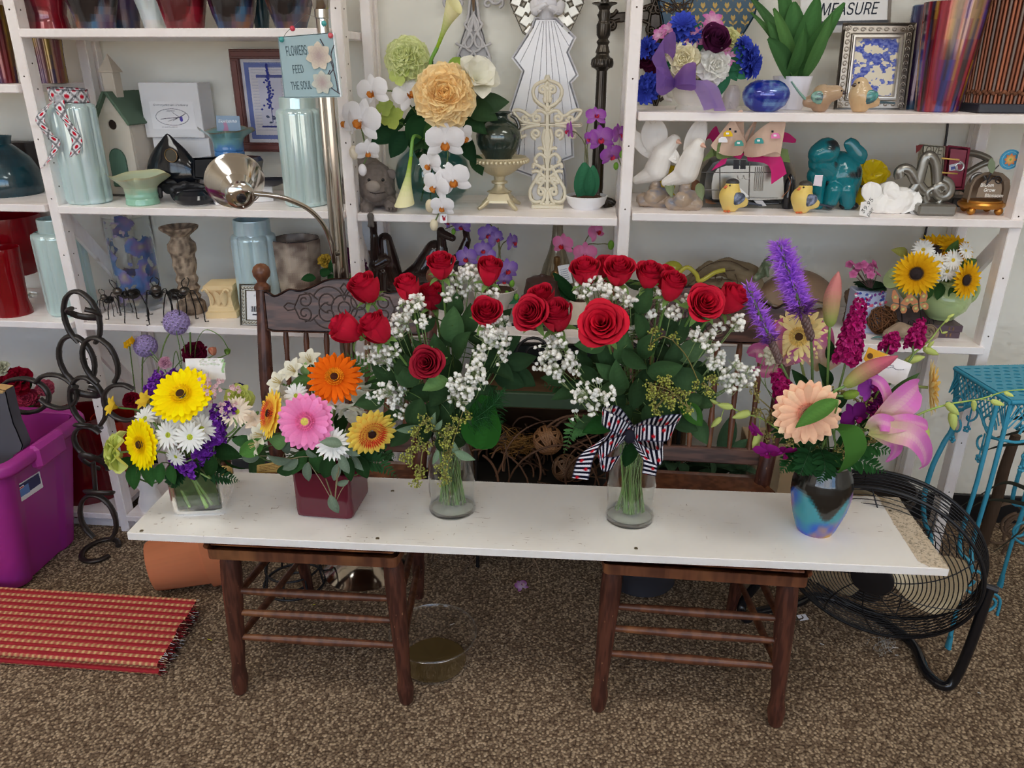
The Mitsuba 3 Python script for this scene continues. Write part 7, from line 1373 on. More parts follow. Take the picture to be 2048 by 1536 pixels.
core=unary_union([LineString([(1095,156),(1095,410)]).buffer(4.5),LineString([(1030,249),(1160,249)]).buffer(3),Polygon([(1090,255),(1100,255),(1104,300),(1100,330),(1090,330),(1086,300)]),Polygon([(1086,400),(1104,400),(1095,415)]),LineString([(1066,184),(1070,200),(1082,212),(1095,218)]).buffer(2),LineString([(1124,184),(1120,200),(1108,212),(1095,218)]).buffer(2),LineString([(1060,384),(1066,402),(1095,408),(1124,402),(1130,384)]).buffer(2.5)])
part(cr,'core',plate(None,yc+.006,.009,CR2,.002,g=core).dirt(.25,60,3,S(150,138,112)),'satin');Pz=at(1095,412,y=yc);part(cr,'foot',box((Pz[0]-.045,yc-.02,zm),(Pz[0]+.045,yc+.03,zm+.010),CR2,.003),'satin');part(cr,'panel',plate([(1064,395),(1064,350),(1076,335),(1114,335),(1126,350),(1126,395),(1118,408),(1072,408)],yc+.013,.006,S(196,194,192),.001),'satin','grey backing panel')
# bronze tall candlestick
bc=thing('tall_candlestick','tall dark bronze fluted candlestick beside the middle post','candlestick');BZC=S(70,66,62);yb2=2.26
m,c_,q_=turny(1192,yb2,zm,[(412,34),(410,36),(404,34),(398,22),(390,14),(384,11),(376,12),(300,11),(220,10.5),(142,10),(138,13),(134,20),(128,22),(118,20),(112,13),(108,12),(104,14),(98,12),(90,10),(84,13),(78,9),(70,13),(50,14),(46,12),(40,10),(30,12),(20,10),(12,14),(8,24),(5,24),(4,8),(-30,8),(-34,30),(-40,32)],40,BZC,squash=lambda th_,z:1+.04*np.cos(12*th_));part(bc,'column',m.dirt(.4,60,3,S(120,110,96)),'metal')
part(bc,'collar',cat([ball((.004,.004,.012),BZC,6,(c_[0]+.026*math.cos(a),c_[1]+.026*math.sin(a),zat(c_[0],c_[1],126))) for a in np.linspace(0,2*PI,17)[:-1]]),'metal');part(bc,'foot_leaf',cat([tube([(c_[0]+.02*math.cos(a),c_[1]+.02*math.sin(a),zm+.02),(c_[0]+.042*math.cos(a),c_[1]+.042*math.sin(a),zm+.012),(c_[0]+.055*math.cos(a),c_[1]+.055*math.sin(a),zm+.006)],[.006,.009,.006],8,BZC,smooth=3) for a in np.linspace(0,2*PI,7)[:-1]]),'metal')
# dark iron wall bracket behind the post (reaches into the right bay as an ornate cross)
ic2=thing('iron_wall_cross','large ornate dark bronze cross hanging behind the post at the top','cross');yi=2.395;IR=S(66,58,52)
px=[sw(1318,20,12,0,1.2),sw(1302,60,10,90,1.2),[(1310,0),(1300,30),(1296,70),(1300,110),(1308,150),(1304,190),(1310,212)],sw(1304,95,8,0,1.2),sw(1306,130,8,180,1.2),[(1290,185),(1296,196),(1303,202)],sw(1290,178,8,270,1.2),[(1300,48),(1280,40),(1268,45),(1262,58)],[(1300,10),(1280,16),(1262,10)]]
part(ic2,'scrollwork',scrollcross(ic2,px,yi-.01,.006,IR,'metal',1311),'metal');part(ic2,'spine',plate([(1304,-30),(1318,-30),(1322,100),(1316,180),(1311,216),(1306,180),(1298,100)],yi,.008,IR,.002).dirt(.4,80,2),'metal');part(ic2,'arm',plate([(1196,30),(1300,22),(1300,40),(1235,44),(1200,42)],yi,.008,IR,.002)+plate([(1322,14),(1390,-10),(1392,18),(1322,32)],yi,.008,IR,.002),'metal')
o=[wire(sw(1222,52,12,180,-1.2),yi-.01,.006,6,IR,4),wire([(1235,20),(1226,30),(1212,34),(1204,26)],yi-.01,.006,6,IR,4),wire([(1240,40),(1228,44),(1220,54)],yi-.01,.006,6,IR,4)];part(ic2,'arm_scroll',cat(o),'metal')
tf=np.random.default_rng(6);part(ic2,'twig_tuft',cat([wire([(1340+tf.normal()*14,8+tf.normal()*6),(1355+tf.normal()*16,20+tf.normal()*8),(1370+tf.normal()*14,14+tf.normal()*10)],yi-.02+tf.normal()*.004,.0014,4,vary(S(70,60,54),.2,tf),3) for _ in range(40)]),'matte','brown tangle of curled twigs','stuff')
# orchid in a white bowl
def orchidpot(lb,u,vb,zs,hw,hh,bowlc,leaves,fls,buds,stem,c,ci,lip,R,y=None,b='gloss',closed=False):
 t=thing('potted_orchid',lb,'potted orchid');yy=(at(u,vb,z=zs)[1]+hw*.6*pxm(u,vb,2.2)) if y is None else y
 pf_=[(vb,hw*.45),(vb-3,hw*.6),(vb-hh*.5,hw*.88),(vb-hh,hw),(vb-hh-1,hw-1.5),(vb-hh*.7,hw*.85)] if not closed else [(vb,hw*.75),(vb-4,hw*.85),(vb-hh*.5,hw),(vb-hh*.85,hw*.85),(vb-hh,hw*.68),(vb-hh+3,hw*.6)]
 m,c_,q_=turny(u,yy,zs,pf_,40,bowlc);part(t,'bowl',m,b);zt_=zat(c_[0],c_[1],vb-hh*.86);part(t,'soil',lathe([(hw*q_*(.86 if not closed else.6),0),(hw*q_*.5,.004),(0,.006)],24,S(76,58,46)).jit(.003,80).dirt(.4,100,2).t(None,(c_[0],c_[1],zt_)),'matte');mo_=np.array([c_[0],c_[1],zt_+.003])
 for lu0,lv0,lu1,lv1,w in leaves:
  A,B=at(lu0,lv0,y=yy),at(lu1,lv1,y=yy-.03);L=np.linalg.norm(B-A);part(t,'leaf',leaf(L,w*pxm(u,vb,yy),S(58,116,84) if not closed else S(30,62,36),-14,.14,(10,5),'oval').t(dirR(B-A,10,(0,-1,.2)),A),'leaf')
 for st_ in stem:part(t,'stem',tube(np.vstack([mo_]+[at(a,b_,y=yy-.02) for a,b_ in st_]),.0016,6,S(96,96,60),smooth=5),'satin')
 for fu,fv,az,el,ro,k_ in fls:orc(fu,fv,yy-.03,az,el,R*k_,c,lip,ro,t,mo_,False,ci)
 for bu,bv,r in buds:part(t,'bud',ball((r,r,r*1.5),S(120,170,70),8,at(bu,bv,y=yy-.025)),'petal')
 return t
PU,PUi=S(150,70,170),S(190,130,200)
orchidpot('small purple silk orchid in a white bowl beside the middle post',1172,421,zm,42,30,S(228,228,230),((1166,398,1168,324,42),(1180,395,1186,330,30)),((1192,234,10,30,0,1.0),(1140,262,-70,0,0,.9),(1202,278,0,0,10,1.25),(1238,270,50,10,0,1.0),(1222,310,20,-20,20,1.1),(1182,278,-40,0,0,.8)),((1244,308,.0075),(1232,332,.007),(1249,345,.0075)),([(1170,330),(1172,270),(1180,235),(1192,228)],[(1176,330),(1176,285),(1200,260),(1225,285),(1240,325),(1250,345)],[(1172,300),(1155,268),(1140,262)]),PU,PUi,S(206,70,110),.03)
# third shelf of the middle bay
def camel(lb,pts,y,c=S(40,28,26)):
 t=thing('camel_figurine',lb,'figurine');b=[(A_(u,v,y+dy),r,A_(u2,v2,y+dy2),r2) for u,v,dy,r,u2,v2,dy2,r2 in pts];part(t,'body',bones(b,.006,c).dirt(.4,40,3,S(70,36,28)),'gloss');return t
camel('dark carved wooden camel with upright neck left of the kneeling camel',[(745,440,0,.012,748,470,0,.010),(742,436,-.03,.008,745,440,0,.012),(748,470,0,.011,752,530,0,.016),(752,530,0,.02,770,520,.02,.03),(770,480,.03,.022,775,530,.03,.038),(775,530,.03,.038,785,560,.03,.034),(752,535,0,.014,752,590,0,.008),(766,545,.0,.014,768,600,0,.008),(785,560,.03,.015,788,600,.03,.008),(775,560,.05,.015,776,600,.05,.008)],2.2)
camel('dark carved wooden camel with its head turned back',[(882,466,0,.013,905,476,-.02,.010),(882,462,0,.012,884,500,0,.016),(884,500,0,.018,878,540,0,.024),(870,500,.02,.03,850,540,.02,.04),(850,540,.02,.038,812,560,.02,.024),(875,545,.02,.034,920,520,.02,.022),(920,520,.02,.02,934,480,.02,.012),(934,480,.02,.010,930,450,.02,.010),(878,560,0,.014,880,600,0,.009),(845,560,.03,.014,842,600,.03,.009),(818,565,.02,.014,812,600,.02,.009),(915,540,.02,.014,915,600,.02,.009)],2.22)
k=thing('photo_frame','dark narrow frame leaning behind the upright camel','picture frame');part(k,'moulding',plate([(714,442),(720,442),(728,500),(722,500)],2.33,.012,S(84,44,40),.001),'satin');part(k,'panel',plate([(720,444),(745,440),(752,500),(728,500)],2.335,.006,S(196,200,206)),'satin');part(k,'foot',plate([(722,500),(752,500),(772,640),(740,640)],2.34,.006,S(110,80,70)),'satin')
k=thing('silk_flowers','dusky purple and gold silk flowers behind the lamp pole on the third shelf','flower arrangement');mo_=at(690,600,y=2.2)
for u,v,c in((700,520,S(90,40,80)),(716,516,S(80,36,76)),(706,534,S(100,56,80)),(722,534,S(90,50,76)),(692,508,S(84,40,70)),(650,522,S(180,150,60)),(660,528,S(170,140,60))):sil('bloom',[('p',peony(.024,c,c*.8,22,int(u)),'petal')],u,v,2.16,0,30,0,None,True,k,mo_,None)
for u,v,a in((640,548,20),(655,552,340),(690,545,200),(668,545,90),(720,548,10),(632,556,180)):part(k,'leaf',leaf(.045,.026,S(40,76,44)).t(dirR((math.cos(math.radians(a)),-.3,math.sin(math.radians(a))),10,(0,-1,.4)),at(u,v,y=2.15)),'leaf')
m,c_,q_=turny(690,2.2,zn_,[(660,24),(620,28),(596,30),(594,28)],24,S(70,50,44));part(k,'pot',m,'matte')
VP,VPi=S(112,80,170),S(176,150,206)
t_=orchidpot('violet silk phalaenopsis orchid behind the roses on the third shelf',990,612,zn_,46,36,S(206,202,196),((1000,588,1040,600,26),(985,588,960,605,26)),((924,452,-10,-10,0,1.0),(900,444,-30,0,20,.8),(976,468,10,-10,0,1.1),(992,478,30,0,30,.9),(1024,486,60,10,0,1.0),(934,516,-10,0,10,1.2),(976,512,0,0,0,.9),(1014,540,20,0,0,1.2),(1008,560,10,-20,0,.9),(966,500,10,0,0,1.0)),((1024,567,.0075),(1014,588,.007),(1033,594,.007),(907,463,.006),(965,583,.006)),([(990,560),(998,500),(980,448),(930,445),(890,458)],[(1000,560),(1000,505),(996,455)],[(990,570),(1005,520),(1015,560),(1030,592)],[(1000,500),(1015,480),(1024,476)]),VP,VPi,S(190,60,80),.028,y=2.15)
k=thing('bottle_vase','olive glass bottle vase with a long narrow neck','vase');OLV=S(120,112,88);m,c_,q_=turny(1112,2.27,zn_,[(606,28),(596,36),(575,38),(555,34),(530,27),(505,18),(480,12),(450,10),(420,11),(418,9)],40,OLV);part(k,'body',m,'lustre')
k=thing('gold_bottle','small gold topped bottle before the olive vase','bottle');m,c_,q_=turny(1112,2.18,zn_,[(600,14),(560,16),(546,12),(540,6),(530,5),(526,7),(514,6),(512,0)],24,S(150,120,80));part(k,'body',m,'metal')
k=thing('price_card','white printed price card beside the olive bottle','card');part(k,'card',plate([(1115,532),(1138,528),(1146,566),(1122,570)],2.16,.0008,S(222,226,232)),'matte');part(k,'print',cat([plate([(1120+i,540+4*i),(1134+i,537+4*i),(1134+i,538+4*i),(1120+i,541+4*i)],2.159,.0003,S(120,130,150)) for i in range(6)]),'matte')
k=thing('lidded_jar','squat dark brown carved jar with a domed lid','jar');m,c_,q_=turny(1083,2.14,zn_,[(632,30),(625,40),(605,44),(594,42),(590,36),(585,37),(575,34),(560,32),(555,22),(552,6),(549,5),(547,0)],40,S(62,42,38));part(k,'body',m.jit(.0015,150,2).dirt(.4,100,2),'satin')
orchidpot('pink silk orchid in a round cream pot behind the right roses',1158,655,zn_,30,56,S(212,200,184),((1152,600,1106,545,22),(1148,600,1108,572,16)),((1126,490,-20,0,0,1.1),(1192,465,40,20,20,1.0),(1170,508,0,-10,0,1.2)),((1222,490,.009),),([(1160,560),(1165,500),(1178,470),(1190,462)],[(1160,560),(1152,505),(1126,490)],[(1168,500),(1200,488),(1222,489)]),S(214,110,160),S(226,150,190),S(190,50,60),.03,y=2.16,b='satin',closed=True)
# ---------------- right bay ----------------
za,zb2,zc2=Z['RA'],Z['RB'],Z['RC']
# --- top shelf
fo=thing('silk_arrangement','silk flowers with sheer purple ribbon in a white pedestal bowl on the upper right shelf','flower arrangement')
m,c_,q_=turny(1386,2.2,za,[(222,36),(219,37),(214,35),(210,30),(206,33),(196,42),(182,45),(168,46),(164,46),(163,43),(180,38)],40,S(228,224,214));part(fo,'bowl',m,'gloss','white ceramic pedestal bowl');mo_=np.array([c_[0],c_[1],zat(c_[0],c_[1],172)])
for s in(-1,1):part(fo,'bowl_handle',wire([(1386+s*44,172),(1386+s*58,176),(1386+s*54,196),(1386+s*42,200)],2.2,.006,8,S(226,222,212),5),'gloss')
def fr2(nm_,ps,u,v,y,az,el,lb=None,roll=0):return sil(nm_,ps,u,v,y,az,el,roll,lb,True,fo,mo_,None)
for u,v,R,az,el,co,ci,lb,y in((1368,120,.056,-15,10,S(236,230,206),S(232,226,190),'cream open rose',2.1),(1425,132,.052,15,5,S(238,238,236),S(230,230,224),'white ruffled flower',2.09),(1450,88,.052,20,35,S(226,226,180),S(216,216,150),'pale green ranunculus',2.13),(1300,115,.04,-40,0,S(84,30,56),S(60,20,40),'burgundy rose',2.12)):fr2('bloom',pm1(R,co,ci,34,int(u),k=2),u,v,y,az,el,lb)
fr2('peony_bud',[('b',rose(.036,.06,.35,S(96,40,80),20,5),'petal')],1422,95,2.1,10,30,'dark plum bud')
for u,v,R,az,el in((1365,58,.038,-10,40),(1384,75,.03,0,30),(1302,97,.032,-50,0),(1490,112,.034,50,0),(1495,130,.036,60,-10),(1295,180,.036,-30,-20),(1482,95,.026,40,30),(1372,82,.024,10,10),(1300,165,.028,-40,-10)):fr2('cornflower',[('p',cat([ringof(11,lambda i:petal(R,R*.42,50-22*l,5-20*l,.25,(5,4),'strap',S(44,52,150),vary(S(66,84,190),.15),.06,3),0,.004*(2-l),off=12*l) for l in range(3)]),'petal')],u,v,2.11,az,el,'blue silk flower')
for u,v,R,az,el in((1424,45,.03,10,40),(1414,58,.026,-10,20),(1388,78,.03,0,10),(1336,62,.024,-30,40),(1320,72,.024,-40,30),(1457,115,.024,20,10),(1450,108,.02,20,0)):fr2('blossom',[('p',ringof(6,lambda i:petal(R,R*.6,30,-10,.2,(5,4),'oval',S(224,190,210),S(190,80,160))),'petal')],u,v,2.1,az,el,'pink starry blossom')
for u,v,L,a in((1445,165,52,260),(1470,128,46,10),(1475,105,40,40),(1400,100,40,90),(1465,145,40,300),(1335,130,46,200),(1395,60,36,60),(1480,150,30,330)):
 k=pxm(u,v,2.1);d=np.array([math.cos(math.radians(a)),-.3,math.sin(math.radians(a))]);part(fo,'leaf',leaf(L*k,L*k*.6,vary(S(58,116,86),.15)).t(dirR(d,15,(0,-1,.3)),at(u,v,y=2.1)-nrm(d)*L*k*.5),'leaf')
PR=S(158,120,200)
def taper(G,lo=.3):f=np.linspace(0,1,len(G));c_=G.mean(1,keepdims=True);return c_+(G-c_)*(lo+(1-lo)*np.sin(PI*f)**.7)[:,None,None]
def sheer(cps,w,t,c=PR,tp=True):
 G,L,tt=band(cps,w,n=44,nw=9);G=taper(G) if tp else G;part(t,'ribbon_loop',grid(G,c).jit(.002,40,2),'sheer')
for cps in([(1345,165,2.09,90),(1325,130,2.05,80),(1316,95,2.05,60),(1340,85,2.06,70),(1350,110,2.08,90),(1348,160,2.09,90)],[(1350,168,2.09,100),(1330,155,2.04,100),(1312,158,2.03,95),(1330,172,2.04,80),(1352,168,2.085,80)],[(1345,168,2.09,90),(1365,150,2.04,85),(1390,148,2.03,95),(1385,162,2.04,95),(1352,168,2.085,85)]):sheer(cps,.052,fo)
sheer([(1385,160,2.05,0),(1400,175,2.045,10),(1412,195,2.043,0),(1422,218,2.043,15)],.034,fo,S(176,148,212),False);sheer([(1405,160,2.05,0),(1425,175,2.045,0),(1435,200,2.043,-10),(1440,222,2.043,0)],.028,fo,S(180,150,214),False)
lt_=thing('milk_glass_jar','small white ornate jar behind the purple ribbon','jar');m,c_,q_=turny(1460,2.26,za,[(216,14),(210,17),(190,18),(178,15),(172,12),(170,10)],24,S(212,204,208));part(lt_,'body',m.jit(.002,90),'gloss')
bb=thing('patterned_board','rounded blue board printed with gold tulip plants leaning on the wall','wall board');yb3=2.385
out=[(1310,-60),(1514,-60),(1514,0),(1508,30),(1490,60),(1470,90),(1440,105),(1400,108),(1350,90),(1328,55),(1318,10)]
part(bb,'board',plate(out,yb3,.012,S(44,74,96),.002).dirt(.2,60,2),'satin');o=[]
for i in range(8):
 for j in range(6):
  u=1334+i*24+(j%2)*12;v=-36+j*25
  if Polygon(out).buffer(-6).contains(Point(u,v)):
   g_=S(190,160,100);yy=yb3-.0126
   o.append(plate([(u-5,v-4),(u-3,v-10),(u,v-6),(u+3,v-10),(u+5,v-4),(u+2,v+2),(u-2,v+2)],yy,.0004,g_));o.append(wire([(u,v),(u,v+14)],yy,.0009,4,g_,0))
   for s in(-1,1):o.append(plate([(u,v+11),(u+s*4,v+4),(u+s*9,v+2),(u+s*7,v+8)],yy,.0004,g_))
part(bb,'tulip_print',cat(o),'matte','gold tulip pattern')
pl2=thing('potted_plant','broad-leaved green hosta plant in a white pleated pot','potted plant');m,c_,q_=turny(1577,2.24,za,[(219,26),(215,27),(190,33),(160,38),(152,40),(152,37),(170,32)],40,S(226,226,236),squash=lambda th_,z:1-.06*(1-np.abs(np.cos(5*th_))));part(pl2,'pot',m,'satin','white pleated pot');mo_=np.array([c_[0],c_[1],zat(c_[0],c_[1],158)])
for(u0,v0,u1,v1_,w,y,c) in((1572,150,1535,75,46,2.15,(72,110,66)),(1575,150,1580,20,66,2.22,(70,112,66)),(1582,150,1640,10,62,2.2,(66,108,62)),(1585,150,1690,35,44,2.14,(72,116,66)),(1570,140,1495,20,34,2.22,(66,100,62)),(1568,120,1502,55,22,2.16,(74,110,64)),(1576,140,1555,-20,50,2.26,(64,104,60)),(1588,130,1665,60,34,2.12,(80,122,70)),(1572,152,1540,110,52,2.12,(62,100,60)),(1582,150,1610,90,40,2.12,(70,112,64)),(1566,110,1545,48,36,2.14,(84,124,70))):
 A,B=mo_+[RNG.normal()*.012,RNG.normal()*.008,0],at(u1,v1_,y=y);M_=at(u0,v0,y=(y+2.24)/2);L=np.linalg.norm(B-A);k=pxm(u1,v1_,y)
 d=B-A;part(pl2,'leaf',leaf(L*1.1,w*k*.78,S(*c)*1.15,-26,.16,(13,7),'oval',1.2,.012).t(dirR(d+np.array([0,0,L*.25]),RNG.normal()*14,(0,-1,.25)),A),'leaf')
part(pl2,'soil',lathe([(.045,0),(0,.006)],24,S(60,46,36)).t(None,mo_-[0,0,.006]),'matte')
gb=thing('glass_ball_vase','round cobalt blue glass bowl mottled with light blue','vase');m,c_,q_=turny(1528,2.125,za,[(222,20),(219,28),(210,40),(196,46),(185,47),(175,43),(166,34),(161,24),(160,20),(163,19)],48);m=densify(m,1);n_=meshkit.fbm(m.v*55,3,2);m.c=lerp(S(24,40,150),S(110,150,206),np.clip((n_-.52)*6,0,1));part(gb,'body',m,'lustre')
sg2=thing('word_sign','white framed sign ending in the letters EASURE behind the plant','sign');ys2=2.37
part(sg2,'panel',plate([(1600,-40),(1778,-40),(1774,45),(1600,48)],ys2,.01,S(232,232,232)),'matte');part(sg2,'frame',plate([(1600,44),(1776,40),(1774,46),(1600,52)],ys2-.002,.012,S(60,62,68))+plate([(1600,52),(1774,46),(1774,62),(1600,68)],ys2+.002,.012,S(214,214,218))+plate([(1776,-40),(1782,-40),(1778,46),(1772,46)],ys2-.002,.012,S(120,110,100)),'satin')
kk=pxm(1700,20,ys2);tx=text('MEASURE',21*kk*1.08,S(40,46,60),.0005,slant=.16);tx.v[:,0]*=117*kk/tx.v[:,0].max();part(sg2,'lettering',tx.t(XZ@rz(1.2),at(1638,31,y=ys2-.0105)),'matte','dark italic capital letters')
tf2=thing('photo_frame','ornate silver frame holding a blue and white floral print','picture frame');yf2=2.27;og=[(1687,45),(1820,46),(1793,222),(1656,221)];ig=[(1700,67),(1796,67),(1776,199),(1676,198)]
zb_,zt_=za+.001,zat(at(1750,46,y=yf2)[0],yf2,46);x0_,x1_=at(1656,221,y=yf2)[0],at(1793,222,y=yf2)[0];w2,h2=x1_-x0_,zt_-zb_;Rf2=rx(-9);of2=np.array([x0_+.012,yf2-.02,zb_])
def F2(m):return m.t(Rf2,of2)
SV2=S(168,160,150);bw2=.03
part(tf2,'moulding',F2(extrude(box_poly(0,w2,0,h2).difference(box_poly(bw2,w2-bw2,bw2,h2-bw2)),.016,SV2,.004).t(XZ,(0,.016,0))),'metal');part(tf2,'inner_moulding',F2(extrude(box_poly(bw2-.006,w2-bw2+.006,bw2-.006,h2-bw2+.006).difference(box_poly(bw2+.004,w2-bw2-.004,bw2+.004,h2-bw2-.004)),.02,S(206,200,190),.003).t(XZ,(0,.016,0))),'metal');o=[]
for i in range(12):
 z=h2*(i+.5)/12
 for x in(bw2*.42,w2-bw2*.42):o.append(tube([(x+.007*math.cos(a)*(1-a/9),-.0005,z+.008*math.sin(a)*(1-a/9)) for a in np.linspace(0,7,12)],.0018,5,SV2))
for i in range(9):
 x=w2*(i+.5)/9
 for z in(bw2*.42,h2-bw2*.42):o.append(tube([(x+.008*math.cos(a)*(1-a/9),-.0005,z+.006*math.sin(a)*(1-a/9)) for a in np.linspace(0,7,12)],.0018,5,SV2))
part(tf2,'scroll_ornament',F2(cat(o)),'metal',kind='stuff')
nx2,nz2=120,160;gx_,gz_=np.meshgrid(np.linspace(bw2,w2-bw2,nx2),np.linspace(bw2,h2-bw2,nz2));pn=np.stack([gx_,gx_*0,gz_],-1);n1=meshkit.fbm(pn*60+2,3,3);n2=meshkit.fbm(pn*190+5,2,6);cc=np.where((n1+.25*(n2-.5)>.52)[...,None],lerp(S(70,84,170),S(120,132,196),np.clip((n2-.4)*4,0,1)),S(224,216,196))
part(tf2,'print',F2(grid(np.stack([gx_,gx_*0+.009,gz_],-1),cc)),'matte','blue toile floral print')
def bird(lb,base,u,vb,zs,y,L,pose,cbody,cwing,cbelly,dirx,b='gloss',catg='bird figurine',beakc=(60,40,34),cap=None,tail_up=.0,feet=None,H=1.0,ch=None):
 """plump bird; L total length in m, dirx -1 looks left"""
 t=thing(base,lb,catg);x=at(u,vb,y=y)[0];O=np.array([x,y,zs+.001]);s=L;dx=dirx;pt=lambda a,b_,c:O+np.array([dx*a*s,b_*s,c*s*H])
 bd=[(pt(.0,0,.24),.22*s,pt(.02,0,.3),.22*s),(pt(.02,0,.3),.2*s,pt(pose[0],-.02,pose[1]),.14*s),(pt(-.05,0,.22),.18*s,pt(-.25,0,.18),.10*s),(pt(0,0,.1),.14*s,pt(0,0,.14),.18*s)]
 m=bones(bd,s*.05,cbody);zr=(m.v[:,2]-zs)/(s*H);m.c=lerp(cbelly,cbody,np.clip((zr-.15)*4,0,1)) if cbelly is not None else m.c;m.v[:,2]=np.maximum(m.v[:,2],zs+.001);part(t,'body',m,b)
 hd_=pt(pose[0],-.02,pose[1]);bk=pt(pose[0]+.14,-.05,pose[1]-.01)
 part(t,'beak',lathe([(.045*s,0),(.03*s,.05*s),(0,.1*s)],10,S(*beakc)).t(aim(nrm((dx,-.35,-.1))),hd_+np.array([dx*.10*s,-.05*s,0])),b)
 part(t,'eye',ball(.018*s,S(14,12,12),8,hd_+np.array([dx*.07*s,-.115*s,.04*s])),'gloss')
 if cap is not None:part(t,'cap',ball((.13*s,.13*s,.075*s),S(*cap),10,hd_+np.array([0,.01*s,.085*s])),b,'dark cap')
 tl=[pt(-.25,0,.18),pt(-.45,0,.18+tail_up*.5),pt(-.62,0,.18+tail_up)];part(t,'tail',tube(tl,[.07*s,.05*s,.035*s],10,cwing,smooth=4,flat=.45),b)
 wg=ball((.17*s,.045*s,.12*s),cwing,12,pt(-.08,-.175,.27),ry(18*dx));n_=meshkit.fbm(wg.v*160,2,3);wg.c=lerp(wg.c,ch if ch is not None else wg.c*.5,np.clip((n_-.45)*5,0,1));part(t,'wing',wg,b)
 if feet:part(t,'feet',cat([ball((.035*s,.05*s,.02*s),S(*feet),6,pt(.05+i*.07,-.18,.025)) for i in(0,1)]),b)
 return t
bird('glazed tan and green ceramic bird with its tail raised','ceramic_bird',1638,223,za,2.12,.125,(.27,.36),S(176,150,122),S(120,160,146),S(160,130,104),1,tail_up=.38,beakc=(50,36,40),ch=S(50,60,76));bird('glazed tan and teal ceramic bird looking up beside the silver frame','ceramic_bird',1718,224,za,2.12,.132,(.06,.48),S(204,178,140),S(60,84,96),S(196,164,124),-1,tail_up=-.02,beakc=(60,44,36),ch=S(90,170,160))
lustre('flared_vase','dark slate glass vase behind the red lustre vase at the right end of the shelf',1822,2.31,za,[(216,28),(200,30),(100,32),(12,33),(10,31)],'dark',seed=31,group=None)
t_=thing('flared_vase','tall ruby lustre vase with rainbow sheen at the right end of the upper shelf','vase');m,c_,q_=turny(1872,2.18,za,wall_in([(224,40),(221,42),(200,44),(120,53),(40,60),(4,63)]),72,squash=lambda th_,z:1+.008*np.cos(26*th_));m=densify(m,1);a_=np.arctan2(m.v[:,1]-c_[1],m.v[:,0]-c_[0])+PI/2
n1=meshkit.fbm(np.c_[a_*6,a_*0,m.v[:,2]*2],3,3);n2=meshkit.fbm(np.c_[a_*3,a_*0+4,m.v[:,2]*9],3,5);m.c=lerp(S(44,8,20),S(150,14,40),np.clip((n1-.5)*5,0,1));hz=np.clip((n2-.5)*7,0,1);m.c=lerp(m.c,S(40,60,150),hz*.7);m.c=lerp(m.c,S(190,150,40),np.clip((meshkit.fbm(np.c_[a_*4,a_*0+9,m.v[:,2]*7],2,7)-.64)*7,0,1)*.6);part(t_,'body',m,'lustre')
rl=thing('rattan_lantern','brown rattan stick lantern on a black base at the right edge of the upper shelf','lantern');xr0=at(1985,218,y=2.2)[0];ww,dd=.115,.10
part(rl,'base',box((xr0-.075,2.11,za+.001),(xr0+.2,2.34,za+.022),S(42,44,54),.002),'satin','black wooden base');rn=np.random.default_rng(9)
kk=0
for i in range(44):
 f=i/43;a=PI*.99+f*PI*1.02;cx=xr0+.045;x=cx+.118*math.cos(a);y=2.225+.10*math.sin(a);c=vary(S(142,84,58) if i%3 else S(120,104,96),.15,rn);tp=np.array([cx+(x-cx)*1.16,2.225+(y-2.225)*1.16,za+.40]);part(rl,'stick',tube([(x,y,za+.022),tp],.0032,6,c),'satin')
for z in(.045,.26):
 q_=1+.16*(z/.4);part(rl,'lashing',cat([ball((.006,.005,.005),vary(S(110,70,50),.2,rn),5,(xr0+.045+.120*q_*math.cos(a),2.225+.102*q_*math.sin(a),za+z+.004*(j%2))) for j,a in enumerate(np.linspace(PI*.95,PI*2.05,54))]),'matte',kind='stuff')
part(rl,'liner',lathe([(.092,.022),(.108,.4)],32,S(96,50,40)).t(np.diag([1,.86,1]),(xr0+.045,2.225,za)),'matte')
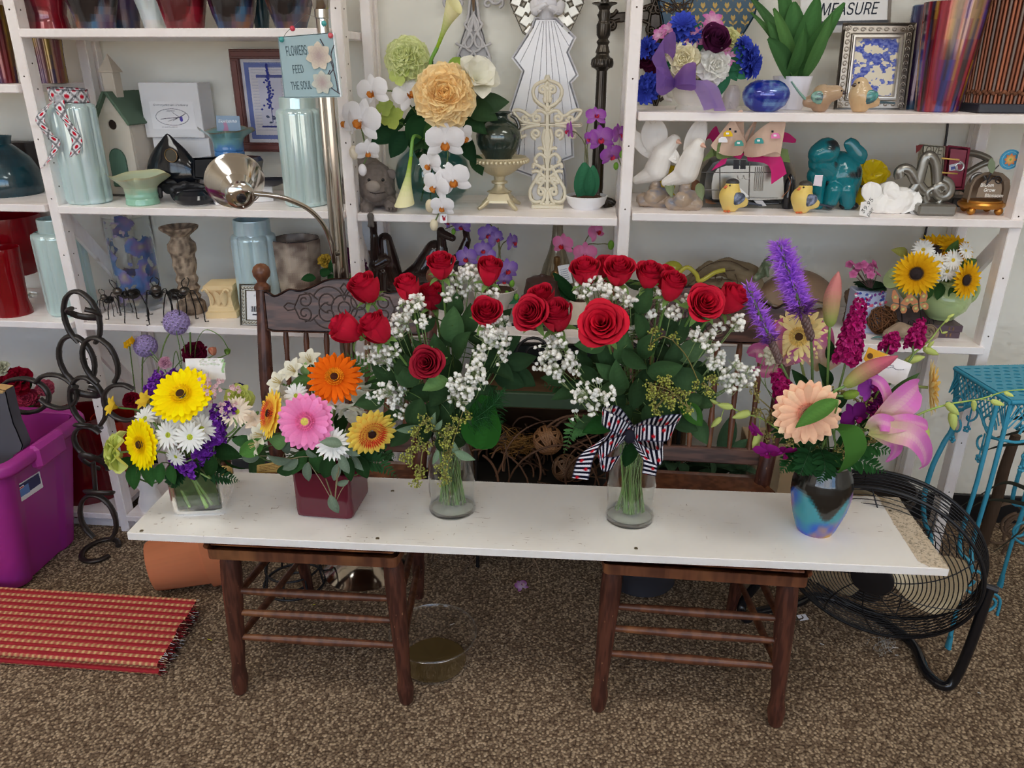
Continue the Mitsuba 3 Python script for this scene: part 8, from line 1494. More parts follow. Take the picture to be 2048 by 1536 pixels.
# --- second shelf
def dove(lb,u,vb,y,s,dx,up,head):
 t=thing('dove_figurine',lb,'figurine');x=at(u,vb,y=y)[0];O=np.array([x,y,zb2]);W_=S(226,222,216);g=lambda a,b_,c:O+np.array([dx*a,b_,c])*s
 part(t,'rock_base',bones([(g(-.03,0,.018),.02*s,g(.03,0,.016),.02*s),(g(-.01,-.02,.03),.02*s,g(.02,0,.035),.018*s),(g(.0,.01,.04),.018*s,g(.0,0,.06),.014*s)],.006,S(170,150,130)).jit(.004,90,3).dirt(.9,60,2,S(110,120,140)),'gloss','glazed brown and grey rock base')
 part(t,'leaf',leaf(.05*s,.024*s,S(104,116,80),-20).t(dirR((.2*dx,-.5,-.8),10,(0,-1,.3)),g(.03,-.03,.075)),'satin','green glazed leaf')
 part(t,'body',bones([(g(0,0,.10),.033*s,g(.012,-.01,.14),.028*s),(g(.012,-.01,.14),.026*s,g(head[0],-.02,head[1]),.017*s),(g(-.01,0,.09),.024*s,g(-.05,.01,.07),.012*s)],.005,W_),'satin')
 hd_=g(head[0],-.02,head[1]);part(t,'beak',lathe([(.007*s,0),(0,.016*s)],8,S(214,170,150)).t(aim((dx*.6,-.7,-.3)),hd_+np.array([dx*.008,-.013,0])*s),'satin');part(t,'eye',ball(.0022*s,S(60,40,40),6,hd_+np.array([dx*.010,-.0135,.004])*s),'gloss')
 for(a,b_,e,f,w) in up:
  A,B=g(a,.01,b_),g(e,.02,f);L=np.linalg.norm(B-A);m=petal(L,w*s,10,-12,.1,(12,9),'oval',W_*.96,W_,.012,5);R_=dirR(B-A,0,(0,-1,.1));part(t,'wing',m.t(R_,A)+m.t(R_,A+np.array([0,.004,0])),'satin')
  fe=[tube([A+(B-A)*q,A+(B-A)*min(1,q+.3)+R_[:,0]*w*s*.42*sd*(1-q*.5)],.0016*s,5,W_*.9) for q in(.15,.3,.45,.6,.72) for sd in(-1,1)];part(t,'feather_ridge',cat([f_.t(None,(0,-.002,0)) for f_ in fe]),'satin',kind='stuff')
 return t
dove('white porcelain dove with both wings raised on a rock, left one of the pair',1308,415,2.16,1.0,1,[(-.02,.13,-.075,.20,.035),(-.005,.14,-.02,.235,.07)],(.038,.175));dove('white porcelain dove with one raised wing on a rock, right one of the pair',1366,420,2.12,1.0,1,[(.0,.13,.035,.235,.052),(-.02,.12,-.06,.165,.03)],(.022,.17))
YL=S(222,196,30)
k=thing('yellow_figure','bright yellow ceramic figure between the two white doves','figurine');part(k,'body',bones([(A_(1330,342,2.27),.024,A_(1332,372,2.27),.026),(A_(1332,372,2.27),.02,A_(1335,395,2.27),.014),(A_(1342,345,2.26),.014,A_(1346,338,2.26),.01),(A_(1320,350,2.27),.014,A_(1312,345,2.27),.008),(A_(1335,395,2.27),.02,A_(1335,398,2.27),.024)],.006,YL),'gloss')
k=thing('shell_ornament','tan curled shell-like wooden ornament behind the yellow bird','ornament');part(k,'shell',bones([(A_(1392,372,2.2),(.012,.02,.016),A_(1394,405,2.2),(.022,.03,.02)),(A_(1394,405,2.2),(.02,.03,.016),A_(1436,410,2.2),(.008,.012,.006)),(A_(1388,362,2.2),.006,A_(1392,380,2.2),.014)],.006,S(170,122,92)).dirt(.4,30,2,S(206,170,150)),'satin')
# camper
cm=thing('camper_ornament','silver camper trailer ornament topped with pink, green and printed ribbon','ornament');yc2=2.20;SVR=S(176,174,168)
body=[(1402,395),(1400,360),(1404,335),(1416,318),(1438,310),(1540,310),(1552,318),(1560,340),(1562,375),(1558,397),(1500,399),(1415,398)]
part(cm,'body',plate(body,yc2+.07,.11,SVR,.016),'metal');yq=yc2-.041
part(cm,'window',plate([(1467,320),(1478,320),(1478,338),(1466,338)],yq+.002,.003,S(30,34,46))+plate([(1481,320),(1491,320),(1491,338),(1480,338)],yq+.002,.003,S(30,34,46)),'gloss','dark window panes');part(cm,'trim_line',cat([wire(p,yq-.001,.0012,5,S(130,128,126),0) for p in([(1402,345),(1560,345)],[(1440,312),(1440,398)],[(1500,314),(1498,398)],[(1470,395),(1556,396)],[(1404,380),(1440,380)])]+[wire([(1512+4*i,334),(1509+4*i,382)],yq-.002,.0013,5,S(210,208,204),0) for i in range(5)]),'metal');part(cm,'rivet_loop',cat([wire([(1476+13*i,350),(1476+13*i,356),(1482+13*i,359),(1487+13*i,356),(1487+13*i,350)],yq-.001,.001,5,S(214,212,208),3) for i in(0,1)]),'metal')
part(cm,'prop_leg',plate([(1506,400),(1524,400),(1534,413),(1520,414)],yq+.02,.006,S(170,168,168)),'metal');part(cm,'undercarriage',plate([(1420,396),(1550,397),(1545,418),(1425,418)],yc2+.05,.06,S(90,88,88),.002),'satin');part(cm,'plate_highlight',plate([(1463,377),(1476,372),(1498,392),(1496,396),(1466,392)],yq-.0005,.001,S(226,226,224)),'metal')
def sat(cps,w,c,nm_,t=cm,b='satin'):G,L,tt=band(cps,w,n=36,nw=7);G=taper(G,.25) if 'loop' in nm_ else G;part(t,nm_,grid(G,c),b)
PK,OG=S(196,30,110),S(104,124,72)
sat([(1490,306,2.14,60),(1470,300,2.12,60),(1450,312,2.115,50),(1436,335,2.12,30)],.04,PK,'pink_tail');sat([(1492,306,2.14,110),(1530,310,2.12,100),(1550,325,2.115,70),(1558,358,2.12,40)],.045,PK,'pink_tail');sat([(1490,306,2.15,90),(1440,285,2.16,80),(1425,265,2.17,70),(1404,288,2.18,60)],.036,PK,'pink_loop');sat([(1500,300,2.16,90),(1560,275,2.18,90),(1592,282,2.19,90)],.026,PK,'pink_loop')
sat([(1490,304,2.14,90),(1465,288,2.10,90),(1436,296,2.09,90),(1440,310,2.10,90),(1480,306,2.13,90)],.026,OG,'green_loop');sat([(1436,300,2.11,80),(1418,304,2.105,60),(1416,318,2.11,30)],.032,OG,'green_tail');sat([(1495,302,2.14,90),(1550,308,2.12,100),(1578,312,2.12,110)],.036,OG,'green_tail')
BE=S(226,196,176)
for cps,w in(([(1488,302,2.13,60),(1462,285,2.09,60),(1445,262,2.09,55),(1470,248,2.10,65),(1486,290,2.13,80)],.085),([(1488,302,2.13,100),(1520,285,2.09,95),(1555,270,2.085,92),(1562,285,2.09,90),(1500,298,2.13,95)],.085),([(1488,300,2.14,80),(1500,255,2.13,60),(1515,240,2.14,80),(1495,290,2.15,100)],.04)):sat(cps,w,BE,'printed_loop',b='petal')
o=[]
for u,v,c in((1456,268,S(226,186,40)),(1551,272,S(230,130,180)),(1446,280,S(236,236,240)),(1518,282,S(70,150,150)),(1478,287,S(80,150,140))):o.append(plate([(u-9,v+5),(u-9,v-2),(u-4,v-6),(u+5,v-6),(u+9,v),(u+9,v+5)],2.079,.0006,c));o.append(plate([(u-4,v-3),(u+2,v-3),(u+2,v+1),(u-4,v+1)],2.078,.0005,S(236,236,236)))
o+=[plate([(u-2,v-2),(u+2,v-2),(u+2,v+2),(u-2,v+2)],2.078,.0005,S(40,40,46)) for u,v in((1460,258),(1471,263),(1545,263))];part(cm,'camper_print',cat(o),'matte','little camper vans printed on the ribbon','stuff')
GY,GW=S(226,196,104),S(52,58,74)
bird('yellow goldfinch figurine with dark cap, before the silver camper','goldfinch_figurine',1459,422,zb2,2.11,.132,(.0,.48),GY,GW,S(224,198,120),-1,'satin',beakc=(206,110,70),cap=(60,58,60),feet=(206,104,60),tail_up=-.06,ch=S(150,160,190));bird('yellow goldfinch figurine with dark cap, before the teal elephant','goldfinch_figurine',1602,421,zb2,2.11,.128,(-.02,.48),GY,GW,S(224,198,120),-1,'satin',beakc=(206,110,70),cap=(70,66,60),feet=(206,104,60),tail_up=-.06,ch=S(150,160,190))
k=thing('mini_lantern','tiny black lantern ornament with copper wire','lantern');m,c_,q_=turny(1574,2.17,zb2,[(410,9),(404,10),(398,11),(393,12),(388,10),(370,10),(360,9),(355,6),(350,4),(347,0)],20,S(28,28,34));part(k,'body',m,'gloss');part(k,'wire',wire([(1576,352),(1581,365),(1577,380),(1570,388),(1564,395)],2.155,.0011,5,S(170,110,80),4),'metal')
# teal elephant
el_=thing('elephant_figurine','glossy teal elephant figurine with dark blotches, seen from behind its raised head','figurine');TE=S(20,112,122);ye=2.2
bn=[(A_(1672,360,ye),.052,A_(1680,350,ye),.056),(A_(1640,308,ye-.05),.030,A_(1652,302,ye-.05),.034),(A_(1640,325,ye-.04),.030,A_(1660,345,ye),.045),(A_(1634,350,ye-.03),.026,A_(1634,385,ye-.03),.02),(A_(1668,380,ye-.045),.022,A_(1660,405,ye-.045),.018),(A_(1692,380,ye-.03),.026,A_(1695,405,ye-.03),.02),(A_(1700,360,ye),.030,A_(1698,390,ye),.02),(A_(1636,385,ye-.03),.018,A_(1636,408,ye-.03),.016),(A_(1678,340,ye),.05,A_(1698,318,ye+.01),.014)]
m=bones(bn,.006,TE);n_=meshkit.fbm(m.v*30+2,2,9);m.c=lerp(TE,S(30,34,40),np.clip((n_-.62)*14,0,1));m.v[:,2]=np.maximum(m.v[:,2],zb2+.001);part(el_,'body',m,'gloss')
part(el_,'ear',bones([(A_(1700,288,ye-.02),(.016,.005,.014),A_(1718,312,ye-.02),(.022,.006,.022)),(A_(1718,312,ye-.02),(.02,.005,.02),A_(1725,322,ye-.02),(.008,.004,.008))],.005,TE),'gloss');part(el_,'trunk',tube([A_(1690,318,ye+.02),A_(1708,310,ye+.01),A_(1712,290,ye),A_(1700,280,ye-.01)],[.016,.013,.010,.007],10,TE,smooth=5),'gloss')
for u,v in((1660,404),(1690,406),(1708,402),(1636,404)):part(el_,'foot',ball((.014,.014,.010),S(24,26,32),8,(at(u,v,y=ye-.03)[0],ye-.03,zb2+.011)),'gloss','black foot')
part(el_,'price_tag',plate([(1630,350),(1646,350),(1643,373),(1626,371)],ye-.075,.0006,S(226,216,226)),'matte','blank white price tag')
k=thing('yellow_figure','yellow ceramic flower-shaped ornament behind the white dove cluster','ornament');sil('petals',[('p',ringof(6,lambda i:petal(.045,.05,35,5,.3,(7,6),'round',S(206,180,20),YL,.03,3)),'gloss')],1742,352,2.27,-10,30,0,None,False,k);part(k,'body',bones([(A_(1735,365,2.27),.022,A_(1728,400,2.27),.03),(A_(1752,352,2.26),.01,A_(1772,348,2.26),.012)],.006,YL),'gloss');part(k,'band',wire([(1706,371),(1725,373),(1740,372)],2.235,.0035,6,S(60,60,60),4),'matte')
dv=thing('dove_cluster','white plaster group of cuddling doves with a handwritten price tag','figurine');PLW=S(236,234,230)
bn=[(A_(1752,410,2.14),.03,A_(1760,395,2.15),.03),(A_(1762,385,2.14),.018,A_(1772,378,2.14),.016),(A_(1785,410,2.14),.03,A_(1800,400,2.14),.034),(A_(1790,390,2.13),.018,A_(1780,384,2.13),.014),(A_(1775,415,2.13),.024,A_(1790,412,2.13),.024)]
m=bones(bn,.006,PLW);m.v[:,2]=np.maximum(m.v[:,2],zb2+.001);part(dv,'bodies',m.jit(.003,120,4),'satin')
for u,v,a,L in((1742,378,100,44),(1778,372,80,36),(1812,395,60,52),(1830,405,40,30)):
 kk=pxm(u,v,2.14);m=petal(L*kk,L*kk*.9,12,-20,.12,(10,11),'round',PLW*.95,PLW,.035,7);d=np.array([math.cos(math.radians(a)),0,math.sin(math.radians(a))]);R_=dirR(d,0,(0,-1,.1));B=at(u,v+14,y=2.125)-d*L*kk*.35;part(dv,'fan_tail',m.t(R_,B)+m.t(R_,B+[0,.008,0]),'satin')
part(dv,'price_tag',plate([(1722,404),(1743,402),(1742,432),(1738,434),(1718,430)],2.052,.0006,S(240,238,234)),'matte','white tag with handwriting');tt_=text('39.95',.0105,S(40,40,40),.0003,slant=.2)+text('pair',.009,S(40,40,40),.0003,slant=.2).t(None,(0,-.015,0));part(dv,'handwriting',tt_.t(XZ@rz(62),at(1727,428,y=2.0512)),'matte')
# love book and scroll bookends
lb_=thing('book','book titled LOVE with a dark red spine held by scroll bookends','book');part(lb_,'cover',plate([(1838,288),(1880,292),(1872,372),(1830,372)],2.25,.03,S(176,170,150),.002),'satin');part(lb_,'corner',plate([(1832,291),(1847,289),(1840,300),(1832,306)],2.2195,.0006,S(130,60,60)),'matte');kk=pxm(1850,300,2.22);tx=text('LOVE',15*kk*1.1,S(110,104,92),.0005);tx.v[:,0]*=42*kk/tx.v[:,0].max();part(lb_,'lettering',tx.t(XZ@rz(-2),at(1840,308,y=2.2194)),'matte');part(lb_,'spine',plate([(1886,291),(1924,295),(1912,372),(1876,372)],2.24,.04,S(136,50,70),.004),'satin','dark red rounded spine');part(lb_,'gilt_band',cat([plate([(1886-t*.13,291+t),(1922-t*.13,294+t),(1922-t*.13,297+t),(1886-t*.13,294+t)],2.1995,.001,S(196,160,90)) for t in(24,52)]),'metal');part(lb_,'spine_label',plate([(1898,330),(1914,326),(1916,340),(1898,342)],2.199,.0006,S(206,206,216))+plate([(1902,334),(1911,332),(1911,338),(1902,340)],2.1984,.0004,S(90,100,160)),'matte')
be=thing('scroll_bookend','pewter grey scroll-shaped bookend in front of the red book','bookend');PW=S(146,144,138)
part(be,'scroll',wire([(1800,355),(1798,345),(1806,338),(1820,342),(1834,365),(1852,385),(1872,380),(1872,340),(1866,318),(1856,312),(1848,322),(1842,345),(1836,365),(1826,380)],2.13,.0105,8,PW,6,flat=1.3).dirt(.3,60,2),'metal');part(be,'spiral',wire(sw(1883,380,20,90,-1.6,20,.2),2.125,.009,8,PW,4,flat=1.4),'metal');part(be,'spiral',wire(sw(1866,392,20,180,1.1,14,.6),2.125,.008,8,PW,4),'metal');x=at(1868,420,y=2.13)[0];part(be,'base',box((x-.055,2.09,zb2+.001),(x+.04,2.19,zb2+.03),PW,.005),'metal')
b2=thing('scroll_bookend','pewter grey open scroll bracket behind the red book','bookend');part(b2,'scroll',wire([(1915,312),(1940,306),(1965,312),(1980,322),(1962,330),(1935,346),(1915,365),(1900,372)],2.27,.009,8,PW,6),'metal');part(b2,'scroll',wire([(1900,378),(1925,376),(1945,392),(1955,398)],2.27,.009,8,PW,6),'metal');part(b2,'heart',wire(sw(1918,333,10,90,-1.1,14,.6),2.2,.003,6,S(214,214,216),3),'metal');x=at(1930,398,y=2.28)[0];part(b2,'base',box((x-.05,2.24,zb2+.001),(x+.05,2.31,zb2+.025),S(70,70,72),.003),'metal')
# bell
bl2=thing('garden_bell','stone bell ornament lettered Bloom Grow Blossom on a gold footed stand','ornament');x=at(1965,415,y=2.14)[0];GO=S(186,130,60);kk=pxm(1965,415,2.14)
part(bl2,'stand',lathe([(0,.016),(42*kk,.016),(46*kk,.021),(47*kk,.026),(44*kk,.031),(40*kk,.032),(40*kk,.036),(0,.036)],44,GO).t(np.diag([1,.8,1]),(x,2.15,zb2)),'metal','gold painted oval stand')
for a,b_ in((-28,-22),(28,-20),(-22,22),(24,22)):part(bl2,'foot',ball(.0105,GO,10,(x+a*kk,2.15+b_*kk,zb2+.0105)),'metal')
o=[(-29,34),(-28,60),(-24,72),(-14,80),(0,82),(14,79),(26,70),(30,56),(31,34)];m=extrude(Polygon([(a*kk,b_*kk) for a,b_ in o]).buffer(.003),.05,S(140,124,108),.01).t(XZ,(x,2.175,zb2+.036-34*kk+.002));part(bl2,'bell',m.dirt(.5,45,2,S(104,92,80)),'matte','carved wood-grain bell')
for s,dx_,dz in(('Bloom',-22,63),('Grow',-13,53),('Blossom',-8,42)):
 tx=text(s,6.6*kk,S(238,236,230),.0005,True);part(bl2,'lettering',tx.t(XZ,(x+dx_*kk*.95,2.124,zb2+.036-34*kk+dz*kk)),'matte')
part(bl2,'ring',wire(sw(1957,362,14,200,-.55,10,1),2.16,.005,8,S(150,150,150),3),'metal');part(bl2,'wire_stem',wire([(1973,370),(1980,350),(1998,330)],2.12,.0014,6,S(50,50,56),4),'metal');part(bl2,'wire_curl',wire([(1973,368),(1986,356)]+sw(1996,361,9,160,-1.3,12,.35),2.12,.0012,6,S(50,50,56),3),'metal');part(bl2,'tin_leaf',plate([(1980,345),(1975,333),(1977,322),(1983,315),(1990,325),(1990,338),(1985,347)],2.12,.0015,S(110,124,96)),'satin')
fd=at(2020,319,y=2.12);kd=pxm(2020,319,2.12);md=lathe([(0,-.001),(20.5*kd,-.001),(20.5*kd,.001),(0,.0012)],36,S(60,140,180)).t(XZ,fd);part(bl2,'flower_disc',md,'gloss','blue painted flower disc');o=[petal(13*kd,7*kd,2,2,0,(5,4),'oval',S(226,200,110),c).t(rz(i*45)).t(facing(0,0),fd+[0,-.0016,0]) for i in range(8) for c in(S(176,70,60),)]+[tube([fd+[16*kd*math.cos(a),-.0014,16*kd*math.sin(a)] for a in np.linspace(0,2*PI,33)[:-1]],.0008,4,S(130,190,210),closed=True),ball((.003,.001,.003),S(120,160,70),6,fd+[0,-.002,0])];part(bl2,'flower_pattern',cat(o),'gloss')
k=thing('power_cord','thin black cord hanging down the wall behind the right bay','cord');part(k,'cable',wire([(1898,200),(1890,290),(1850,470),(1836,540),(1815,660)],[2.412]*5,.003,6,S(36,36,42),5),'satin')
# --- third shelf: driftwood mushrooms, turtle, frog, violets, sunflowers
dw=thing('mushroom_sculpture','large brown resin mushroom cap ornament behind the right chair','ornament');yd=2.24;BRW=S(128,104,84)
s_,t_2=np.linspace(0,1,12),np.linspace(0,2*PI,41);r_=.115*s_;cap=np.array([[[r*math.cos(a)*(1+.06*math.sin(3*a)*s),r*.8*math.sin(a)*(1+.06*math.cos(4*a)*s),.075*(1-s**2)+.012*s**2*math.sin(4*a+1)] for a in t_2] for r,s in zip(r_,s_)]);cc=at(1592,590,y=yd);capm=grid(cap,BRW).t(None,cc);gm=grid(cap*np.array([.98,.98,.8])-[0,0,.006],S(150,130,104)).t(None,cc);part(dw,'cap',(capm+gm).dirt(.35,60,3,S(90,72,58)),'satin');part(dw,'stalk',lathe([(.035,0),(.03,.06),(.028,cc[2]-zc2+.05)],20,S(150,128,104)).t(None,(cc[0],cc[1],zc2)).jit(.003,50),'satin')
k=thing('mushroom_sculpture','small brown resin mushroom beside the violets','ornament');cc=at(1640,632,y=2.2);part(k,'cap',grid(cap*.32,BRW).t(None,cc)+grid(cap*.3-[0,0,.004],S(150,128,100)).t(None,cc),'satin');part(k,'stalk',tube([(cc[0],cc[1],zc2),cc+[0,0,.012]],.010,10,S(140,110,84)),'satin')
k=thing('frog_figurine','green and white frog figurine sitting on the mushroom cap','figurine');m=bones([(A_(1525,545,2.2),.015,A_(1535,525,2.19),.013),(A_(1535,525,2.19),.012,A_(1541,517,2.185),.008),(A_(1520,550,2.2),.011,A_(1512,556,2.19),.009),(A_(1532,535,2.18),.006,A_(1536,552,2.17),.004)],.004,S(90,104,80));part(k,'body',m.dirt(.8,60,3,S(190,190,170)),'satin');part(k,'eye',ball(.0035,S(30,30,20),6,A_(1538,514,2.178)),'gloss')
k=thing('driftwood_log','carved grey-brown driftwood log with a green frog band behind the chair crest','log');m=bones([(A_(1375,560,2.25),.012,A_(1420,535,2.25),.020),(A_(1420,540,2.25),.022,A_(1455,532,2.25),.026),(A_(1455,535,2.25),.028,A_(1500,552,2.25),.034),(A_(1500,552,2.25),.034,A_(1508,575,2.25),.03),(A_(1395,575,2.25),.03,A_(1500,585,2.25),.036),(A_(1395,600,2.25),.034,A_(1500,615,2.25),.036),(A_(1400,630,2.25),.03,A_(1500,640,2.25),.03)],.007,S(136,122,98));part(k,'wood',m.jit(.004,50,3).dirt(.6,45,4,S(96,82,64)),'matte')
part(k,'groove',cat([wire(p,2.215,.0016,5,S(88,74,58),5) for p in([(1385,552),(1420,528),(1460,522),(1498,540)],[(1390,565),(1430,545),(1470,540)],sw(1440,556,14,0,1.1),[(1470,548),(1474,560),(1476,580)])]),'matte')
k=thing('yellow_glass_ornament','yellow-green glass swirl ornament behind the right roses','ornament');part(k,'bulb',ball((.03,.02,.024),S(176,176,60),14,A_(1345,538,2.24)),'gloss');part(k,'swirl',wire([(1345,560),(1372,535),(1392,548),(1400,562),(1430,545),(1450,540)],2.2,.0065,8,S(184,178,66),6),'gloss');part(k,'base',tube([A_(1345,560,2.24),(A_(1345,560,2.24)*[1,1,0]+[0,0,zc2])],[.02,.03],16,S(120,116,60)),'gloss')
vi=thing('potted_violet','pink silk African violet in a blue and white floral box pot','potted plant');xv=at(1742,610,y=2.18);part(vi,'pot',box((at(1710,600,y=2.15)[0],2.15,zc2),(at(1772,600,y=2.15)[0],2.21,zat(xv[0],2.15,584)),S(170,180,210),.003),'gloss','blue and white floral pot');rv=np.random.default_rng(5);part(vi,'pot_print',cat([petal(.009,.008,2,2,0,(4,3),'round',c,c).t(rz(rv.random()*360)).t(facing(0,0),at(1712+rv.random()*58,586+rv.random()*30,y=2.1492)) for i in range(46) for c in(([S(60,80,160),S(206,90,120),S(230,232,240),S(120,60,140)])[i%4],)]),'satin');mo_=at(1742,580,y=2.18)
for i in range(16):
 a=i*137.5;part(vi,'leaf',leaf(.055,.042,vary(S(48,72,52),.15),-30,.1,(6,5),'oval').t(dirR((math.cos(math.radians(a)),math.sin(math.radians(a)),.35+.2*rv.random()),0),mo_+[0,0,-.005]),'leaf')
for i in range(14):
 u,v=1700+rv.random()*55,528+rv.random()*24;part(vi,'blossom',ringof(5,lambda j:petal(.013,.013,25,0,.15,(4,4),'round',S(176,80,130),S(206,120,168))).t(facing(rv.normal()*40,20+rv.normal()*20),at(u,v,y=2.13+rv.random()*.03)),'petal');part(vi,'stem',tube([at(u,v,y=2.16),mo_],.001,4,S(110,80,80)),'satin')
wn=thing('watering_can_arrangement','pale green watering can planted with silk sunflowers and daisies on a stack of books','flower arrangement');LGn=S(176,196,138);ybk=2.2
bk1=thing('book','upper of two old dark-spined books under the green watering can','book');bk2=thing('book','lower of two old dark-spined books under the green watering can','book');bx_=at(1845,680,y=2.12)[0]
ztop=zat(at(1870,640,y=2.2)[0],2.2,636);hb_=(ztop-zc2)/2-.0006
for t_,i in((bk2,0),(bk1,1)):
 z0_=zc2+.0006+i*(hb_+.0006);x0_,x1_=at(1800,660,y=2.14)[0],at(1918,660,y=2.14)[0];dx_=.004*i
 part(t_,'cover',box((x0_+dx_,2.13,z0_),(x1_+dx_,2.29,z0_+.003),S(74,56,66))+box((x0_+dx_,2.13,z0_+hb_-.003),(x1_+dx_,2.29,z0_+hb_),S(74,56,66))+box((x0_+dx_,2.13,z0_),(x1_+dx_,2.134,z0_+hb_),S(80,62,72)),'satin');part(t_,'pages',box((x0_+dx_+.004,2.134,z0_+.003),(x1_+dx_-.003,2.286,z0_+hb_-.003),S(196,184,166)),'matte');part(t_,'spine_gilt',cat([box((x0_+dx_+q,2.1294,z0_+.004),(x0_+dx_+q+.004,2.1302,z0_+hb_-.004),S(150,120,90)) for q in(.02,.03,.12,.13)]),'metal')
m,c_,q_=turny(1880,2.2,ztop+.0008,[(636,24),(633,26),(628,30),(615,44),(598,50),(584,48),(572,40),(566,36),(560,37),(558,34),(572,30)],40,LGn);part(wn,'can',m,'gloss','pale green glazed can');mo_=np.array([c_[0],c_[1],zat(c_[0],c_[1],564)])
part(wn,'spout',tube([at(1838,612,y=2.19),at(1812,590,y=2.17),at(1800,572,y=2.155)],[.016,.012,.010],12,LGn,smooth=5),'gloss');rs_=at(1796,560,y=2.15);d_=nrm(at(1772,542,y=2.13)-rs_);part(wn,'spout_rose',lathe([(.012,-.02),(.032,.012),(.033,.018),(.028,.02),(.009,.022),(.008,.032),(.0,.034)],28,LGn).t(aim(-d_*-1),rs_),'gloss');part(wn,'handle',wire([(1918,612),(1944,600),(1956,580),(1952,566),(1930,562)],2.2,.0065,8,LGn,6),'gloss')
def sunfl(u,v,y,az,el,R,eye=True):
 p_=cat([ringof(18,lambda i:petal(R,R*.32,12+8*l,-6+RNG.normal()*6,.15,(6,4),'point',S(206,140,16),vary(S(238,190,36),.06)),R*.3,.002*l,off=10*l) for l in range(2)]);e_=dome(R*.34,.004,S(44,34,34),12);rg=ringof(30,lambda i:petal(R*.16,R*.08,50,20,0,(3,3),'point',S(80,56,30),S(110,76,36)),R*.3,.004);sil('sunflower',[('petals',p_,'petal'),('seed_head',e_+rg,'matte')],u,v,y,az,el,0,'silk sunflower',True,wn,mo_,None)
sunfl(1832,547,2.10,-12,10,.047);sunfl(1930,560,2.10,30,8,.042);sunfl(1872,502,2.16,-10,55,.044);sunfl(1908,500,2.17,15,50,.04)
for u,v,R,az,el in((1846,500,.03,-15,30),(1905,520,.03,10,15),(1893,542,.03,5,5),(1876,525,.028,0,30),(1930,502,.026,30,30),(1856,512,.022,-10,20)):
 p_,e_=daisy(R,ce=S(206,180,60));sil('daisy',[('petals',p_,'petal'),('eye',e_,'matte')],u,v,2.12,az,el,0,None,True,wn,mo_,None)
part(wn,'white_filler',cat([floret_ball(.0045,S(236,236,228),RNG).t(None,p) for u,v in((1865,545),(1872,552),(1862,560),(1880,548)) for p in spread(at(u,v,y=2.11),.016,14,RNG)]),'petal',kind='stuff')
for u,v,a,c in((1815,510,160,S(150,150,80)),(1890,510,60,S(80,110,60)),(1862,570,250,S(60,96,50)),(1900,575,300,S(60,96,50)),(1850,530,200,S(70,100,56)),(1915,530,20,S(80,110,60)),(1880,565,270,S(56,90,48))):part(wn,'leaf',leaf(.05,.028,c).t(dirR((math.cos(math.radians(a)),-.2,math.sin(math.radians(a))),10,(0,-1,.3)),at(u,v,y=2.15)),'leaf')
for i,(u,v,ro,lb) in enumerate(((1800,607,15,'orange patterned metal butterfly on a wire stake, left one'),(1838,605,-15,'orange patterned metal butterfly on a wire stake, right one'))):
 t_=thing('butterfly_stake',lb,'ornament');yv=2.09
 for s in(-1,1):
  up_=[(0,0),(s*7,-14),(s*16,-24),(s*21,-22),(s*20,-8),(s*14,1)];lo_=[(0,3),(s*13,3),(s*17,8),(s*15,16),(s*8,18),(s*3,12)]
  for q in(up_,lo_):g_=affinity.translate(affinity.rotate(Polygon(q),ro,origin=(0,0)),u,v);part(t_,'wing',plate(None,yv,.0012,S(190,124,84),g=g_),'satin');cx,cy=g_.centroid.coords[0];part(t_,'wing_pattern',cat([petal(.007,.004,2,2,0,(4,3),'oval',S(226,206,120),S(110,130,96)).t(rz(j*72)).t(facing(0,0),at(cx,cy,y=yv-.0016)) for j in range(5)]),'satin')
 part(t_,'wing_body',wire([(u-1,v-10),(u,v+12)],yv-.001,.002,6,S(80,60,50),0),'satin');part(t_,'stake',tube([at(u,v+8,y=yv+.002),at(u+4,v+30,y=yv+.004),np.append(at(u+6,v+50,y=2.11)[:2],zc2+.003)],.0013,5,S(50,48,50),smooth=4),'metal');part(t_,'stake_curl',wire([(u+12,v+44)]+sw(u+24,v+40,8,200,-1.2,12,.4),yv+.006,.0011,5,S(50,48,50),3),'metal')
tw=thing('twig_ball','brown ball of wound twigs between the violets and the books','ball');rt_=np.random.default_rng(3);cc=np.array([at(1762,640,y=2.15)[0],2.15,zc2+.042]);o=[]
for i in range(70):
 d1=nrm(rt_.normal(size=3));d2=nrm(np.cross(d1,rt_.normal(size=3)));a=np.linspace(0,4.2,12);o.append(tube(cc+.036*(np.cos(a)[:,None]*d1+np.sin(a)[:,None]*d2)*(1+.08*rt_.normal()),.0014,4,vary(S(112,76,50),.2,rt_),caps=False))
part(tw,'twigs',cat(o),'matte',kind='stuff')
k=thing('rabbit_figurine','small furry brown animal figurine behind the magenta stock','figurine');part(k,'body',bones([(A_(1716,610,2.24),.03,A_(1712,640,2.24),.036),(A_(1702,590,2.23),.018,A_(1706,598,2.23),.022)],.006,S(120,100,84)).jit(.006,150,2).dirt(.6,100,3,S(70,56,46)),'matte')
sn=thing('snail_figurine','stone snail ornament with spiral shells before the old books','figurine');cc=at(1822,672,y=2.1);m=bones([(A_(1778,668,2.09),.016,A_(1800,660,2.09),.022),(A_(1800,660,2.09),.02,A_(1835,668,2.09),.018),(A_(1850,668,2.09),.018,A_(1862,666,2.09),.020)],.005,S(156,136,116));m.v[:,2]=np.maximum(m.v[:,2],zc2+.001);part(sn,'body',m.jit(.002,70).dirt(.4,70,2),'matte');part(sn,'spiral',wire(sw(1858,664,16,0,2.2,26,.15),2.071,.0024,6,S(120,102,86),3),'matte')
k=thing('turquoise_scrap','small turquoise painted leaf lying on the third shelf','ornament');P=at(1742,677,z=zc2+.002);part(k,'leaf',leaf(.04,.016,S(90,130,130),-10).t(dirR((.9,-.3,.1)),P),'satin')
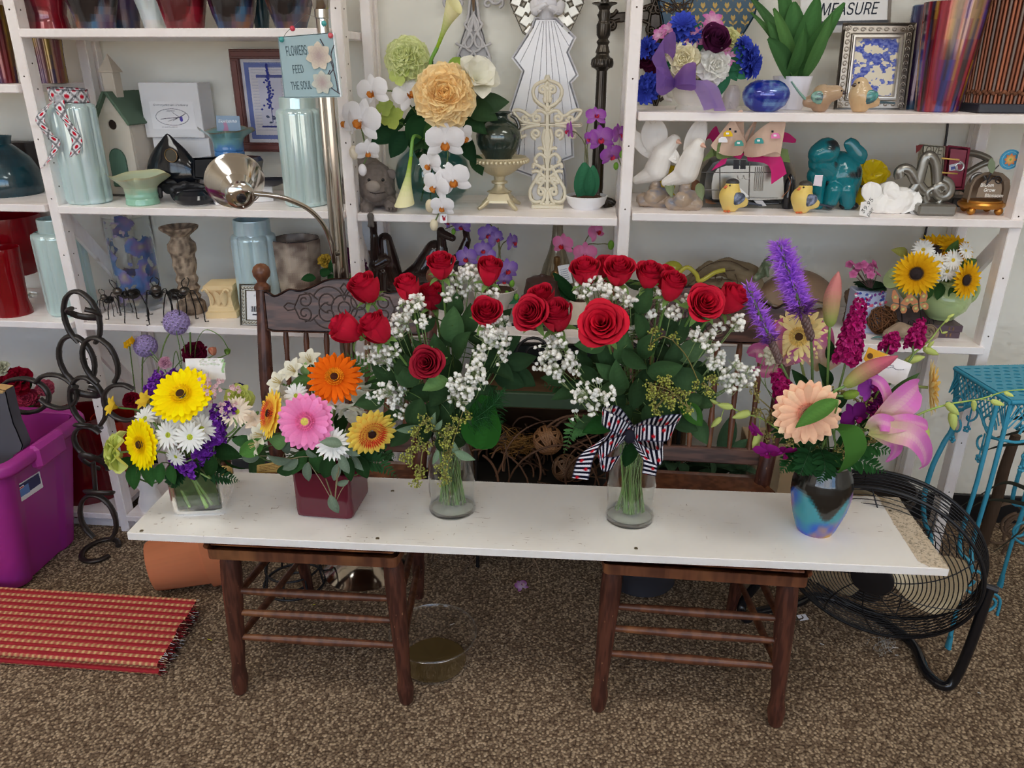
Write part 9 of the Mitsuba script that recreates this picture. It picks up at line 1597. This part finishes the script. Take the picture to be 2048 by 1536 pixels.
# ---------------- floor and dark corners ----------------
YG=2.12
# slat rack behind the bench; brown crate panels added to shade its inside
cb=thing('wire_basket','dark scrolled wire and green slat basket rack behind the bench','basket');GNW=S(44,66,44)
A,B=at(960,815,y=2.0),at(1150,848,y=2.0);zt_=.56
x0_,x1_=-.30,.30;part(cb,'slat',box((x0_,1.98,.555),(x1_,2.0,.60),GNW,.003).dirt(.3,40,3),'satin');CWD=S(96,72,52);part(cb,'back_panel',box((x0_,2.352,.02),(x1_,2.364,.555),CWD,.002).dirt(.3,30,2),'matte');part(cb,'side_panel',box((x0_-.012,2.0,.02),(x0_,2.36,.555),CWD,.002),'matte');part(cb,'side_panel',box((x1_,2.0,.02),(x1_+.012,2.36,.555),CWD,.002),'matte');part(cb,'top_board',box((x0_,2.0,.545),(x1_,2.352,.556),CWD,.002),'matte');part(cb,'back_slat',box((x0_,2.33,.44),(x1_,2.35,.62),S(34,40,36),.003),'satin')
for x in(x0_+.01,x1_-.01):
 for y in(1.99,2.34):part(cb,'upright',tube([(x,y,0),(x,y,.72)],.006,8,S(24,24,26)),'satin')
part(cb,'shelf_tray',box((x0_,1.98,.30),(x1_,2.35,.312),S(34,32,30),.002),'satin');o=[]
for sx in(-1,1):o+=[tube([(sx*.12+.05*math.cos(a)*(1-a/12)*sx,1.985,.72+.05*math.sin(a)*(1-a/12)) for a in np.linspace(0,9,26)],.004,6,S(24,24,28)),tube([(sx*.07,1.985,.66),(sx*.075,1.985,.82)],.004,6,S(24,24,28))]
o.append(tube([(-.2,1.985,.80),(.2,1.985,.80)],.004,6,S(24,24,28)));part(cb,'scroll',cat(o),'satin')
rn=np.random.default_rng(21)
def rattan(lb,u,v,y,r,sd,c=S(130,92,60)):
 rg=np.random.default_rng(sd);t=thing('rattan_ball',lb,'ball');P=at(u,v,y=y);o,e=[],[]
 for i in range(11):
  d1=nrm(rg.normal(size=3));d2=nrm(np.cross(d1,rg.normal(size=3)));nn_=np.cross(d1,d2);a=np.linspace(0,2*PI,40)
  for w in(-1,0,1):o.append(tube(P+(np.cos(a)[:-1,None]*d1+np.sin(a)[:-1,None]*d2)*r*(1-.004*i)+nn_*w*r*.085,r*.055,5,c*(.85 if w==0 else 1.1),closed=True,flat=.8))
 part(t,'strips',cat(o),'satin');return t
rattan('woven rattan ball resting among the twigs between the two rose vases',1096,880,2.0,.043,2);rattan('lower woven rattan ball half sunk in the twigs',1132,936,1.97,.04,3,S(96,68,46));rattan('dark rattan ball at the far side of the twigs',1000,875,2.1,.045,4,S(84,62,40))
tg=thing('twig_wreaths','tangle of brown grapevine hoops and twigs behind the bench','twigs');o=[]
for i in range(46):
 u,v=960+rn.random()*270,880+rn.random()*130;R_=.05+.09*rn.random();P=at(u,v,y=1.93+.25*rn.random());d1,d2=nrm(rn.normal(size=3)*[1,.4,1]),None;d2=nrm(np.cross(d1,rn.normal(size=3)));a=np.linspace(0,2+4*rn.random(),22);o.append(tube(P+R_*(np.cos(a)[:,None]*d1+np.sin(a)[:,None]*d2),.0022+.002*rn.random(),5,vary(S(92,66,50),.25,rn),caps=False))
for i in range(34):
 P=at(900+rn.random()*560,900+rn.random()*120,y=1.92+.3*rn.random());d=nrm(rn.normal(size=3)*[1,.3,1])*.14*rn.random();o.append(tube([P-d,P+rn.normal(size=3)*.01,P+d],.002,4,vary(S(100,76,58),.25,rn),smooth=3,caps=False))
for i in range(16):
 P=at(820+rn.random()*380,1080+rn.random()*20,y=2.0);Q=P.copy();Q[2]=.004;Q[0]+=rn.normal()*.03;Q[1]=1.98+rn.normal()*.04;o.append(tube([P,(P+Q)/2+[.01,0,0],Q],.0022,4,vary(S(110,90,72),.2,rn),smooth=3,caps=False))
part(tg,'twigs',cat(o),'matte',kind='stuff')
mo=thing('straw_nest','clump of golden excelsior straw between the twigs','straw');part(mo,'straw',cat([wire([(1030+rn.normal()*22,888+rn.normal()*12),(1040+rn.normal()*24,884+rn.normal()*14),(1045+rn.normal()*22,890+rn.normal()*12)],2.06+rn.normal()*.015,.0012,3,vary(S(150,108,56),.2,rn),3) for _ in range(110)]),'matte',kind='stuff')
gp2=thing('floor_plant','dark green long-leaved plant behind the right chair seat','plant');P0=np.array([.29,2.12,.28]);part(gp2,'pot',lathe([(0,0),(.07,0),(.09,.26),(.095,.28),(.085,.27),(0,.24)],28,S(60,54,50)).t(None,(P0[0],P0[1],0)),'matte')
for i in range(34):
 u,v=1310+rn.random()*180,905+rn.random()*70;Q=at(u,v,y=1.98+.12*rn.random());d=Q-P0;L=.09+.05*rn.random();part(gp2,'leaf',leaf(L,L*.38,vary(S(62,88,66),.2,rn),-40).t(dirR(nrm(d)*[1,1,.2]+rn.normal(size=3)*.4,rn.normal()*30),Q),'leaf');part(gp2,'stem',tube([Q,(Q+P0)/2+[0,0,.03],P0],.0016,4,S(60,80,50),smooth=3),'satin')
gp3=thing('floor_plant','dark leafy plant in the shadow behind the burgundy cube bouquet','plant');P0=np.array([-.78,2.06,.27]);part(gp3,'pot',lathe([(0,0),(.08,0),(.10,.24),(.105,.27),(.095,.26),(0,.23)],28,S(52,46,44)).t(None,(P0[0],P0[1],0)),'matte')
for i in range(30):
 u,v=480+rn.random()*330,880+rn.random()*70;Q=at(u,v,y=1.98+.1*rn.random());L=.07+.04*rn.random();part(gp3,'leaf',leaf(L,L*.45,vary(S(48,70,44),.2,rn),-40).t(dirR(rn.normal(size=3)*[1,.5,.6],rn.normal()*30),Q),'leaf');part(gp3,'stem',tube([Q,(Q+P0)/2+[0,0,.03],P0],.0016,4,S(60,80,50),smooth=3),'satin')
k=thing('paper_tag','tan printed paper tag standing behind the burgundy cube vase','tag');part(k,'paper',plate([(514,930),(562,922),(568,944),(513,946)],1.70,.0006,S(196,160,92)),'matte');part(k,'print',cat([plate([(519,933+3*i),(560,927+3*i),(560,928+3*i),(519,934+3*i)],1.6992,.0003,S(130,90,50)) for i in range(4)]),'matte')
# dark pots under the board
k=thing('black_planter','dark grey plastic tub on the floor behind the right chair rungs','planter');cc=at(1285,1195,z=0);part(k,'tub',lathe([(0,0),(.10,0),(.104,.006),(.118,.16),(.124,.162),(.122,.168),(.114,.164),(.1,.01),(0,.008)],40,S(58,60,66)).t(None,(cc[0],cc[1]+.10,0)),'satin');part(k,'coiled_cable',cat([tube([(cc[0]+(.05+.006*j)*math.cos(a),cc[1]+.1+(.05+.006*j)*math.sin(a),.15+.004*j) for a in np.linspace(0,6.1,30)],.003,5,S(40,42,46)) for j in range(6)]),'satin')
k=thing('plant_rack','small black wire plant rack under the left chair','plant rack');cc=at(590,1165,z=0);o=[tube([(cc[0]+r*math.cos(a),cc[1]+r*math.sin(a),z) for a in np.linspace(0,2*PI,33)[:-1]],.0035,6,S(30,30,34),closed=True) for r,z in((.09,.004),(.08,.06),(.045,.004))]+[tube([(cc[0]+.09*math.cos(a),cc[1]+.09*math.sin(a),.004),(cc[0]+.08*math.cos(a),cc[1]+.08*math.sin(a),.06)],.003,6,S(30,30,34)) for a in np.linspace(0,2*PI,9)[:-1]];part(k,'rings',cat(o),'satin')
k=thing('fallen_orchid','fallen purple and white orchid blossom on the carpet under the board','flower');P=at(1043,1172,z=.008);o_,l_=orchid(.022,S(150,60,150),S(220,210,220),S(220,200,222));part(k,'petals',o_.t(rz(40)@rx(20),P),'petal');part(k,'lip',l_.t(rz(40)@rx(20),P),'petal')
k=thing('black_flower_pot','empty black nursery pot on the floor behind the fan','flower pot');cc=at(1770,985,y=1.97);part(k,'pot',lathe([(0,0),(.062,0),(.082,cc[2]-.02),(.09,cc[2]-.018),(.09,cc[2]+.008),(.085,cc[2]+.008),(.078,cc[2]-.03),(.06,.01),(0,.01)],36,S(44,40,40)).t(None,(cc[0],1.99,0)),'satin');part(k,'soil',lathe([(.077,0),(0,.006)],24,S(40,32,28)).t(None,(cc[0],1.99,cc[2]-.05)),'matte')
k=thing('cardboard_box','plain tan cardboard carton on the floor behind the right chair','box');part(k,'carton',box((.52,2.03,0),(.74,2.25,.40),S(176,152,122),.002),'matte')
k=thing('glass_cylinder','clear glass cylinder with dark stems behind the right chair post','vase');cc=at(1532,930,y=1.95);part(k,'body',lathe([(0,0),(.045,0),(.05,cc[2]+.06),(.046,cc[2]+.06),(.042,.008),(0,.008)],32).t(None,(cc[0],1.97,.001)),'pane')
# twisted plant stand with strap leaves at the right edge
tp=thing('rustic_plant','dry palm with dark strap leaves and brown trunk at the right edge','plant');BK2=S(74,58,46)
part(tp,'trunk',tube([at(2032,870,y=2.2),at(2008,940,y=2.2),at(1990,1010,y=2.2),np.append(at(1965,1070,y=2.2)[:2],0)],[.014,.016,.017,.02],10,BK2,smooth=6).dirt(.4,40,2),'matte')
for pts in([(2060,1010),(2000,1000),(1960,1005),(1915,1035)],[(2060,980),(2010,965),(1960,990),(1908,1020)],[(2060,858),(2020,868),(1980,878)],[(2060,885),(2000,892),(1960,905)],[(2060,1045),(2020,1080),(1985,1105)],[(2060,830),(2025,838),(2000,846)]):
 q=spline(np.array([at(a,b,y=2.0) for a,b in pts]),6);n_=len(q);w=np.linspace(.007,.0006,n_);part(tp,'strap_leaf',grid(np.stack([q-np.c_[0*w,0*w,w],q+np.c_[0*w,-.002+0*w,0*w],q+np.c_[0*w,0*w,w]],1),S(52,52,44)),'leaf')
for i in range(9):P=at(1995+rn.random()*60,1010+rn.random()*110,y=2.2);a=np.linspace(0,3+2*rn.random(),16);part(tp,'root_curl',tube(P+np.stack([.05*np.cos(a+i),.02*np.sin(a*.5),.05*np.sin(a+i)],1),.0045,6,vary(S(96,78,64),.2,rn)),'matte')
k=thing('price_tag','small white price tag lying on the carpet beside the right chair leg','tag');P=at(1605,1236,z=.003);part(k,'tag',box((-.014,-.01,0),(.014,.01,.0008),S(226,226,232)).t(rz(20)@rx(12),P+[0,0,.002]),'matte');part(k,'wire_ring',tube([P+[-.025+.026*math.cos(a),.012*math.sin(a),.003] for a in np.linspace(0,2*PI,25)[:-1]],.0016,5,S(90,80,72),closed=True),'metal')
lt_=thing('carpet_litter','crumbs, petals and threads scattered on the carpet','litter');o=[]
for u,v in((405,1276),(460,1275),(415,1278),(625,1210),(718,1178),(740,1190),(1770,1290),(1778,1300),(1745,1275),(1640,1287),(1955,1385),(575,1190),(1480,1330),(900,1250),(470,1215),(1785,1295),(1790,1310)):o.append(tube([at(u,v,z=.006),at(u+5+rn.normal()*4,v+rn.normal()*3,z=.007)],.0012,4,[S(214,206,196),S(206,196,60),S(190,190,190)][int(u)%3]))
for i in range(26):u,v=1770+rn.normal()*12,1288+rn.normal()*12;o.append(tube([at(u,v,z=.005),at(u+8*rn.normal(),v+8*rn.normal(),z=.008),at(u+12*rn.normal(),v+10*rn.normal(),z=.005)],.0006,3,S(170,168,164),smooth=3,caps=False))
part(lt_,'crumbs',cat(o),'matte',kind='stuff')
